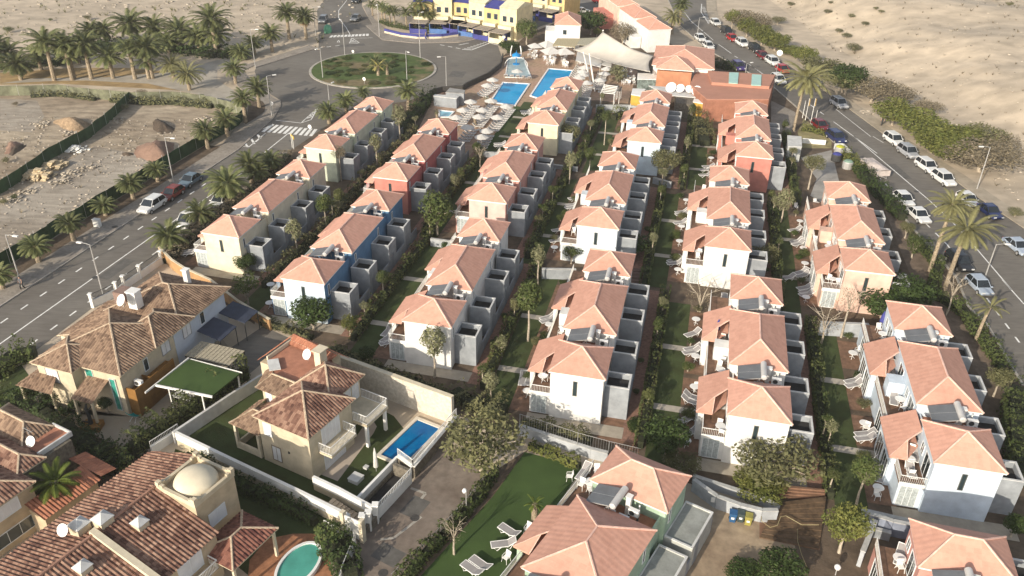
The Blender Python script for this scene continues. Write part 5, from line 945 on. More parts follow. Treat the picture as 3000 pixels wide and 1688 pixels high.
hedge('leafy hedge on the fence between the street and bright lawn', gl('42', '2240 500 2130 680 1950 900 1760 1110 1580 1290 1450 1449 1350 1600'), 1.0, 1.3, leafm, 50)
hedge('bright low hedge at the top of the green lawn', gl('43', '330 240 560 330 790 430'), .9, .9, leafl, 60); hedge('spiky hedge behind the wire fence above the lawn wall', gl('43', '250 40 560 110 900 200'), 1.2, 1.1, leafo, 50)
hedge('wild hedge in the low garden beside the white rail wall', gl('42', '-650 350 -300 560 0 700 300 830 560 960'), 1.1, 1.2, leafd, 40); hedge('dark flowering hedge beside the villa gate above the oval pool', gl('42', '700 1200 780 1290 860 1400 900 1500'), 2.0, 1.8, leafd, 45); hedge('dense dark hedge left of the oval pool gate', gl('42', '600 1050 720 1130 860 1200'), 1.3, 1.5, leafm, 45)
hedge('dark hedge along the kerb beside the two white parked cars', gl('24', '1000 330 1130 480 1280 640 1420 790'), 1.8, 1.7, leafd, 45); hedge('mixed hedge along the kerb below the tall palms', gl('24', '1600 1050 1750 1250')+gl('34', '1700 150 2000 330 2150 560 2300 760 2400 960'), 1.3, 1.4, leafm, 40); hedge('dense hedge at the right edge beside the ice blue block', gl('34', '2500 1100')+gl('44', '2480 -40 2500 300 2560 600'), 2.6, 2.2, leafm, 32)
hedge('bright yellow green hedge at the kerb beside the covered trailer', gl('24', '880 200 960 290 1040 360'), 1.4, 1.6, leafl, 50); hedge('dark hedge inside the fence between roundabout and paddling pool', gl('12', '1640 930 1500 1110 1330 1290'), 2.2, 1.9, leafd, 36); hedge('hedge at the head of the grey yard by the gate kiosk', gl('24', '480 -60 600 -40 720 0'), 1.4, .8, leafl, 40)
hedge('scrubby hedge between the cream block and left road palms', gl('21', '1580 1200 1800 1000 2050 780 2350 560')+gl('22', '80 420 300 200'), 1.8, 1.2, leafg, 34); hedge('planted strip before the blue boundary wall of the apartments', gl('p', '330 340 480 400 760 450 1300 470'), 1.2, 1.0, leafm, 30); hedge('green shrubs around the dark tan villa garden', gl('41', '780 330 950 420 1100 470 1240 400'), 2.2, 1.6, leafm, 32)
hedge('bushy bed beside the reception hall by the right road', gl('r', '1000 980 1120 1040 1250 1040 1380 1060'), 2.2, 1.4, leafd, 34); hedge('shrub bed before the reception kiosk in the fifth row', gl('13', '1900 1150 1950 1250 1980 1380'), 3, 1.8, leafo, 34); hedge('bright shrub bed below the white retaining wall of row four', gl('13', '1120 1130 1200 1090'), 2, 1.5, leafl, 40); hedge('low shrubs along the splash pool wall', gl('13', '120 500 250 490'), 1.4, 1.2, leafm, 40)
hedge('flower bed shrubs at the head of the patio by the magnolia', gl('32', '60 420 300 480 520 570'), 1.2, .9, leafo, 40); hedge('low planting on top of the pale stone wall', gl('32', '700 660 1000 780 1250 880 1500 960 1780 1090'), 1.2, .6, leafo, 40); hedge('leafy bed around the lawn tree beside the stone wall end', gl('32', '1880 1100 2000 1180 2150 1230 2350 1280'), 2.2, 1.6, leafo, 40)
# ============================================================ WALLS AND FENCES
def wallthing(name, label, pts, h, wd, m, cat='wall', z0=-.2, caph=.07, cap=None, posts=None, railm=None, rh=.9):
    c = sum(pts, Vector())/len(pts); c.z = 0; e = empty(name, c, label=label, cat=cat); a = MB()
    for i in range(len(pts)-1): p, q = pts[i]-c, pts[i+1]-c; a.bar((p.x, p.y, z0), (q.x, q.y, z0), wd, h-z0)
    a.build('wall', m, e)
    if cap: a = MB(); [a.bar((pts[i].x-c.x, pts[i].y-c.y, h), (pts[i+1].x-c.x, pts[i+1].y-c.y, h), wd+.08, caph) for i in range(len(pts)-1)]; a.build('coping', cap, e)
    if railm:
        a = MB()
        for i in range(len(pts)-1): bars(a, pts[i]-c, pts[i+1]-c, h+(.07 if cap else 0), rh)
        a.build('railing', railm, e)
    if posts:
        for i in range(len(pts)): p = pts[i]-c; a = MB(); a.box(p.x-posts/2, p.x+posts/2, p.y-posts/2, p.y+posts/2, 0, h+rh+.1).box(p.x-posts/2-.06, p.x+posts/2+.06, p.y-posts/2-.06, p.y+posts/2+.06, h+rh+.1, h+rh+.2); a.build('pillar', white, e)
    return e
def netting(label, pts, h, m, post=2.2):
    c = sum(pts, Vector())/len(pts); c.z = 0; e = empty('netting_fence', c, label=label, cat='fence'); a = MB(); L = 0
    ps = []
    for i in range(len(pts)-1):
        p, q = pts[i]-c, pts[i+1]-c; n = max(1, round((q-p).length/post)); ps += [p+(q-p)*k/n for k in range(n)]
    ps.append(pts[-1]-c); ps = [p+Vector((random.uniform(-.08, .08), random.uniform(-.08, .08), 0)) for p in ps]
    for i in range(len(ps)-1):
        p, q = ps[i], ps[i+1]; h0, h1 = h*random.uniform(.93, 1.02), h*random.uniform(.93, 1.02); m_ = (p+q)/2+Vector((random.uniform(-.1, .1),)*2+(0,))
        for u_, v_, hu, hv in ((p, m_, h0, (h0+h1)/2-.1), (m_, q, (h0+h1)/2-.1, h1)): a.bar((u_.x, u_.y, 0), (v_.x, v_.y, 0), .03, min(hu, hv))
    a.build('netting', m, e)
    for p in ps[::2]: b = MB(); b.tube([(p.x, p.y, 0), (p.x, p.y, h+.15)], .04, 5); b.build('post', metal, e)
    return e
FZ = off(LK, 6.3)
netting('tall dark green netting fence behind the left row of short palms', FZ[1:]+gl('11', '2250 1190 2330 1100'), 2.1, greenfab)
netting('dark green netting fence running diagonally across the building plot', gl('21', '-100 600 0 545 200 425 500 205 830 30')+gl('11', '1060 1130 1240 960'), 2.0, greenfab); netting('faded pale green netting fence below the palm grove', gl('11', '-60 905 300 900 560 890 760 920 1050 945 1300 965 1640 955 1900 985 2150 1045 2330 1100'), 2.0, greenpale)
wallthing('boundary_wall', 'long pale stone clad wall beside the rectangular pool lawn', [v2.matrix_basis @ Vector((x, 12.2, 0)) for x in (-13.5, -8, -3, 6.2)] if False else [Vector((-16.16, 52.2, 0))+frame_axes(28)[0]*x+frame_axes(28)[1]*12.2 for x in (-11, -5, 6.0)], 2.95, .4, stonew, cap=cream)
V2f = lambda s: [Vector((-16.16, 52.2, 0))+frame_axes(28)[0]*x+frame_axes(28)[1]*y for x, y in s]
wallthing('garden_wall', 'tan wall with white railing running along the front of the pool villa', V2f([(-13.2, -2.3), (-6, -2.45), (1, -2.55), (5.9, -2.7)]), .75, .2, tan2, cap=white, caph=.8); wallthing('garden_wall', 'pale plain wall between the villa lawn and the hedge of its neighbour', V2f([(-13.6, -2.3), (-13.2, 4), (-12.6, 10)]), 1.35, .25, graylt)
hedge('dark undergrowth behind the right half of the palm grove', gl('11', '850 430 1300 470 1700 480 2050 540 2300 500'), 5, 1.5, leafd, 12, .25); hedge('dark scrub between the left palms of the grove', gl('11', '-100 640 200 640 600 600'), 4, 1.2, leafd, 12, .22)
hedge('weedy scrub along the faded netting below the grove', gl('11', '1050 960 1350 985 1650 985 2000 1020'), 1.6, 1.2, leafo, 14, .18, gaps=1); hedge('weeds before the faded netting at the left', gl('11', '300 920 560 905 900 950'), 1.2, .9, leafo, 12, .18)
wallthing('garden_wall', 'low tan wall with white railing beside the villa steps', V2f([(.6, -.65), (3.2, -.7), (6.9, -1.0)]), .7, .18, tan2, cap=white, caph=.75)
wallthing('garden_wall', 'white railed terrace edge between villa pool and garage pit', V2f([(5.0, -.7), (4.95, 4.9)]), .35, .14, white, cap=white, caph=.8); wallthing('garden_wall', 'stone base wall with white railing on the street side of the pool', V2f([(5.0, 5.0), (6.9, 4.5), (6.7, 8.2), (6.5, 12)]), 1.2, .3, stoned, cap=white, railm=white, rh=.7)
wallthing('garden_wall', 'dark stone wall with white pillars at the villa gate', V2f([(7.2, -1.1), (7.2, -2.0), (7.0, -2.5)]), .9, .4, stoned, posts=.4); wallthing('garden_wall', 'white lower boundary wall with pillars beside the oval pool garden', gl('42', '650 1010 810 1090 925 1010 935 1150')+gl('42', '900 1250 820 1449 780 1600'), .5, .2, white, railm=white, rh=.5)
gt = empty('garage_gate', V2f([(7.15, -.85)])[0], 28, 1, label='white barred sliding gate of the pool villa garage', cat='gate'); a = MB(); a.box(-.04, .04, 0, 4.7, .05, 1.1); a.build('panel', white, gt); a = MB(); bars(a, (0, 0), (0, 4.7), 1.1, .55, .2, .03); a.build('railing', white, gt)
gd = empty('garden_gate', V2f([(6.0, -3.2)])[0], 28, 1, label='tall white solid pedestrian gate beside the tan villa steps', cat='gate'); a = MB(); a.box(-.1, 1.3, -.05, .05, 0, 2.0); a.build('panel', white, gd); a = MB(); a.box(-.45, -.12, -.2, .2, 0, 2.3).box(1.32, 1.65, -.2, .2, 0, 2.3); a.build('pillar', cream, gd)
gp = empty('garage_pit', V2f([(5.15, -.8)])[0], 28, 1, label='dark sunken garage court behind the white barred gate', cat='garage'); a = MB(); a.box(.1, 1.7, .1, 4.7, .02, .06); a.build('floor', darkfelt, gp); a = MB(); a.box(0, .12, .1, 4.7, .02, .5).box(.12, 1.7, 4.7, 5.0, .02, 1.2); a.build('wall', stoned, gp)
stp = empty('steps', V2f([(2.6, -2.5)])[0], 28, 1, label='flight of tan steps leading down to the villa street gate', cat='steps'); a = MB()
for k in range(7): a.box(.3+k*.36, .3+(k+1)*.36, .1, 1.4, -.1, .55-k*.075)
a.build('treads', mat('step_stone', (.45, .37, .28), .9, .1), stp)
for lab, pts, h, m_ in (('grey white retaining wall with wire fence above the bright lawn', gl('43', '230 110 600 230 900 330 1060 370'), 1.0, graylt), ('upper curved blue grey wall at the foot of the big dry bush', gl('43', '1860 560 2100 640 2350 720 2576 800')+gl('44', '250 860'), .7, graylt), ('lower curved grey wall behind the three wheelie bins', gl('43', '1860 640 2080 800 2300 880 2500 930')+gl('44', '230 930'), 1.2, graylt),
   ('dark blue grey retaining wall below the ice blue block', gl('44', '1000 960 1300 1060 1500 1100 2100 1200'), 1.5, mat('blue_grey_render', (.24, .27, .34), .9)), ('short grey wall in front of the dark garden gate', gl('44', '1030 1040 1300 1110'), .8, gray), ('grey retaining wall below the middle white block of the fourth row', gl('23', '440 1340 760 1345'), 1.3, gray), ('pale retaining wall below the peach block', gl('34', '630 520 880 530 1080 540'), 1.6, graylt),
   ('grey retaining wall in front of the blue fronted block', gl('23', '1490 440 1660 490'), .9, gray), ('pale wall at the end of the lawn beside the white block', gl('22', '1650 1030 1860 1060'), 1.0, graylt), ('grey retaining wall below the pergola garden', gl('13', '950 1060 1250 1060 1380 1080'), 1.3, graylt), ('low grey wall in front of the pink block end tower', gl('23', '540 300 780 330'), .6, gray), ('long low wall beside the pool lawn', gl('12', '2130 1480 2576 1500'), .8, graylt),
   ('pink slab wall on the terrace edge below the ice blue block', gl('44', '1060 860 1500 960 2000 1060 2330 1120'), .35, mat('pink_slab', (.45, .30, .25), .9)), ('tall block wall section left of the pink corner house', gl('44', '1130 1060 1010 1360'), 1.6, graylt)):
    wallthing('retaining_wall', lab, pts, h, .3, m_ if m_ != graylt else mat('pale_blue_grey_render', (.40, .42, .44), .9, .08), cap=mat('weathered_coping', (.46, .46, .44), .9, .1, 2))
wallthing('boundary_wall', 'dark curved parapet wall between the roundabout and pool terrace', gl('12', '1640 905 1760 870 1950 860')+gl('p', '1620 1330 1960 1170 2140 1020 2175 880'), 1.1, .25, mat('dark_wall', (.07, .065, .06), .9)); wallthing('boundary_wall', 'curved white and blue boundary wall of the apartments', gl('p', '400 500 640 560 900 590 1250 585 1500 550'), .55, .3, cream, cap=bluep, caph=.5)
wallthing('boundary_wall', 'black and white panelled wall between the tan villa and left road', gl('31', '880 260 1110 150')+gl('21', '1180 1440 1330 1340 1530 1200'), .9, .2, white, posts=.3, railm=darkm, rh=.7); wallthing('boundary_wall', 'orange brown capped wall from the roadside palm to the villa terrace', gl('21', '1520 1140 1640 1260 1760 1340 2000 1449')+gl('31', '2260 300 2560 480'), 1.4, .2, mat('orange_wall', (.42, .25, .12), .9), cap=cream)
wallthing('boundary_wall', 'white low wall in front of the grey yard by the kiosk', gl('24', '480 60 700 80'), .8, .25, white); wallthing('yard_wall', 'grey yard kerb wall beside the right road bins', gl('24', '780 120 860 120 940 200'), 1.0, .2, graylt); wallthing('white_rail_wall', 'white stepped wall between the dark hedge and dome villa', gl('41', '1440 300 1700 130'), .9, .25, white, railm=white, rh=.5)
fe = empty('wire_fence', g('43 600 230'), label='thin green wire fence standing on the lawn retaining wall', cat='fence'); a = MB(); pp = [p-fe.location for p in gl('43', '230 110 480 190 770 290 1060 370 1350 440')]
for i in range(4):
    n = max(1, int((pp[i+1]-pp[i]).length/.22)); a.tube([pp[i]+Vector((0, 0, 2.3)), pp[i+1]+Vector((0, 0, 2.3))], .02, 4)
    for k in range(n): q = pp[i]+(pp[i+1]-pp[i])*k/n; a.tube([q+Vector((0, 0, 1.0)), q+Vector((0, 0, 2.3))], .012 if k else .05, 3)
a.build('bars', metal, fe)
fe = empty('street_fence', g('42 1700 1150'), label='thin metal fence along the dead end street beside the leafy hedge', cat='fence'); a = MB(); pp = [p-fe.location for p in gl('42', '2180 560 1950 850 1640 1180 1280 1520')]
for i in range(3):
    for z in (.5, 1.0): a.tube([pp[i]+Vector((0, 0, z)), pp[i+1]+Vector((0, 0, z))], .02, 4)
    for k in range(6): q = pp[i]+(pp[i+1]-pp[i])*k/6; a.tube([q, q+Vector((0, 0, 1.1))], .025, 4)
a.build('bars', metal, fe)
# timber deck and steps between foreground walls
def stairs(label, a0, a1, b0, b1, n, m, rise=.06):
    c = (a0+a1+b0+b1)/4; e = empty('steps', c, label=label, cat='steps'); m_ = MB()
    for k in range(n):
        p, q = a0.lerp(b0, k/n)-c, a1.lerp(b1, k/n)-c; r_, s_ = a0.lerp(b0, (k+1)/n)-c, a1.lerp(b1, (k+1)/n)-c; m_.prism([(p.x, p.y), (q.x, q.y), (s_.x, s_.y), (r_.x, r_.y)], -.1, .05+rise*(k+1))
    m_.build('treads', m, e)
deckd = mat('dark_timber_deck', (.13, .085, .05), .8, .25, 1.5)
stairs('wide dark timber steps between the parking yard and hotel path', *gl('44', '80 1090 640 1200 230 800 700 740'), 9, deckd, .05); stairs('pale edged brick steps above the dark timber deck', *gl('44', '260 720 700 740 290 640 680 680'), 4, mat('red_walk', (.26, .12, .06)), .14)
for l, s in (('brick steps on the path beside the middle white block', '23 1270 1400 1400 1420 1300 1280 1430 1290'), ('brick steps on the path beside the blue fronted block', '23 1660 490 1750 490 1660 430 1750 435'), ('brick steps beside the white block of the third row', '23 260 1040 350 1060 270 1000 360 1010'), ('small brick steps beside the pink block', '23 700 320 790 325 720 260 800 265')):
    t_, *r_ = s.split(); stairs(l, *[g('%s %s %s' % (t_, r_[i], r_[i+1])) for i in range(0, 8, 2)], 5, mat('dark_step', (.16, .10, .08), .9, .2), .1)
# ============================================================ POOLS
def pool(label, pts, m, rim=.35, z=.06, rimm=coping):
    c = sum(pts, Vector())/len(pts); e = empty('swimming_pool', c, label=label, cat='pool'); P_ = [p-c for p in pts]
    ar = sum(P_[i].x*P_[(i+1) % len(P_)].y-P_[(i+1) % len(P_)].x*P_[i].y for i in range(len(P_)))
    if ar < 0: P_ = P_[::-1]
    n = len(P_); inn = []
    for i in range(n):
        a, b, d = P_[i-1], P_[i], P_[(i+1) % n]; t1, t2 = (b-a).normalized(), (d-b).normalized(); n1, n2 = Vector((-t1.y, t1.x, 0)), Vector((-t2.y, t2.x, 0)); bb = (n1+n2).normalized(); inn.append(b+bb*rim/max(.3, bb.dot(n1)))
    a = MB()
    for i in range(n): j = (i+1) % n; a.prism([(P_[i].x, P_[i].y), (P_[j].x, P_[j].y), (inn[j].x, inn[j].y), (inn[i].x, inn[i].y)], -.1, z+.12)
    a.build('coping', rimm, e); a = MB(); a.face([(p.x, p.y, z) for p in inn]); a.build('water', m, e)
    return e
pool('large blue pool nearest the sun lounger rows', gl('s', '1660 -10 2070 20 1850 320 1480 265')[:0]+gl('13', '70 780 335 795 195 1005')+gl('12', '2200 970'), water, .3, rimm=whitep); pool('long blue pool partly hidden behind the cream yellow roofs', gl('q', '800 625 1185 655 1130 760 730 1110 520 1040'), water, .3, rimm=whitep)
pool('small square paddling pool by the grey store room', gl('s', '690 380 940 405 860 490 690 490'), waterl, .25, rimm=whitep); pool('rectangular blue pool in the tan villa garden', V2f([(2.6, 5.0), (5.7, 4.95), (5.75, 11.1), (2.7, 11.15)]), waterd, .32)
def oval(c, rx, ry, az, n=40): ex_, ey_ = frame_axes(az); return [c+ex_*rx*cos(2*pi*k/n)+ey_*ry*sin(2*pi*k/n) for k in range(n)]
pool('oval green pool with white rim at the bottom edge', oval(Vector((-15.4, 43.25, 0)), 1.45, 2.3, 20), waterg, .2, .25, rimm=whitep)
sp = pool('shallow splash pool with blue play tower beside the lounger ring', gl('q', '190 480 430 460 555 770 150 760'), mat('splash_floor', (.34, .44, .46), .3, .1), .2, rimm=whitep)
pt = empty('play_tower', g('q 320 560'), label='blue water play tower with two white slides in the splash pool', cat='slide'); a = MB(); a.lathe([(.75, 0), (.75, .15), (.1, .25), (.1, 1.6), (.9, 1.7), (.9, 2.1), (.1, 2.5), (0, 3.0)], n=10); a.build('tower', skyb, pt)
for x in (-1.2, 1.0): a = MB(); a.tube([(x, .3, 1.8), (x, 2.0, 2.2), (x*.8, 2.6, 3.2)], .12, 6); a.build('slide', whitep, pt)
a = MB(); a.tube([(2.2*cos(t*pi/10)*1.1, -1.5+.2*sin(t), 2.0*sin(t*pi/10)) for t in range(11)], .06, 5); a.build('spray_arch', whitep, pt)
e = empty('pergola', g('q 1240 1010', 0)) if False else None
# ============================================================ RESTAURANT
def poleroof(label, t, s, z, m, name='pergola', cat='pergola', slats=0):
    v = gl(t, s, z); c = sum(v, Vector())/4; c.z = 0; e = empty(name, c, label=label, cat=cat); a = MB(); q = [p-c for p in v]
    if slats:
        for k in range(slats): p0, p1 = q[0].lerp(q[3], (k+.1)/slats), q[1].lerp(q[2], (k+.1)/slats); a.bar((p0.x, p0.y, z), (p1.x, p1.y, z), .14, .12)
        a.bar((q[0].x, q[0].y, z-.12), (q[3].x, q[3].y, z-.12), .14, .12); a.bar((q[1].x, q[1].y, z-.12), (q[2].x, q[2].y, z-.12), .14, .12)
    else: a.prism([(p.x, p.y) for p in q], z-.1, z)
    a.build('roof', m, e)
    for p in q: p = p*.95; b = MB(); b.tube([(p.x, p.y, 0), (p.x, p.y, z-.11)], .07, 6); b.build('post', white if slats else barkm, e)
    return e
reed = mat('reed_matting', (.48, .41, .26), .95, .2, 5); poleroof('long reed roofed pergola behind the restaurant parasols', 'q', '870 265 1205 300 1290 170 940 165', 3, reed); poleroof('square reed roofed pergola touching the white sail', 'q', '1230 260 1530 285 1600 150 1290 165', 3.2, mat('grey_reed', (.42, .39, .29), .95, .2, 5))
poleroof('white terrace awning under the sail edge', 'q', '1215 500 1590 600 1650 440 1240 370', 2.7, canvas, 'awning', 'awning'); poleroof('white glazed canopy right of the terrace awning', 'q', '1600 560 1750 600 1760 500 1620 470', 2.7, canvas, 'awning', 'awning'); poleroof('open slatted white pergola over the dark seating area', 'q', '1590 990 1800 1010 1850 880 1650 850', 2.6, white, slats=6); poleroof('second open slatted pergola right of the first one', 'q', '1810 960 1880 960 1910 890 1860 880', 2.4, darkm, slats=4)
sv = [g('q 1625 70', 7.5), g('q 2390 430', 5.6), g('q 2340 680', 4.6), g('q 1170 335', 3.6)]; c = sum(sv, Vector())/4; c.z = 0; se = empty('sail_canopy', c, label='large pale fabric sail stretched between tall mast and reception hall', cat='sail'); a = MB(); N_ = 16; idx = {}
for i in range(N_+1):
    for j in range(N_+1):
        u_, v_ = i/N_, j/N_; p = (sv[0]*(1-u_)+sv[1]*u_)*(1-v_)+(sv[3]*(1-u_)+sv[2]*u_)*v_-c; p.z -= 1.6*sin(pi*u_)*sin(pi*v_)*.6+.5*sin(pi*u_); cc = (sv[0]+sv[2])/2-c; k = .12*(sin(pi*u_)*abs(2*v_-1)**2+sin(pi*v_)*abs(2*u_-1)**2); p = p+(Vector((cc.x, cc.y, p.z))-p)*k; a.v.append(tuple(p))
a.f = [(i*(N_+1)+j, (i+1)*(N_+1)+j, (i+1)*(N_+1)+j+1, i*(N_+1)+j+1) for i in range(N_) for j in range(N_)]; a.u = [None]*len(a.f); a.m = [0]*len(a.f); o_ = a.build('sail_cloth', sailm, se, smooth=True); md = o_.modifiers.new('thick', 'SOLIDIFY'); md.thickness = .03
for b_, t_, tz_ in (('q 1440 830', 'q 1330 370', 6.5), ('q 1505 970', 'q 1420 390', 7.5)):
    p = g(b_); e = empty('mast', p, label='leaning white sail mast %s' % ('with the longer shaft' if '1505' in b_ else 'with the shorter shaft'), cat='mast'); q = g(t_, tz_)-p; a = MB(); a.tube([(0, 0, 0), q*.5, q], [.13, .17, .1], 8); a.build('shaft', white, e)
e = empty('mast', g('q 1640 300'), label='white mast holding the highest corner of the sail', cat='mast'); q = sv[0]-e.location; a = MB(); a.tube([(0, 0, 0), (q.x, q.y, q.z+.3)], .14, 8); a.build('shaft', white, e)
def parasol(s, r=1.2, z=2.3, sq=False, **k):
    p = g(s, z); p.z = 0; e = empty('parasol', p, random.uniform(0, 30)); a = MB(); n = 4 if sq else 8; a.lathe([(r, z-.05), (r, z), (r*.5, z+.22*r), (.02, z+.42*r)], n=n); a.lathe([(r*.97, z-.01), (.02, z+.36*r)], n=n); a.build('canopy', canvas, e); b = MB(); b.tube([(0, 0, 0), (0, 0, z+.42*r)], .035, 6); b.build('pole', metal, e); b = MB(); b.lathe([(.3, 0), (.3, .12), (.05, .2)], n=10); b.build('base', graylt, e); return e
for s in ('s 1175 250', 's 1060 375', 's 1350 375', 's 955 485', 's 1300 475', 's 1580 485', 's 1130 635', 's 1415 690', 's 1340 780', 's 1715 320', 's 1480 235'): auto(parasol(s), 'round white parasol', 'among the pool lounger rows', 'parasol')
for s in ('p 2020 1205', 'p 1940 1290', 'q 335 665'): auto(parasol(s), 'round white parasol', 'beside the roundabout wall and splash pool', 'parasol')
for s in ('q 1350 610', 'q 1320 670', 'q 1270 760', 'q 1385 840', 'q 1680 630', 'q 1650 700', 'q 1580 800', 'q 1330 720'): auto(parasol(s, 1.2), 'round white parasol', 'right of the long blue pool', 'parasol')
for s, r in (('q 850 370', 2.6), ('q 1050 380', 2.4), ('q 790 270', 2.4), ('q 600 290', 1.8)): auto(parasol(s, r, 2.6, True), 'large square white parasol', 'on the restaurant terrace', 'parasol')
# ============================================================ FURNITURE
def lounger_proto():
    e = empty('sun_lounger', (0, 0, -50)); a = MB()
    a.tube([(-.33, -.95, .32), (-.33, .35, .32), (-.33, .95, .72)], .035, 5).tube([(.33, -.95, .32), (.33, .35, .32), (.33, .95, .72)], .035, 5).tube([(-.33, -.95, .32), (.33, -.95, .32)], .035, 5).tube([(-.33, .95, .72), (.33, .95, .72)], .035, 5); a.build('frame', whitep, e)
    a = MB(); a.box(-.29, .29, -.92, .35, .31, .34); a.build('seat', fabric, e); a = MB(); a.v = [(-.29, .36, .32), (.29, .36, .32), (.29, .93, .70), (-.29, .93, .70), (-.29, .36, .35), (.29, .36, .35), (.29, .93, .73), (-.29, .93, .73)]; a.f = [(3, 2, 1, 0), (4, 5, 6, 7), (0, 1, 5, 4), (1, 2, 6, 5), (2, 3, 7, 6), (3, 0, 4, 7)]; a.u = [None]*6; a.m = [0]*6; a.build('backrest', fabric, e)
    for x in (-.33, .33):
        a = MB(); a.tube([(x, -.8, .32), (x, -.55, 0), (x, -.2, .3)], .03, 5); a.build('leg', whitep, e); a = MB(); a.tube([(x, .2, .3), (x, .45, 0), (x, .7, .52)], .03, 5); a.build('leg', whitep, e)
    return e
LP = lounger_proto(); used = [0, 0, 0]
def near_block(p):
    best = None
    for n, (r_, az, sc) in BLK.items():
        ex_, ey_ = frame_axes(az); c_ = r_.location+ex_*1*sc+ey_*12*sc; d = Vector((p.x, p.y, 0))-c_; u_, v_ = abs(d.dot(ex_)), abs(d.dot(ey_)); dd = max(0, u_-4)+max(0, v_-12)
        if best is None or dd < best[0]: best = (dd, n)
    return {'A1': 'the near ivory block', 'A2': 'the sage block', 'B1': 'the blue walled block', 'B2': 'the deep red block', 'C1': 'the white block by the stone wall', 'C2': 'the rose pink block', 'C3': 'the cream yellow block', 'D1': 'the white block above the lawn', 'D2': 'the middle block of row four', 'D3': 'the blue fronted block', 'E1': 'the white block by the steps', 'E2': 'the middle block of row five', 'E3': 'the coral block', 'F1': 'the ice blue block', 'F2': 'the peach block', 'G': 'the mint block', 'H': 'the pink corner house'}[best[1]]
def put(protoe, i, s, az, z=0, sc=1):
    p = g(s, z); rz = -R(az)
    if not used[i]: used[i] = 1; o = protoe; o.location = p; o.rotation_euler = (0, 0, rz); o.scale = (sc,)*3
    else: o = dup(protoe, p, rz, sc)
    return o
def lounger(s, az, z=.04, pre='white sun lounger', suf=None): o = put(LP, 0, s, az, z); return auto(o, pre, suf or 'beside '+near_block(o.location), 'sun lounger')
BZ = 2.42
for s, az in (('33 262 965', 8), ('33 322 965', 12), ('33 500 375', 60), ('33 500 400', 60), ('33 1870 1130', 300), ('33 1850 1170', 300), ('33 1820 1330', 60), ('33 1860 530', 60), ('33 1860 670', 70), ('33 1850 700', 70), ('43 1840 115', 60), ('23 750 600', 70), ('23 725 665', 70), ('23 720 685', 70), ('23 1760 730', 70), ('23 1760 750', 70), ('23 1745 830', 70), ('23 1690 1185', 60), ('23 1690 1215', 80), ('23 580 1000', 70), ('23 600 900', 70), ('23 2010 300', 80), ('23 1985 330', 80), ('23 1980 380', 80),
   ('24 410 900', 70), ('24 430 1010', 60), ('24 440 1030', 60), ('24 470 1300', 60), ('24 480 1330', 60), ('34 500 95', 70), ('34 520 130', 70), ('34 520 155', 70), ('34 960 975', 70), ('34 965 1010', 70), ('44 1070 130', 80), ('44 1070 170', 80), ('44 1155 395', 60), ('44 1205 520', 20), ('43 135 1050', 130), ('43 80 1170', 80), ('42 2120 1360', 130), ('42 2040 1410', 130), ('13 290 1065', 80), ('13 300 1085', 80), ('22 2300 85', 80), ('22 2300 105', 80), ('21 1800 1100', 70), ('21 1790 1120', 70), ('32 1240 510', 20), ('32 1240 570', 30), ('32 1250 610', 60), ('34 340 0', 70), ('33 2160 215', 10)): lounger(s, az)
for s, az in (('34 1255 855', 10), ('34 1325 860', 10), ('34 1340 1150', 20), ('44 1545 330', 30), ('44 1500 480', 10), ('43 835 500', 30), ('33 450 845', 10), ('44 1400 1290', 30)): lounger(s, az, BZ)
a_ = empty('plastic_chair', (0, 0, -50)); a = MB(); a.box(-.22, .22, -.22, .22, .42, .46); a.build('seat', whitep, a_); a = MB(); a.v = [(-.22, .2, .46), (.22, .2, .46), (.24, .3, .9), (-.24, .3, .9), (-.22, .24, .46), (.22, .24, .46), (.24, .34, .9), (-.24, .34, .9)]; a.f = [(0, 1, 2, 3), (7, 6, 5, 4), (0, 4, 5, 1), (1, 5, 6, 2), (2, 6, 7, 3), (3, 7, 4, 0)]; a.u = [None]*6; a.m = [0]*6; a.build('backrest', whitep, a_)
for x in (-.2, .2):
    for y in (-.2, .2): a = MB(); a.tube([(x, y, .42), (x*1.25, y*1.25, 0)], .022, 4); a.build('leg', whitep, a_)
    a = MB(); a.tube([(x*1.15, .25, .68), (x*1.15, -.2, .66), (x*1.1, -.22, .44)], .022, 4); a.build('armrest', whitep, a_)
CHP = a_
a_ = empty('garden_table', (0, 0, -50)); a = MB(); a.lathe([(0, .72), (.45, .72), (.46, .70), (.44, .68), (0, .69)], n=24); a.build('tabletop', whitep, a_); a = MB(); a.tube([(0, 0, .68), (0, 0, .1)], .04, 6)
for k in range(3): a.tube([(0, 0, .3), (.28*cos(k*2.1), .28*sin(k*2.1), 0)], .025, 4)
a.build('pedestal', whitep, a_); TBP = a_
def chair(s, az, z=.04): o = put(CHP, 1, s, az, z); return auto(o, 'white plastic chair', ('on the balcony of ' if z > 1 else 'beside ')+near_block(o.location), 'chair')
def table(s, z=.04): o = put(TBP, 2, s, 0, z); return auto(o, 'round white table', ('on the balcony of ' if z > 1 else 'beside ')+near_block(o.location), 'table')
for s in ('24 455 840', '24 485 1095', '24 500 1240', '34 510 210', '34 950 740', '44 1055 60', '44 1185 670', '33 1890 420', '33 1885 770', '33 1875 1060', '33 305 1100', '33 510 470', '23 2035 240', '23 1800 640', '23 1755 890', '23 1735 1030', '23 1720 1300', '23 560 1090', '32 135 265', '43 1795 225', '22 1880 1000', '23 785 1340', '31 2560 90'): table(s)
for s in ('43 890 620', '34 1230 560', '34 1390 1180', '44 1480 400', '44 1380 1340', '33 640 500', '33 2120 900', '23 740 900', '23 1915 1130', '34 760 40', '24 720 1080', '33 450 960', '43 2120 90'): table(s, BZ)
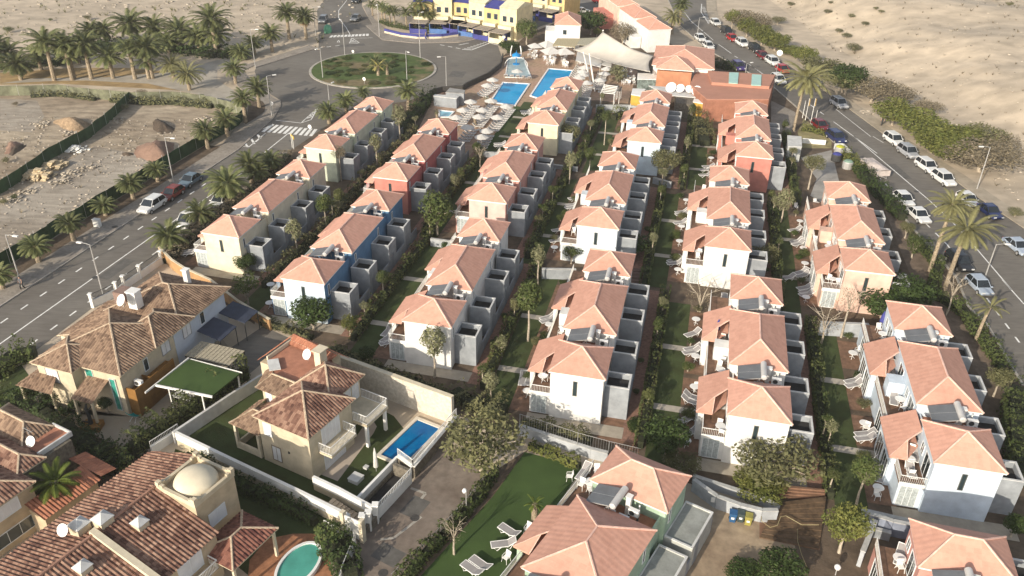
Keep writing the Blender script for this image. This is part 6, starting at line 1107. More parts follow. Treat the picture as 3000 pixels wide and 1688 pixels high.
for s, a0 in (('34 1200 490', 0), ('34 1250 600', 200), ('34 1430 1240', 60), ('44 1500 300', 30), ('44 1500 500', 190), ('44 1400 1400', 0), ('33 620 530', 30), ('33 2110 850', 20), ('33 2130 920', 90), ('33 2150 780', 200), ('33 2150 560', 200), ('23 740 930', 10), ('23 735 870', 190), ('23 1910 1170', 0), ('23 1930 1110', 200), ('23 1965 520', 20), ('34 720 20', 50), ('34 820 60', 0), ('24 730 1060', 0), ('24 600 1010', 10), ('33 480 940', 200), ('43 2110 60', 20), ('43 2130 120', 200), ('43 810 620', 30), ('43 900 670', 340), ('43 960 490', 0), ('23 2200 210', 0), ('13 2180 1230', 0)): chair(s, a0, BZ)
for s, a0 in (('24 615 680', 20), ('24 600 650', 0), ('24 420 690', 0), ('43 360 1060', 30), ('43 310 1040', 30), ('43 700 540', 90), ('42 2360 1310', 40), ('13 2240 1120', 0), ('33 1900 1050', 0), ('44 1085 80', 30), ('34 1000 700', 60), ('44 1180 720', 0)): chair(s, a0)
# pool lounger rows
def row(a, b, az, suf, step=1.05):
    a, b = g(a), g(b); n = max(1, int((b-a).length/step)); base = math.degrees(atan2((b-a).x, (b-a).y))
    for k in range(n+1):
        p = a.lerp(b, k/n); o = dup(LP, p+Vector((0, 0, .02)), -R(base+az)); auto(o, 'white sun lounger', suf, 'sun lounger')
row('s 1230 340', 's 1020 620', 90, 'in the pool row nearest the paddling pool'); row('s 1520 345', 's 1290 640', 90, 'in the centre pool row'); row('s 1770 390', 's 1520 700', 90, 'in the pool row beside the turf lawn'); row('s 1200 700', 's 1080 860', 90, 'in the short row by the red block'); row('s 1440 790', 's 1340 960', 90, 'in the short row beside the turf edge'); row('s 1560 20', 's 1350 180', 90, 'along the dark roundabout wall'); row('q 165 750', 'q 520 780', 80, 'in the ring at the splash pool'); row('q 1400 920', 'q 1350 1060', 90, 'behind the cream yellow block'); row('q 1290 620', 'q 1210 770', 90, 'on the right bank of the long pool'); row('q 1620 720', 'q 1540 960', 90, 'in front of the slatted pergola')
for i, (a, b, n, suf) in enumerate((('q 500 380', 'q 640 460', 10, 'left of the big parasols'), ('q 740 440', 'q 920 560', 16, 'under the first big parasol'), ('q 1000 440', 'q 1110 590', 14, 'under the second big parasol'), ('q 1230 540', 'q 1480 560', 10, 'before the white terrace awning'), ('q 1830 640', 'q 2120 860', 34, 'in the shaded restaurant garden'))):
    A, B = g(a), g(b)
    for k in range(n): p = Vector((random.uniform(A.x, B.x), random.uniform(min(A.y, B.y)-1, max(A.y, B.y)), .02)); o = dup(CHP, p, random.uniform(0, 6.28)); auto(o, 'white restaurant chair', suf, 'chair')
    for k in range(n//4): p = Vector((random.uniform(A.x, B.x), random.uniform(min(A.y, B.y)-1, max(A.y, B.y)), .02)); o = dup(TBP, p, 0); auto(o, 'round restaurant table', suf, 'table')
for s, l, m_, z in (('33 2090 520', 'closed blue parasol on the balcony of the row five block', bluep, BZ), ('34 1225 440', 'closed blue parasol on the first balcony of the ice blue block', bluep, BZ)):
    p = g(s, z); e = empty('closed_parasol', p, label=l, cat='parasol'); a = MB(); a.lathe([(.05, .5), (.28, .6), (.22, 1.3), (.03, 1.9)], n=8); a.build('canopy', m_, e); a = MB(); a.tube([(0, 0, 0), (0, 0, 1.9)], .03, 6); a.build('pole', metal, e)
p = g('42 1135 460'); e = empty('closed_parasol', p, label='closed white parasol on the villa lawn beside the pool', cat='parasol'); a = MB(); a.lathe([(.08, .5), (.22, .55), (.14, 2.0), (.03, 2.6)], n=8); a.build('canopy', canvas, e); a = MB(); a.tube([(0, 0, 0), (0, 0, 2.6)], .03, 6); a.build('pole', metal, e)
for s, x, h, l in (('42 945 545', .95, .35, 'large square stone block on the villa lawn'), ('42 1040 435', .35, .2, 'small square stone block on the villa lawn')): e = empty('garden_block', g(s), 28, label=l, cat='block'); a = MB(); a.box(-x/2, x/2, -x/2, x/2, 0, h); a.box(-x/2-.03, x/2+.03, -x/2-.03, x/2+.03, h, h+.05); a.build('body', graylt, e)
e = empty('lounge_chair', g('31 1270 1330'), 200, label='teal shell lounge chair on the pale villa terrace', cat='chair'); a = MB()
for i in range(9):
    for j in range(9): u_, v_ = (j-4)/4, i/8; a.v.append((u_*.42*(1-.25*v_), -.45+.9*v_, .35+.75*v_**2.2+.16*u_*u_))
a.f = [(i*9+j, i*9+j+1, i*9+j+10, i*9+j+9) for i in range(8) for j in range(8)]; a.u = [None]*64; a.m = [0]*64; o_ = a.build('shell', mat('teal_shell', (.02, .30, .30), .4), e, smooth=True); md = o_.modifiers.new('t', 'SOLIDIFY'); md.thickness = .04
for x in (-.3, .3): a = MB(); a.tube([(x, -.4, 0), (x*.6, -.1, .4), (x, .3, 0)], .03, 5); a.build('leg', whitep, e)
p = g('31 870 1400'); e = empty('tree_sculpture', p, label='black twisted tree stump sculpture on a wooden plinth', cat='sculpture'); a = MB(); a.box(-.7, .9, -.6, .6, 0, .55); a.build('plinth', mat('varnished_timber', (.26, .13, .035)), e); a = MB(); a.tube([(0, 0, .55), (.05, 0, 1.3), (-.05, 0, 2.2), (.1, 0, 2.7)], [.22, .16, .15, .08], 7).tube([(0, 0, 1.9), (.5, .1, 2.5)], [.1, .04], 5).tube([(0, 0, .7), (-.7, 0, .8)], [.12, .05], 5); a.build('stump', darkm, e)
for s, c_, w_ in (('31 730 1270', '31 720 1180', 130), ('31 1020 1260', '31 1030 1160', 150), ('31 460 1190', '31 440 1110', 90), ('31 320 1150', '31 300 1080', 110)): plant('bush', s, c_, w_, pre='potted plant', suf='at the front of the large tan villa', cat='potted plant', name='potted_plant')
q = empty('outdoor_kitchen', g('31 1750 1150'), 18, label='dark outdoor table set under the green turf canopy', cat='table'); a = MB(); a.box(-1, 1, -.5, .5, .7, .78); a.build('tabletop', graylt, q); a = MB(); a.box(-.9, -.8, -.4, .4, 0, .7).box(.8, .9, -.4, .4, 0, .7); a.build('leg', darkm, q)
# wheelie bins
for s, m_, l in (('43 2235 930', mat('blue_bin', (.03, .10, .22), .5), 'blue wheelie bin against the grey wall'), ('43 2310 930', mat('dark_bin', (.05, .07, .07), .5), 'dark grey wheelie bin between the blue and yellow bins'), ('43 2380 960', mat('yellow_bin', (.30, .27, .07), .5), 'yellow wheelie bin against the grey wall')):
    e = empty('wheelie_bin', g(s), 15, label=l, cat='bin'); a = MB(); a.v = [(-.22, -.22, .08), (.22, -.22, .08), (.22, .22, .08), (-.22, .22, .08), (-.29, -.30, .95), (.29, -.30, .95), (.29, .30, .95), (-.29, .30, .95)]; a.f = [(3, 2, 1, 0), (4, 5, 6, 7), (0, 1, 5, 4), (1, 2, 6, 5), (2, 3, 7, 6), (3, 0, 4, 7)]; a.u = [None]*6; a.m = [0]*6; a.build('body', m_, e); a = MB(); a.box(-.31, .31, -.34, .32, .951, 1.02); a.build('lid', m_, e)
    for x in (-.25, .25): a = MB(); a.tube([(x-.03, .26, .1), (x+.03, .26, .1)], .1, 10); a.build('wheel', tyre, e)
    a = MB(); a.box(-.12, .12, -.285, -.275, .45, .65); a.build('sticker', white, e)
for s, w_, l in (('43 2080 790', .9, 'small white notice on the grey wall'), ('43 2205 820', 1.0, 'larger white notice board above the blue bin')):
    e = empty('notice_board', g(s), 15, label=l, cat='sign'); a = MB(); a.box(-w_/2, w_/2, -.2, -.16, .55, 1.05); a.build('panel', white, e)
def pipe(label, t, s, z, r, m): v = gl(t, s, z); c = v[0].copy(); a = MB(); a.tube([p-c for p in v], r, 5); o = a.build('garden_hose', m, loc=c); tag(o, label, 'hose')
pipe('yellow hose snaking across the dark timber deck', '44', '90 800 100 930 180 990 250 970 280 890 330 880 400 920 480 965 640 965', .62, .03, mat('hose', (.38, .32, .17), .6)); pipe('thin hose hanging over the brick walk below the deck', '44', '440 980 440 1120 480 1250 540 1390', .2, .025, mat('hose', (.5, .4, .2)))
# ============================================================ STREET FURNITURE
def lamp(b, t, label, azr, arm=1.1, r=.07):
    p = g(b); h = height(b, t); e = empty('street_lamp', p, azr, label=label, cat='street lamp'); a = MB(); a.tube([(0, 0, 0), (0, 0, .5), (0, 0, h*.6), (0, 0, h)], [r*1.5, r*1.2, r, r*.7], 8); a.build('pole', metal, e); a = MB(); a.tube([(0, 0, h-.05), (0, arm*.6, h+.05), (0, arm, h+.05)], r*.5, 6); a.build('arm', metal, e); a = MB(); a.box(-.13, .13, arm-.1, arm+.55, h-.02, h+.1); a.build('lamp_head', white, e); return e
for b, t, l, az in (('31 980 165', '21 830 1020', 'street lamp on the near side of the left road by the villa', -75), ('21 210 1420', '21 40 930', 'street lamp at the far left of the left pavement', 105), ('21 1640 440', '11 1550 1300', 'street lamp behind the red car on the left road', 105), ('11 2410 640', '11 2360 280', 'street lamp at the left edge of the roundabout', 90), ('12 632 740', '12 618 450', 'lamp at the front left rim of the island', 200), ('12 840 530', '12 818 200', 'lamp at the back left rim of the island', 330), ('12 1550 555', '12 1545 130', 'tall lamp at the back right rim of the island', 30), ('12 1425 760', '12 1425 480', 'lamp at the front right rim of the island', 150), ('12 1797 840', '12 1795 535', 'lamp on the pavement beside the grey pump house', 250), ('12 695 990', '12 680 800', 'lamp between the near palms and roundabout', 30), ('12 565 330', '12 545 70', 'lamp behind the palm with the orange skirt', 80), ('12 150 1100', '12 90 720', 'lamp on the corner pavement by the road sign', 60), ('24 2130 500', '24 2245 100', 'street lamp on the sandy side of the right road', -90), ('24 2210 1320', '24 2345 1020', 'street lamp between the parked cars near the lower right', 90), ('r 1460 1090', 'r 1475 960', 'short lamp behind the terracotta hall', 60), ('12 1165 350', '12 1155 40', 'lamp in front of the slim apartment palms', 180), ('p 1945 490', 'p 1930 160', 'lamp before the blue garages', 180), ('t 0 0' if 0 else 'r 735 540', 'r 770 270', 'lamp beside the two white parked cars', 60)): lamp(b, t, l, az)
e = empty('garden_lamp', g('42 1985 860'), label='small white globe lamp post by the dead end street fence', cat='lamp'); a = MB(); a.tube([(0, 0, 0), (0, 0, 2.3)], .04, 6); a.build('pole', metal, e); a = MB(); a.lathe([(.01, 2.25), (.17, 2.35), (.2, 2.5), (.12, 2.66), (.01, 2.7)], -.12, 0, 12); a.build('globe', whitep, e)
e = empty('garden_lamp', g('44 795 1440'), label='white globe lamp at the bottom edge beside the pink corner house', cat='lamp'); a = MB(); a.tube([(0, 0, 0), (0, 0, .6)], .04, 6); a.build('pole', metal, e); a = MB(); a.lathe([(.01, .6), (.2, .72), (.24, .9), (.14, 1.05), (.01, 1.1)], 0, 0, 14); a.build('globe', whitep, e)
def sign(b, t, label, r, m, m2=None, az=200):
    p = g(b); h = height(b, t); e = empty('road_sign', p, az, label=label, cat='sign'); a = MB(); a.tube([(0, 0, 0), (0, 0, h+r*.5)], .04, 6); a.build('post', metal, e); a = MB(); a.tube([(0, .045, h), (0, .075, h)], r, 20); a.build('plate', m, e)
    if m2: a = MB(); a.tube([(0, .08, h), (0, .09, h)], r*.7, 20); a.build('face', m2, e)
sign('14 205 880', '14 268 500', 'round white sign on a tall leaning post by the terracotta hall', .55, white, graylt); sign('12 1025 800', '12 1022 745', 'round white sign on the front rim of the island', .35, white); sign('12 165 1100', '12 155 975', 'round sign on the corner pavement', .35, white, graylt); sign('12 515 1260', '12 512 1195', 'round sign at the right end of the zebra crossing', .35, white); sign('12 918 520', '12 915 485', 'small sign on the back rim of the island', .3, white); sign('p 2190 620', 'p 2190 555', 'white sign on the junction splitter island', .4, white); sign('p 2130 500', 'p 2130 480', 'second white sign beside the junction splitter', .3, white)
e = empty('direction_sign', g('12 350 1400'), 60, label='yellow and red direction board beside the white post by the crossing', cat='sign'); a = MB(); a.tube([(-.4, 0, 0), (-.4, 0, 2.2)], .05, 6).tube([(.4, 0, 0), (.4, 0, 2.2)], .05, 6); a.build('post', white, e); a = MB(); a.box(-.9, .9, .051, .09, 1.7, 2.2); pl = a.build('panel', mat('sign_yellow', (.65, .45, .04), .6), e); a = MB(); a.box(-.2, .9, .091, .1, 1.7, 1.85); a.build('stripe', redp, pl)
for i, (b, t) in enumerate((('14 485 1115', '14 490 950'), ('14 512 1135', '14 545 930'), ('14 562 1165', '14 580 930'), ('14 600 1180', '14 625 1040'))):
    p = g(b); h = height(b, t); e = empty('flagpole', p, 0); a = MB(); a.tube([(0, 0, 0), (0, 0, h)], [.06, .035], 6); a.build('pole', white, e)
    if i in (1, 2): a = MB(); a.prism([(.03, 0), (.06, .01), (.25, .12), (.28, .10)], h-1.4, h-.1); a.build('flag', mat('faded_flag', (.60, .40, .15), .8, .2, 4), e)
    auto(e, 'thin flagpole', 'below the tall pale palm', 'flagpole')
e = empty('recycling_container', g('12 680 310'), 0, label='green bottle bank at the left end of the north crossing', cat='container'); a = MB(); a.lathe([(.8, 0), (1.0, .7), (.8, 1.5), (.3, 1.9), (0, 1.95)], n=14); a.build('body', mat('bottle_green', (.12, .36, .22), .5, .05), e, smooth=True)
e = empty('utility_box', g('21 925 855'), 15, label='white utility cabinet beside the short palms on the left pavement', cat='cabinet'); a = MB(); a.box(-.45, .45, -.25, .25, 0, 1.1); a.build('body', white, e); a = MB(); a.box(-.5, .5, -.3, .3, 1.1, 1.16); a.build('lid', graylt, e)
# ============================================================ CARS
def car_mesh(kind):
    Lh, W_, H_ = {'hatch': (2.0, .87, 1.46), 'sedan': (2.25, .89, 1.43), 'suv': (2.25, .92, 1.66), 'van': (2.45, .95, 1.85)}[kind]
    body = MB(); hb = .78 if kind in ('hatch', 'sedan') else .92
    st = [(-Lh, .42, .62, .80), (-Lh+.12, .30, hb*.88, .93), (-Lh+.9, .24, hb*.97, 1), (-Lh+1.25, .22, hb+.04, 1), (0, .22, hb+.06, 1), (Lh-.7, .22, hb+.08, 1), (Lh-.15, .28, hb+.05, .97), (Lh, .42, hb-.05, .88)]   # nose at -y
    for y, z0, z1, k in st:
        w_ = W_*k; body.v += [(-w_*.86, y, z0), (-w_, y, z0+.14), (-w_, y, z1*.72), (-w_*.94, y, z1*.93), (-w_*.8, y, z1), (w_*.8, y, z1), (w_*.94, y, z1*.93), (w_, y, z1*.72), (w_, y, z0+.14), (w_*.86, y, z0)]
    for i in range(len(st)-1):
        for k in range(10): a, b = i*10+k, i*10+(k+1) % 10; body.f.append((a, b, b+10, a+10))
    body.f += [tuple(range(9, -1, -1)), tuple(70+k for k in range(10))]; body.u = [None]*len(body.f); body.m = [0]*len(body.f)
    ys = {'hatch': (-.95, -.25, 1.35, 1.9), 'sedan': (-.95, -.2, 1.05, 1.8), 'suv': (-1.15, -.45, 1.7, 2.15), 'van': (-1.6, -.85, 2.1, 2.38)}[kind]
    gl_ = MB(); z0 = hb+.03; gl_.v = []
    for y, z, k in ((ys[0], z0, .93), (ys[1], H_-.05, .76), (ys[2], H_-.06, .75), (ys[3], z0+.03, .88)): gl_.v += [(-W_*k, y, z), (W_*k, y, z)]
    lo = len(gl_.v); gl_.v += [(-W_*.93, ys[1], z0), (W_*.93, ys[1], z0), (-W_*.93, ys[2], z0), (W_*.93, ys[2], z0)]
    gl_.f = [(0, 1, 3, 2), (2, 3, 5, 4), (4, 5, 7, 6), (0, 2, lo), (lo, 2, 4, lo+2), (lo+2, 4, 6), (1, lo+1, 3), (lo+1, lo+3, 5, 3), (lo+3, 7, 5)]; gl_.u = [None]*9; gl_.m = [0]*9
    rf = MB(); rf.v = [(-W_*.74, ys[1]-.02, H_-.05), (W_*.74, ys[1]-.02, H_-.05), (W_*.73, ys[2]+.03, H_-.05), (-W_*.73, ys[2]+.03, H_-.05), (-W_*.6, ys[1]+.18, H_), (W_*.6, ys[1]+.18, H_), (W_*.6, ys[2]-.1, H_), (-W_*.6, ys[2]-.1, H_)]; rf.f = [(4, 5, 6, 7), (0, 1, 5, 4), (1, 2, 6, 5), (2, 3, 7, 6), (3, 0, 4, 7)]; rf.u = [None]*5; rf.m = [0]*5
    for sx in (-1, 1):
        def P3(a, b, f): return tuple(a[i]+(b[i]-a[i])*f for i in range(3))
        for i0, i1, r_ in ((0, 2, .035), (6, 4, .04)): a, b = gl_.v[i0+(sx > 0)], gl_.v[i1+(sx > 0)]; rf.tube([a, b], r_, 4)
        rf.tube([gl_.v[2+(sx > 0)], gl_.v[4+(sx > 0)]], .04, 4)
        ym = (ys[1]+ys[2])/2; rf.tube([(sx*W_*.94, ym, z0), (sx*W_*.76, ym, H_-.06)], .035, 4)
    return body, gl_, rf, (Lh, W_, hb)
paints = {}
def carpaint(n, c): return mat('car_paint_'+n, c, .25, .03, 1, spec=.6)
CARP = {}
def mkcar(kind):
    b, gm, rf, (Lh, W_, hb) = car_mesh(kind); e = empty('parked_car', (0, 0, -60)); pw_ = carpaint('white', (.72, .72, .70)); b.build('body', pw_, e, smooth=False); gm.build('window_glass', mat('car_glass', (.02, .025, .03), .08, .1, spec=.8), e); rf.build('roof', pw_, e)
    for x in (-1, 1):
        for y in (-Lh*.62, Lh*.60):
            a = MB(); a.tube([(x*(W_-.16), y, .33), (x*(W_+.02), y, .33)], .33, 16); wh = a.build('wheel', tyre, e); a = MB(); a.tube([(x*(W_+.02), y, .33), (x*(W_+.035), y, .33)], .2, 12); a.build('rim', metal, wh)
        a = MB(); a.box(x*W_*.6-.17, x*W_*.6+.17, -Lh-.02, -Lh+.14, hb*.72, hb*.86); a.build('headlight', mat('headlight', (.6, .6, .58), .2), e); a = MB(); a.box(x*W_*.68-.13, x*W_*.68+.13, Lh-.1, Lh+.02, hb*.78, hb*.98); a.build('tail_light', redp, e); a = MB(); a.box(*sorted((x*W_*.97, x*(W_*.97+.2))), -.95, -.82, hb+.0, hb+.13); a.build('wing_mirror', pw_, e)
    return e
def car(kind, s, az, col, label, moving=False):
    p = g(s, .35); p.z = .02
    if kind not in CARP: o = CARP[kind] = mkcar(kind); o.location = p; o.rotation_euler = (0, 0, -R(az))
    else: o = dup(CARP[kind], p, -R(az))
    cols = {'white': (.72, .72, .70), 'silver': (.36, .37, .39), 'grey': (.17, .18, .19), 'black': (.02, .02, .022), 'red': (.42, .02, .02), 'darkred': (.16, .01, .015), 'blue': (.02, .03, .10), 'greyblue': (.13, .18, .22), 'lightblue': (.38, .44, .52), 'purple': (.05, .03, .14), 'maroon': (.20, .03, .02)}
    for c in o.children_recursive:
        if c.type == 'MESH' and c.name.split('.')[0] in ('body', 'roof', 'wing_mirror'): c.material_slots[0].link = 'OBJECT'; c.material_slots[0].material = carpaint(col, cols[col])
    return tag(o, label, 'car', 'cars on the two roads')
LZ = 15
for k, s, az, c, l in (('suv', '21 1435 665', LZ, 'white', 'white people carrier leading two cars on the left road'), ('hatch', '21 1625 550', LZ, 'maroon', 'dark red hatchback following the white people carrier'), ('sedan', '21 1795 425', LZ, 'greyblue', 'grey blue car farthest back in the left road queue'), ('hatch', '21 2080 620', LZ, 'white', 'white hatchback parked under the roadside palms'), ('van', '21 1800 800', LZ, 'white', 'white car half hidden below the second roadside palm'),  ('sedan', '12 942 180', 10, 'grey', 'grey car driving away on the north road'), ('suv', '12 635 200', 0, 'grey', 'dark car beside the green bottle bank'), ('sedan', '12 950 10', 10, 'black', 'dark car at the top edge of the north road'), ('suv', '12 2460 235', 250, 'white', 'white van at the junction beside the round tree'), ('hatch', '13 820 110', 250, 'white', 'pale car on the road behind the white house'), ('hatch', '13 985 12', 250, 'red', 'red car at the top edge behind the yellow flats'),
 ('hatch', 'r 1005 355', 350, 'white', 'white car farthest up the right road'), ('suv', 'r 1175 490', 350, 'black', 'black car next to the farthest white car'), ('hatch', 'r 1258 590', 350, 'red', 'bright red car between black and white cars'), ('suv', 'r 1405 665', 350, 'white', 'white car parked right behind the bright red car'), ('suv', 'r 1600 750', 350, 'black', 'black car parked under the bright bushes'), ('hatch', 'r 1715 855', 350, 'darkred', 'dark red car between black and white cars'), ('suv', 'r 1865 945', 350, 'white', 'white car left of the tall round sign'), ('hatch', 'r 2015 1060', 350, 'red', 'red car beside the tall pale palm crown'), ('suv', 'r 1950 1220', 350, 'white', 'white car behind the end of the terracotta hall'), ('sedan', '14 600 790', 350, 'grey', 'grey car behind the tall pale palm crown'),
 ('hatch', 'r 775 590', 350, 'white', 'white car farther of the pair near the reception hall'), ('hatch', 'r 900 705', 350, 'white', 'white car nearer of the pair near the reception hall'), ('suv', 'r 1350 1020', 350, 'purple', 'dark purple car half hidden by the terracotta hall'), ('suv', '14 830 990', 350, 'silver', 'silver car parked just below the big pale palm'), ('hatch', '14 650 1195', 350, 'darkred', 'dark red car beside the flagpoles'), ('suv', '14 800 1310', 350, 'blue', 'dark blue car parked behind the flagpoles'),
 ('suv', '24 1345 45', 352, 'white', 'white estate car at the start of the lower parked row'), ('suv', '24 1480 160', 352, 'silver', 'silver grey car between two white parked cars'), ('suv', '24 1655 295', 352, 'white', 'white car parked below the silver grey car'), ('suv', '24 1815 415', 352, 'white', 'white car beside the large grey bush'), ('hatch', '24 1440 605', 355, 'white', 'farther white car parked beside the dark kerb hedge'), ('sedan', '24 1580 755', 355, 'white', 'nearer white car parked beside the dark kerb hedge'), ('hatch', '24 2040 610', 355, 'white', 'white car hidden behind the farther tall palm crown'), ('sedan', '24 2250 720', 355, 'blue', 'dark car with light roof behind the palm crown'), ('sedan', '24 2510 1050', 355, 'lightblue', 'pale blue grey car at the right edge of the photo'), ('suv', '24 1960 1200', 357, 'black', 'black car parked behind the tallest palm trunk'), ('hatch', '24 2150 1420', 357, 'lightblue', 'pale blue car below the black one by the kerb')): car(k, s, az, c, l)
p = g('24 1160 310', .5); e = empty('covered_trailer', (p.x, p.y, 0), -10, label='white sheeted trailer parked on the left side of the right road', cat='trailer'); a = MB(); a.v = []
for i in range(8):
    for j in range(6): u_, v_ = i/7, j/5; a.v.append(((v_-.5)*2.3, (u_-.5)*5.4, 1.2+.55*sin(pi*v_)*(.6+.4*sin(u_*5))+random.uniform(-.06, .06)))
a.f = [(i*6+j, i*6+j+1, i*6+j+7, i*6+j+6) for i in range(7) for j in range(5)]; b0 = len(a.v); a.u = [None]*35; a.m = [0]*35; a.box(-1.1, 1.1, -2.65, 2.65, .45, 1.3); a.build('cover', mat('pale_tarp', (.55, .48, .44), .8, .1, 2), e, smooth=False)
for x in (-1, 1): a = MB(); a.tube([(x*.95, .2, .33), (x*1.15, .2, .33)], .33, 14); a.build('wheel', tyre, e)
a = MB(); a.tube([(-.5, -2.6, .5), (0, -3.6, .5), (.5, -2.6, .5)], .05, 5); a.build('drawbar', metal, e)
for s, m_, l in (('24 830 160', mat('yellow_lid', (.50, .50, .05), .5), 'yellow topped tank among the machines in the grey yard'), ('24 905 300', mat('tank_green', (.22, .32, .25), .5), 'pale green tank at the end of the grey yard'), ('24 800 230', bluep, 'blue machine in the grey yard by the road hedge')):
    e = empty('storage_tank', g(s), 20, label=l, cat='tank'); a = MB(); a.lathe([(.75, 0), (.8, .1), (.8, 1.0), (.7, 1.15)], n=14); a.build('body', metal if 'blue' not in l else darkm, e); a = MB(); a.lathe([(.72, 1.151), (.45, 1.35), (0, 1.4)], n=14); a.build('lid', m_, e)
# ============================================================ PLOT HEAPS, RUBBLE, PEOPLE
def heap(label, s, rx, ry, h, m, az=20, name='dirt_mound', seed=1):
    p = g(s); r = random.Random(seed); a = MB(); n = 22; k_ = 7
    for i in range(k_+1):
        for j in range(n): f = i/k_; t = 2*pi*j/n; w_ = 1+.15*sin(3*t+seed)+.08*sin(7*t); a.v.append((rx*(1-f)*cos(t)*w_, ry*(1-f)*sin(t)*w_, h*sin(f*pi/2)**1.3-.05+r.uniform(-.05, .05)*h))
    a.f = [(i*n+j, i*n+(j+1) % n, (i+1)*n+(j+1) % n, (i+1)*n+j) for i in range(k_) for j in range(n)]; a.u = [None]*len(a.f); a.m = [0]*len(a.f); o = a.build(name, m, loc=p, rz=-R(az), smooth=True); tag(o, label, 'mound')
redd = mat('red_soil', (.26, .165, .12), .95, .12, .8, bump=.8, bs=3); drk = mat('dark_soil', (.10, .075, .055), .95, .2, 1.5, bump=1, bs=5)
heap('smooth reddish brown soil mound beside the dark green fence', '21 1480 150', 5.8, 3.0, 1.5, redd, 60); heap('orange brown spoil ridge left of the diagonal fence', '11 690 1180', 4.5, 2.2, 1.3, mat('orange_soil', (.34, .24, .15), .95, .2, 1.5, bump=1, bs=4), 40, seed=3); heap('dark heap of asphalt waste in the plot centre', '11 1530 1200', 4.2, 1.5, .9, drk, 55, seed=5); heap('small dark heap left of the reddish mound', '21 1200 170', 1.2, .7, .4, drk, seed=6); heap('dark pile at the left edge of the plot', '21 160 120', 2.8, 1.0, .5, drk, 80, seed=8); heap('brown heap above the dark pile', '11 120 1390', 3.2, 1.2, .6, redd, 70, seed=9)
def rubble(label, s, w_, n, m, sz=.35, seed=1, hh=.6):
    p = g(s); r = random.Random(seed); a = MB()
    for _ in range(n):
        q = Vector((r.gauss(0, w_*.4), r.gauss(0, w_*.3), 0)); z = max(0, hh*(1-q.length/w_))*r.random(); s_ = sz*(.4+r.random()); b = len(a.v)
        for sx, sy, sz_ in ((-1, -1, -1), (1, -1, -1), (1, 1, -1), (-1, 1, -1), (-1, -1, 1), (1, -1, 1), (1, 1, 1), (-1, 1, 1)): a.v.append((q.x+sx*s_*r.uniform(.5, 1)+sz_*.1, q.y+sy*s_*r.uniform(.5, 1), z+sz_*s_*r.uniform(.3, .7)+s_*.3))
        a.f += [tuple(b+i for i in f) for f in ((3, 2, 1, 0), (4, 5, 6, 7), (0, 1, 5, 4), (1, 2, 6, 5), (2, 3, 7, 6), (3, 0, 4, 7))]
    a.u = [None]*len(a.f); a.m = [0]*len(a.f); o = a.build('rubble', m, loc=p); tag(o, label, 'rubble', kind='stuff')
rubble('pale broken block pile at the end of the dark fence', '21 370 380', 2.6, 130, mat('sandstone_blocks', (.58, .47, .31), .95, .2, 3), .38, 2, 1.1); rubble('white plastic debris heap beside the dark fence', '21 710 130', 2.0, 110, white, .2, 3, .7); rubble('brown block pile right of the pale block pile', '21 510 290', 2.0, 60, mat('sandstone_blocks', (.58, .47, .31)), .35, 4, .8)
for i, s in enumerate(('21 250 520', '21 650 350', '21 100 600', '21 940 600', '21 780 690', '11 400 1170', '11 1100 1140', '11 1940 1130', '21 600 430', '11 1850 940', '14 1080 1070', '14 1940 200', '11 680 1260', '21 1380 310', '21 830 300')): rubble('scattered small stones number' if False else ['stones scattered at the block pile foot', 'stones scattered mid plot', 'stones near the left photo edge', 'stones behind the short palm fence', 'stone line along the green fence', 'rubble near the orange ridge', 'white scrap beside the diagonal fence', 'scrap near the corner palms', 'loose stones right of the blocks', 'loose stones by the pale netting', 'white stones beside the right pavement', 'pale stones on the upper right plain', 'orange scrap by the diagonal fence', 'white sheet scrap by the fence palms', 'grey stones at the plot centre'][i], s, 2.2, 40, rock, .16, i+10, .2)
def scatter(label, reg, n, m, sz, seed, z_=0, tuft=False):
    r = random.Random(seed); a = MB()
    for _ in range(n):
        x, y = reg(r); z = max(0, hz(x, y)) if x > 68 else .01; s_ = sz*(.4+r.random()**2*1.6)
        if tuft:
            for k in range(9): t = r.random()*6.28; l = s_*(.7+.6*r.random()); a.face([(x+.03*cos(t+1.5)*l*3, y+.03*sin(t+1.5)*l*3, z), (x-.03*cos(t+1.5)*l*3, y-.03*sin(t+1.5)*l*3, z), (x+cos(t)*l*.7, y+sin(t)*l*.7, z+l*.8)])
        else:
            b = len(a.v); n_ = 5; t0 = r.random()*6
            for h_, k_ in ((0, 1), (.45, .75)):
                for k in range(n_): q = s_*k_*(.7+.5*r.random()); a.v.append((x+cos(t0+k*1.257)*q, y+sin(t0+k*1.257)*q, z+h_*s_))
            a.f += [tuple(b+n_+k for k in range(n_))]+[(b+k, b+(k+1) % n_, b+n_+(k+1) % n_, b+n_+k) for k in range(n_)]; a.u += [None]*6; a.m += [0]*6
    o = a.build('scattered_'+('tufts' if tuft else 'stones'), m); tag(o, label, 'grass tufts' if tuft else 'stones', kind='stuff')
scatter('small stones strewn over the dry slope at the upper right', lambda r: (73+r.random()**1.4*110, 60+r.random()*200), 2600, rock, .16, 1)
scatter('dry grass tufts on the slope at the upper right', lambda r: (72+r.random()**1.4*110, 60+r.random()*200), 1600, leafg, .4, 2, tuft=True)
def inplot(r):
    while 1:
        y = 78+r.random()*62; x = xl(y)-7-r.random()**1.2*55
        if y < 150: return x, y
scatter('gravel and debris strewn over the building plot', inplot, 3200, rock, .12, 3); scatter('dry weeds on the building plot', inplot, 900, leafg, .3, 4, tuft=True)
scatter('stones on the open plain above the palm grove', lambda r: (-150+r.random()*110, 185+r.random()*70), 800, rock, .3, 5); scatter('dry tufts on the open plain above the palm grove', lambda r: (-150+r.random()*110, 185+r.random()*70), 500, leafo, .6, 6, tuft=True)
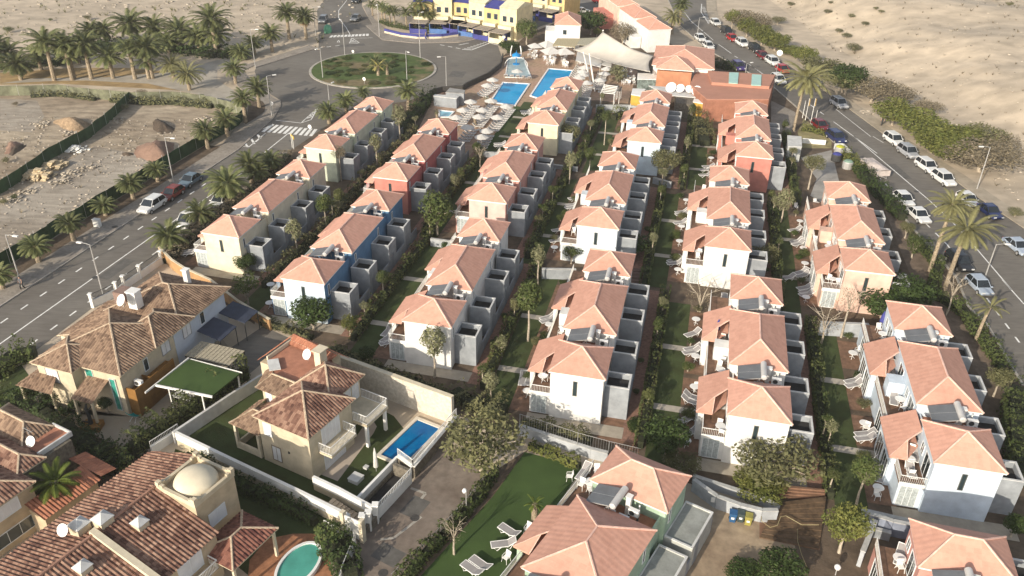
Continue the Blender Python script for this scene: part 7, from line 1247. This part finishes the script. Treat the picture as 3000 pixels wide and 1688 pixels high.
def person(s, az, shirt, trousers, label, pose=0):
    p = g(s); e = empty('person', p, az, label=label, cat='person'); J = {'pel': (0, 0, .95), 'che': (0, 0, 1.30), 'nec': (0, 0, 1.5), 'hed': (0, .02, 1.66), 'top': (0, .02, 1.76), 'ls': (-.19, 0, 1.43), 'le': (-.26, .02, 1.15), 'lw': (-.27, -.08, .9), 'rs': (.19, 0, 1.43), 're': (.26, -.05, 1.15), 'rw': (.27, -.2, .95), 'lh': (-.09, 0, .9), 'lk': (-.10, -.14, .5), 'la': (-.1, -.1, .08), 'lt': (-.1, -.28, .04), 'rh': (.09, 0, .9), 'rk': (.10, .06, .5), 'ra': (.1, .28, .1), 'rt': (.1, .14, .04)}
    E_ = [('pel', 'che'), ('che', 'nec'), ('nec', 'hed'), ('hed', 'top'), ('che', 'ls'), ('ls', 'le'), ('le', 'lw'), ('che', 'rs'), ('rs', 're'), ('re', 'rw'), ('pel', 'lh'), ('lh', 'lk'), ('lk', 'la'), ('la', 'lt'), ('pel', 'rh'), ('rh', 'rk'), ('rk', 'ra'), ('ra', 'rt')]; K_ = list(J); RD = {'pel': .15, 'che': .16, 'nec': .06, 'hed': .1, 'top': .07, 'ls': .07, 'rs': .07, 'le': .045, 're': .045, 'lw': .03, 'rw': .03, 'lh': .09, 'rh': .09, 'lk': .06, 'rk': .06, 'la': .04, 'ra': .04, 'lt': .035, 'rt': .035}
    me = bpy.data.meshes.new('body'); me.from_pydata([J[k] for k in K_], [(K_.index(a), K_.index(b)) for a, b in E_], []); o = bpy.data.objects.new('body', me); COL.objects.link(o); o.parent = e; o.modifiers.new('skin', 'SKIN'); 
    for i, k in enumerate(K_): v = me.skin_vertices[0].data[i]; v.radius = (RD[k], RD[k]); v.use_root = (k == 'pel')
    sub = o.modifiers.new('sub', 'SUBSURF'); sub.levels = 1; sub.render_levels = 1; me.materials.append(mat('skin', (.45, .28, .2), .6))
    a = MB(); a.lathe([(.155, .98), (.17, 1.1), (.2, 1.32), (.19, 1.44), (.09, 1.5)], n=12); a.v = [(x*1.15, y*.85, z) for x, y, z in a.v]; a.build('shirt', shirt, e, smooth=True); a = MB(); a.tube([(-.09, 0, .98), (-.10, -.14, .5), (-.1, -.1, .12)], [.12, .085, .07], 8).tube([(.09, 0, .98), (.10, .06, .5), (.1, .28, .14)], [.12, .085, .07], 8).tube([(0, 0, .85), (0, 0, 1.0)], [.17, .175], 10); a.build('trousers', trousers, e, smooth=True); a = MB(); a.lathe([(.09, 1.68), (.115, 1.74), (.09, 1.82), (.01, 1.85)], 0, .03, 10); a.build('hair', darkm, e, smooth=True)
person('14 1228 1190', 350, darkm, darkm, 'pedestrian in dark clothes walking on the right pavement'); person('p 1015 600', 90, darkm, bluep, 'person in dark clothes on the pavement below the blue wall'); person('31 215 95', 15, mat('grey_shirt', (.12, .12, .13), .9), darkm, 'person in dark clothes walking on the left pavement'); person('q 1930 640', 200, redp, white, 'person in a red shirt in the restaurant garden')
finish_labels()
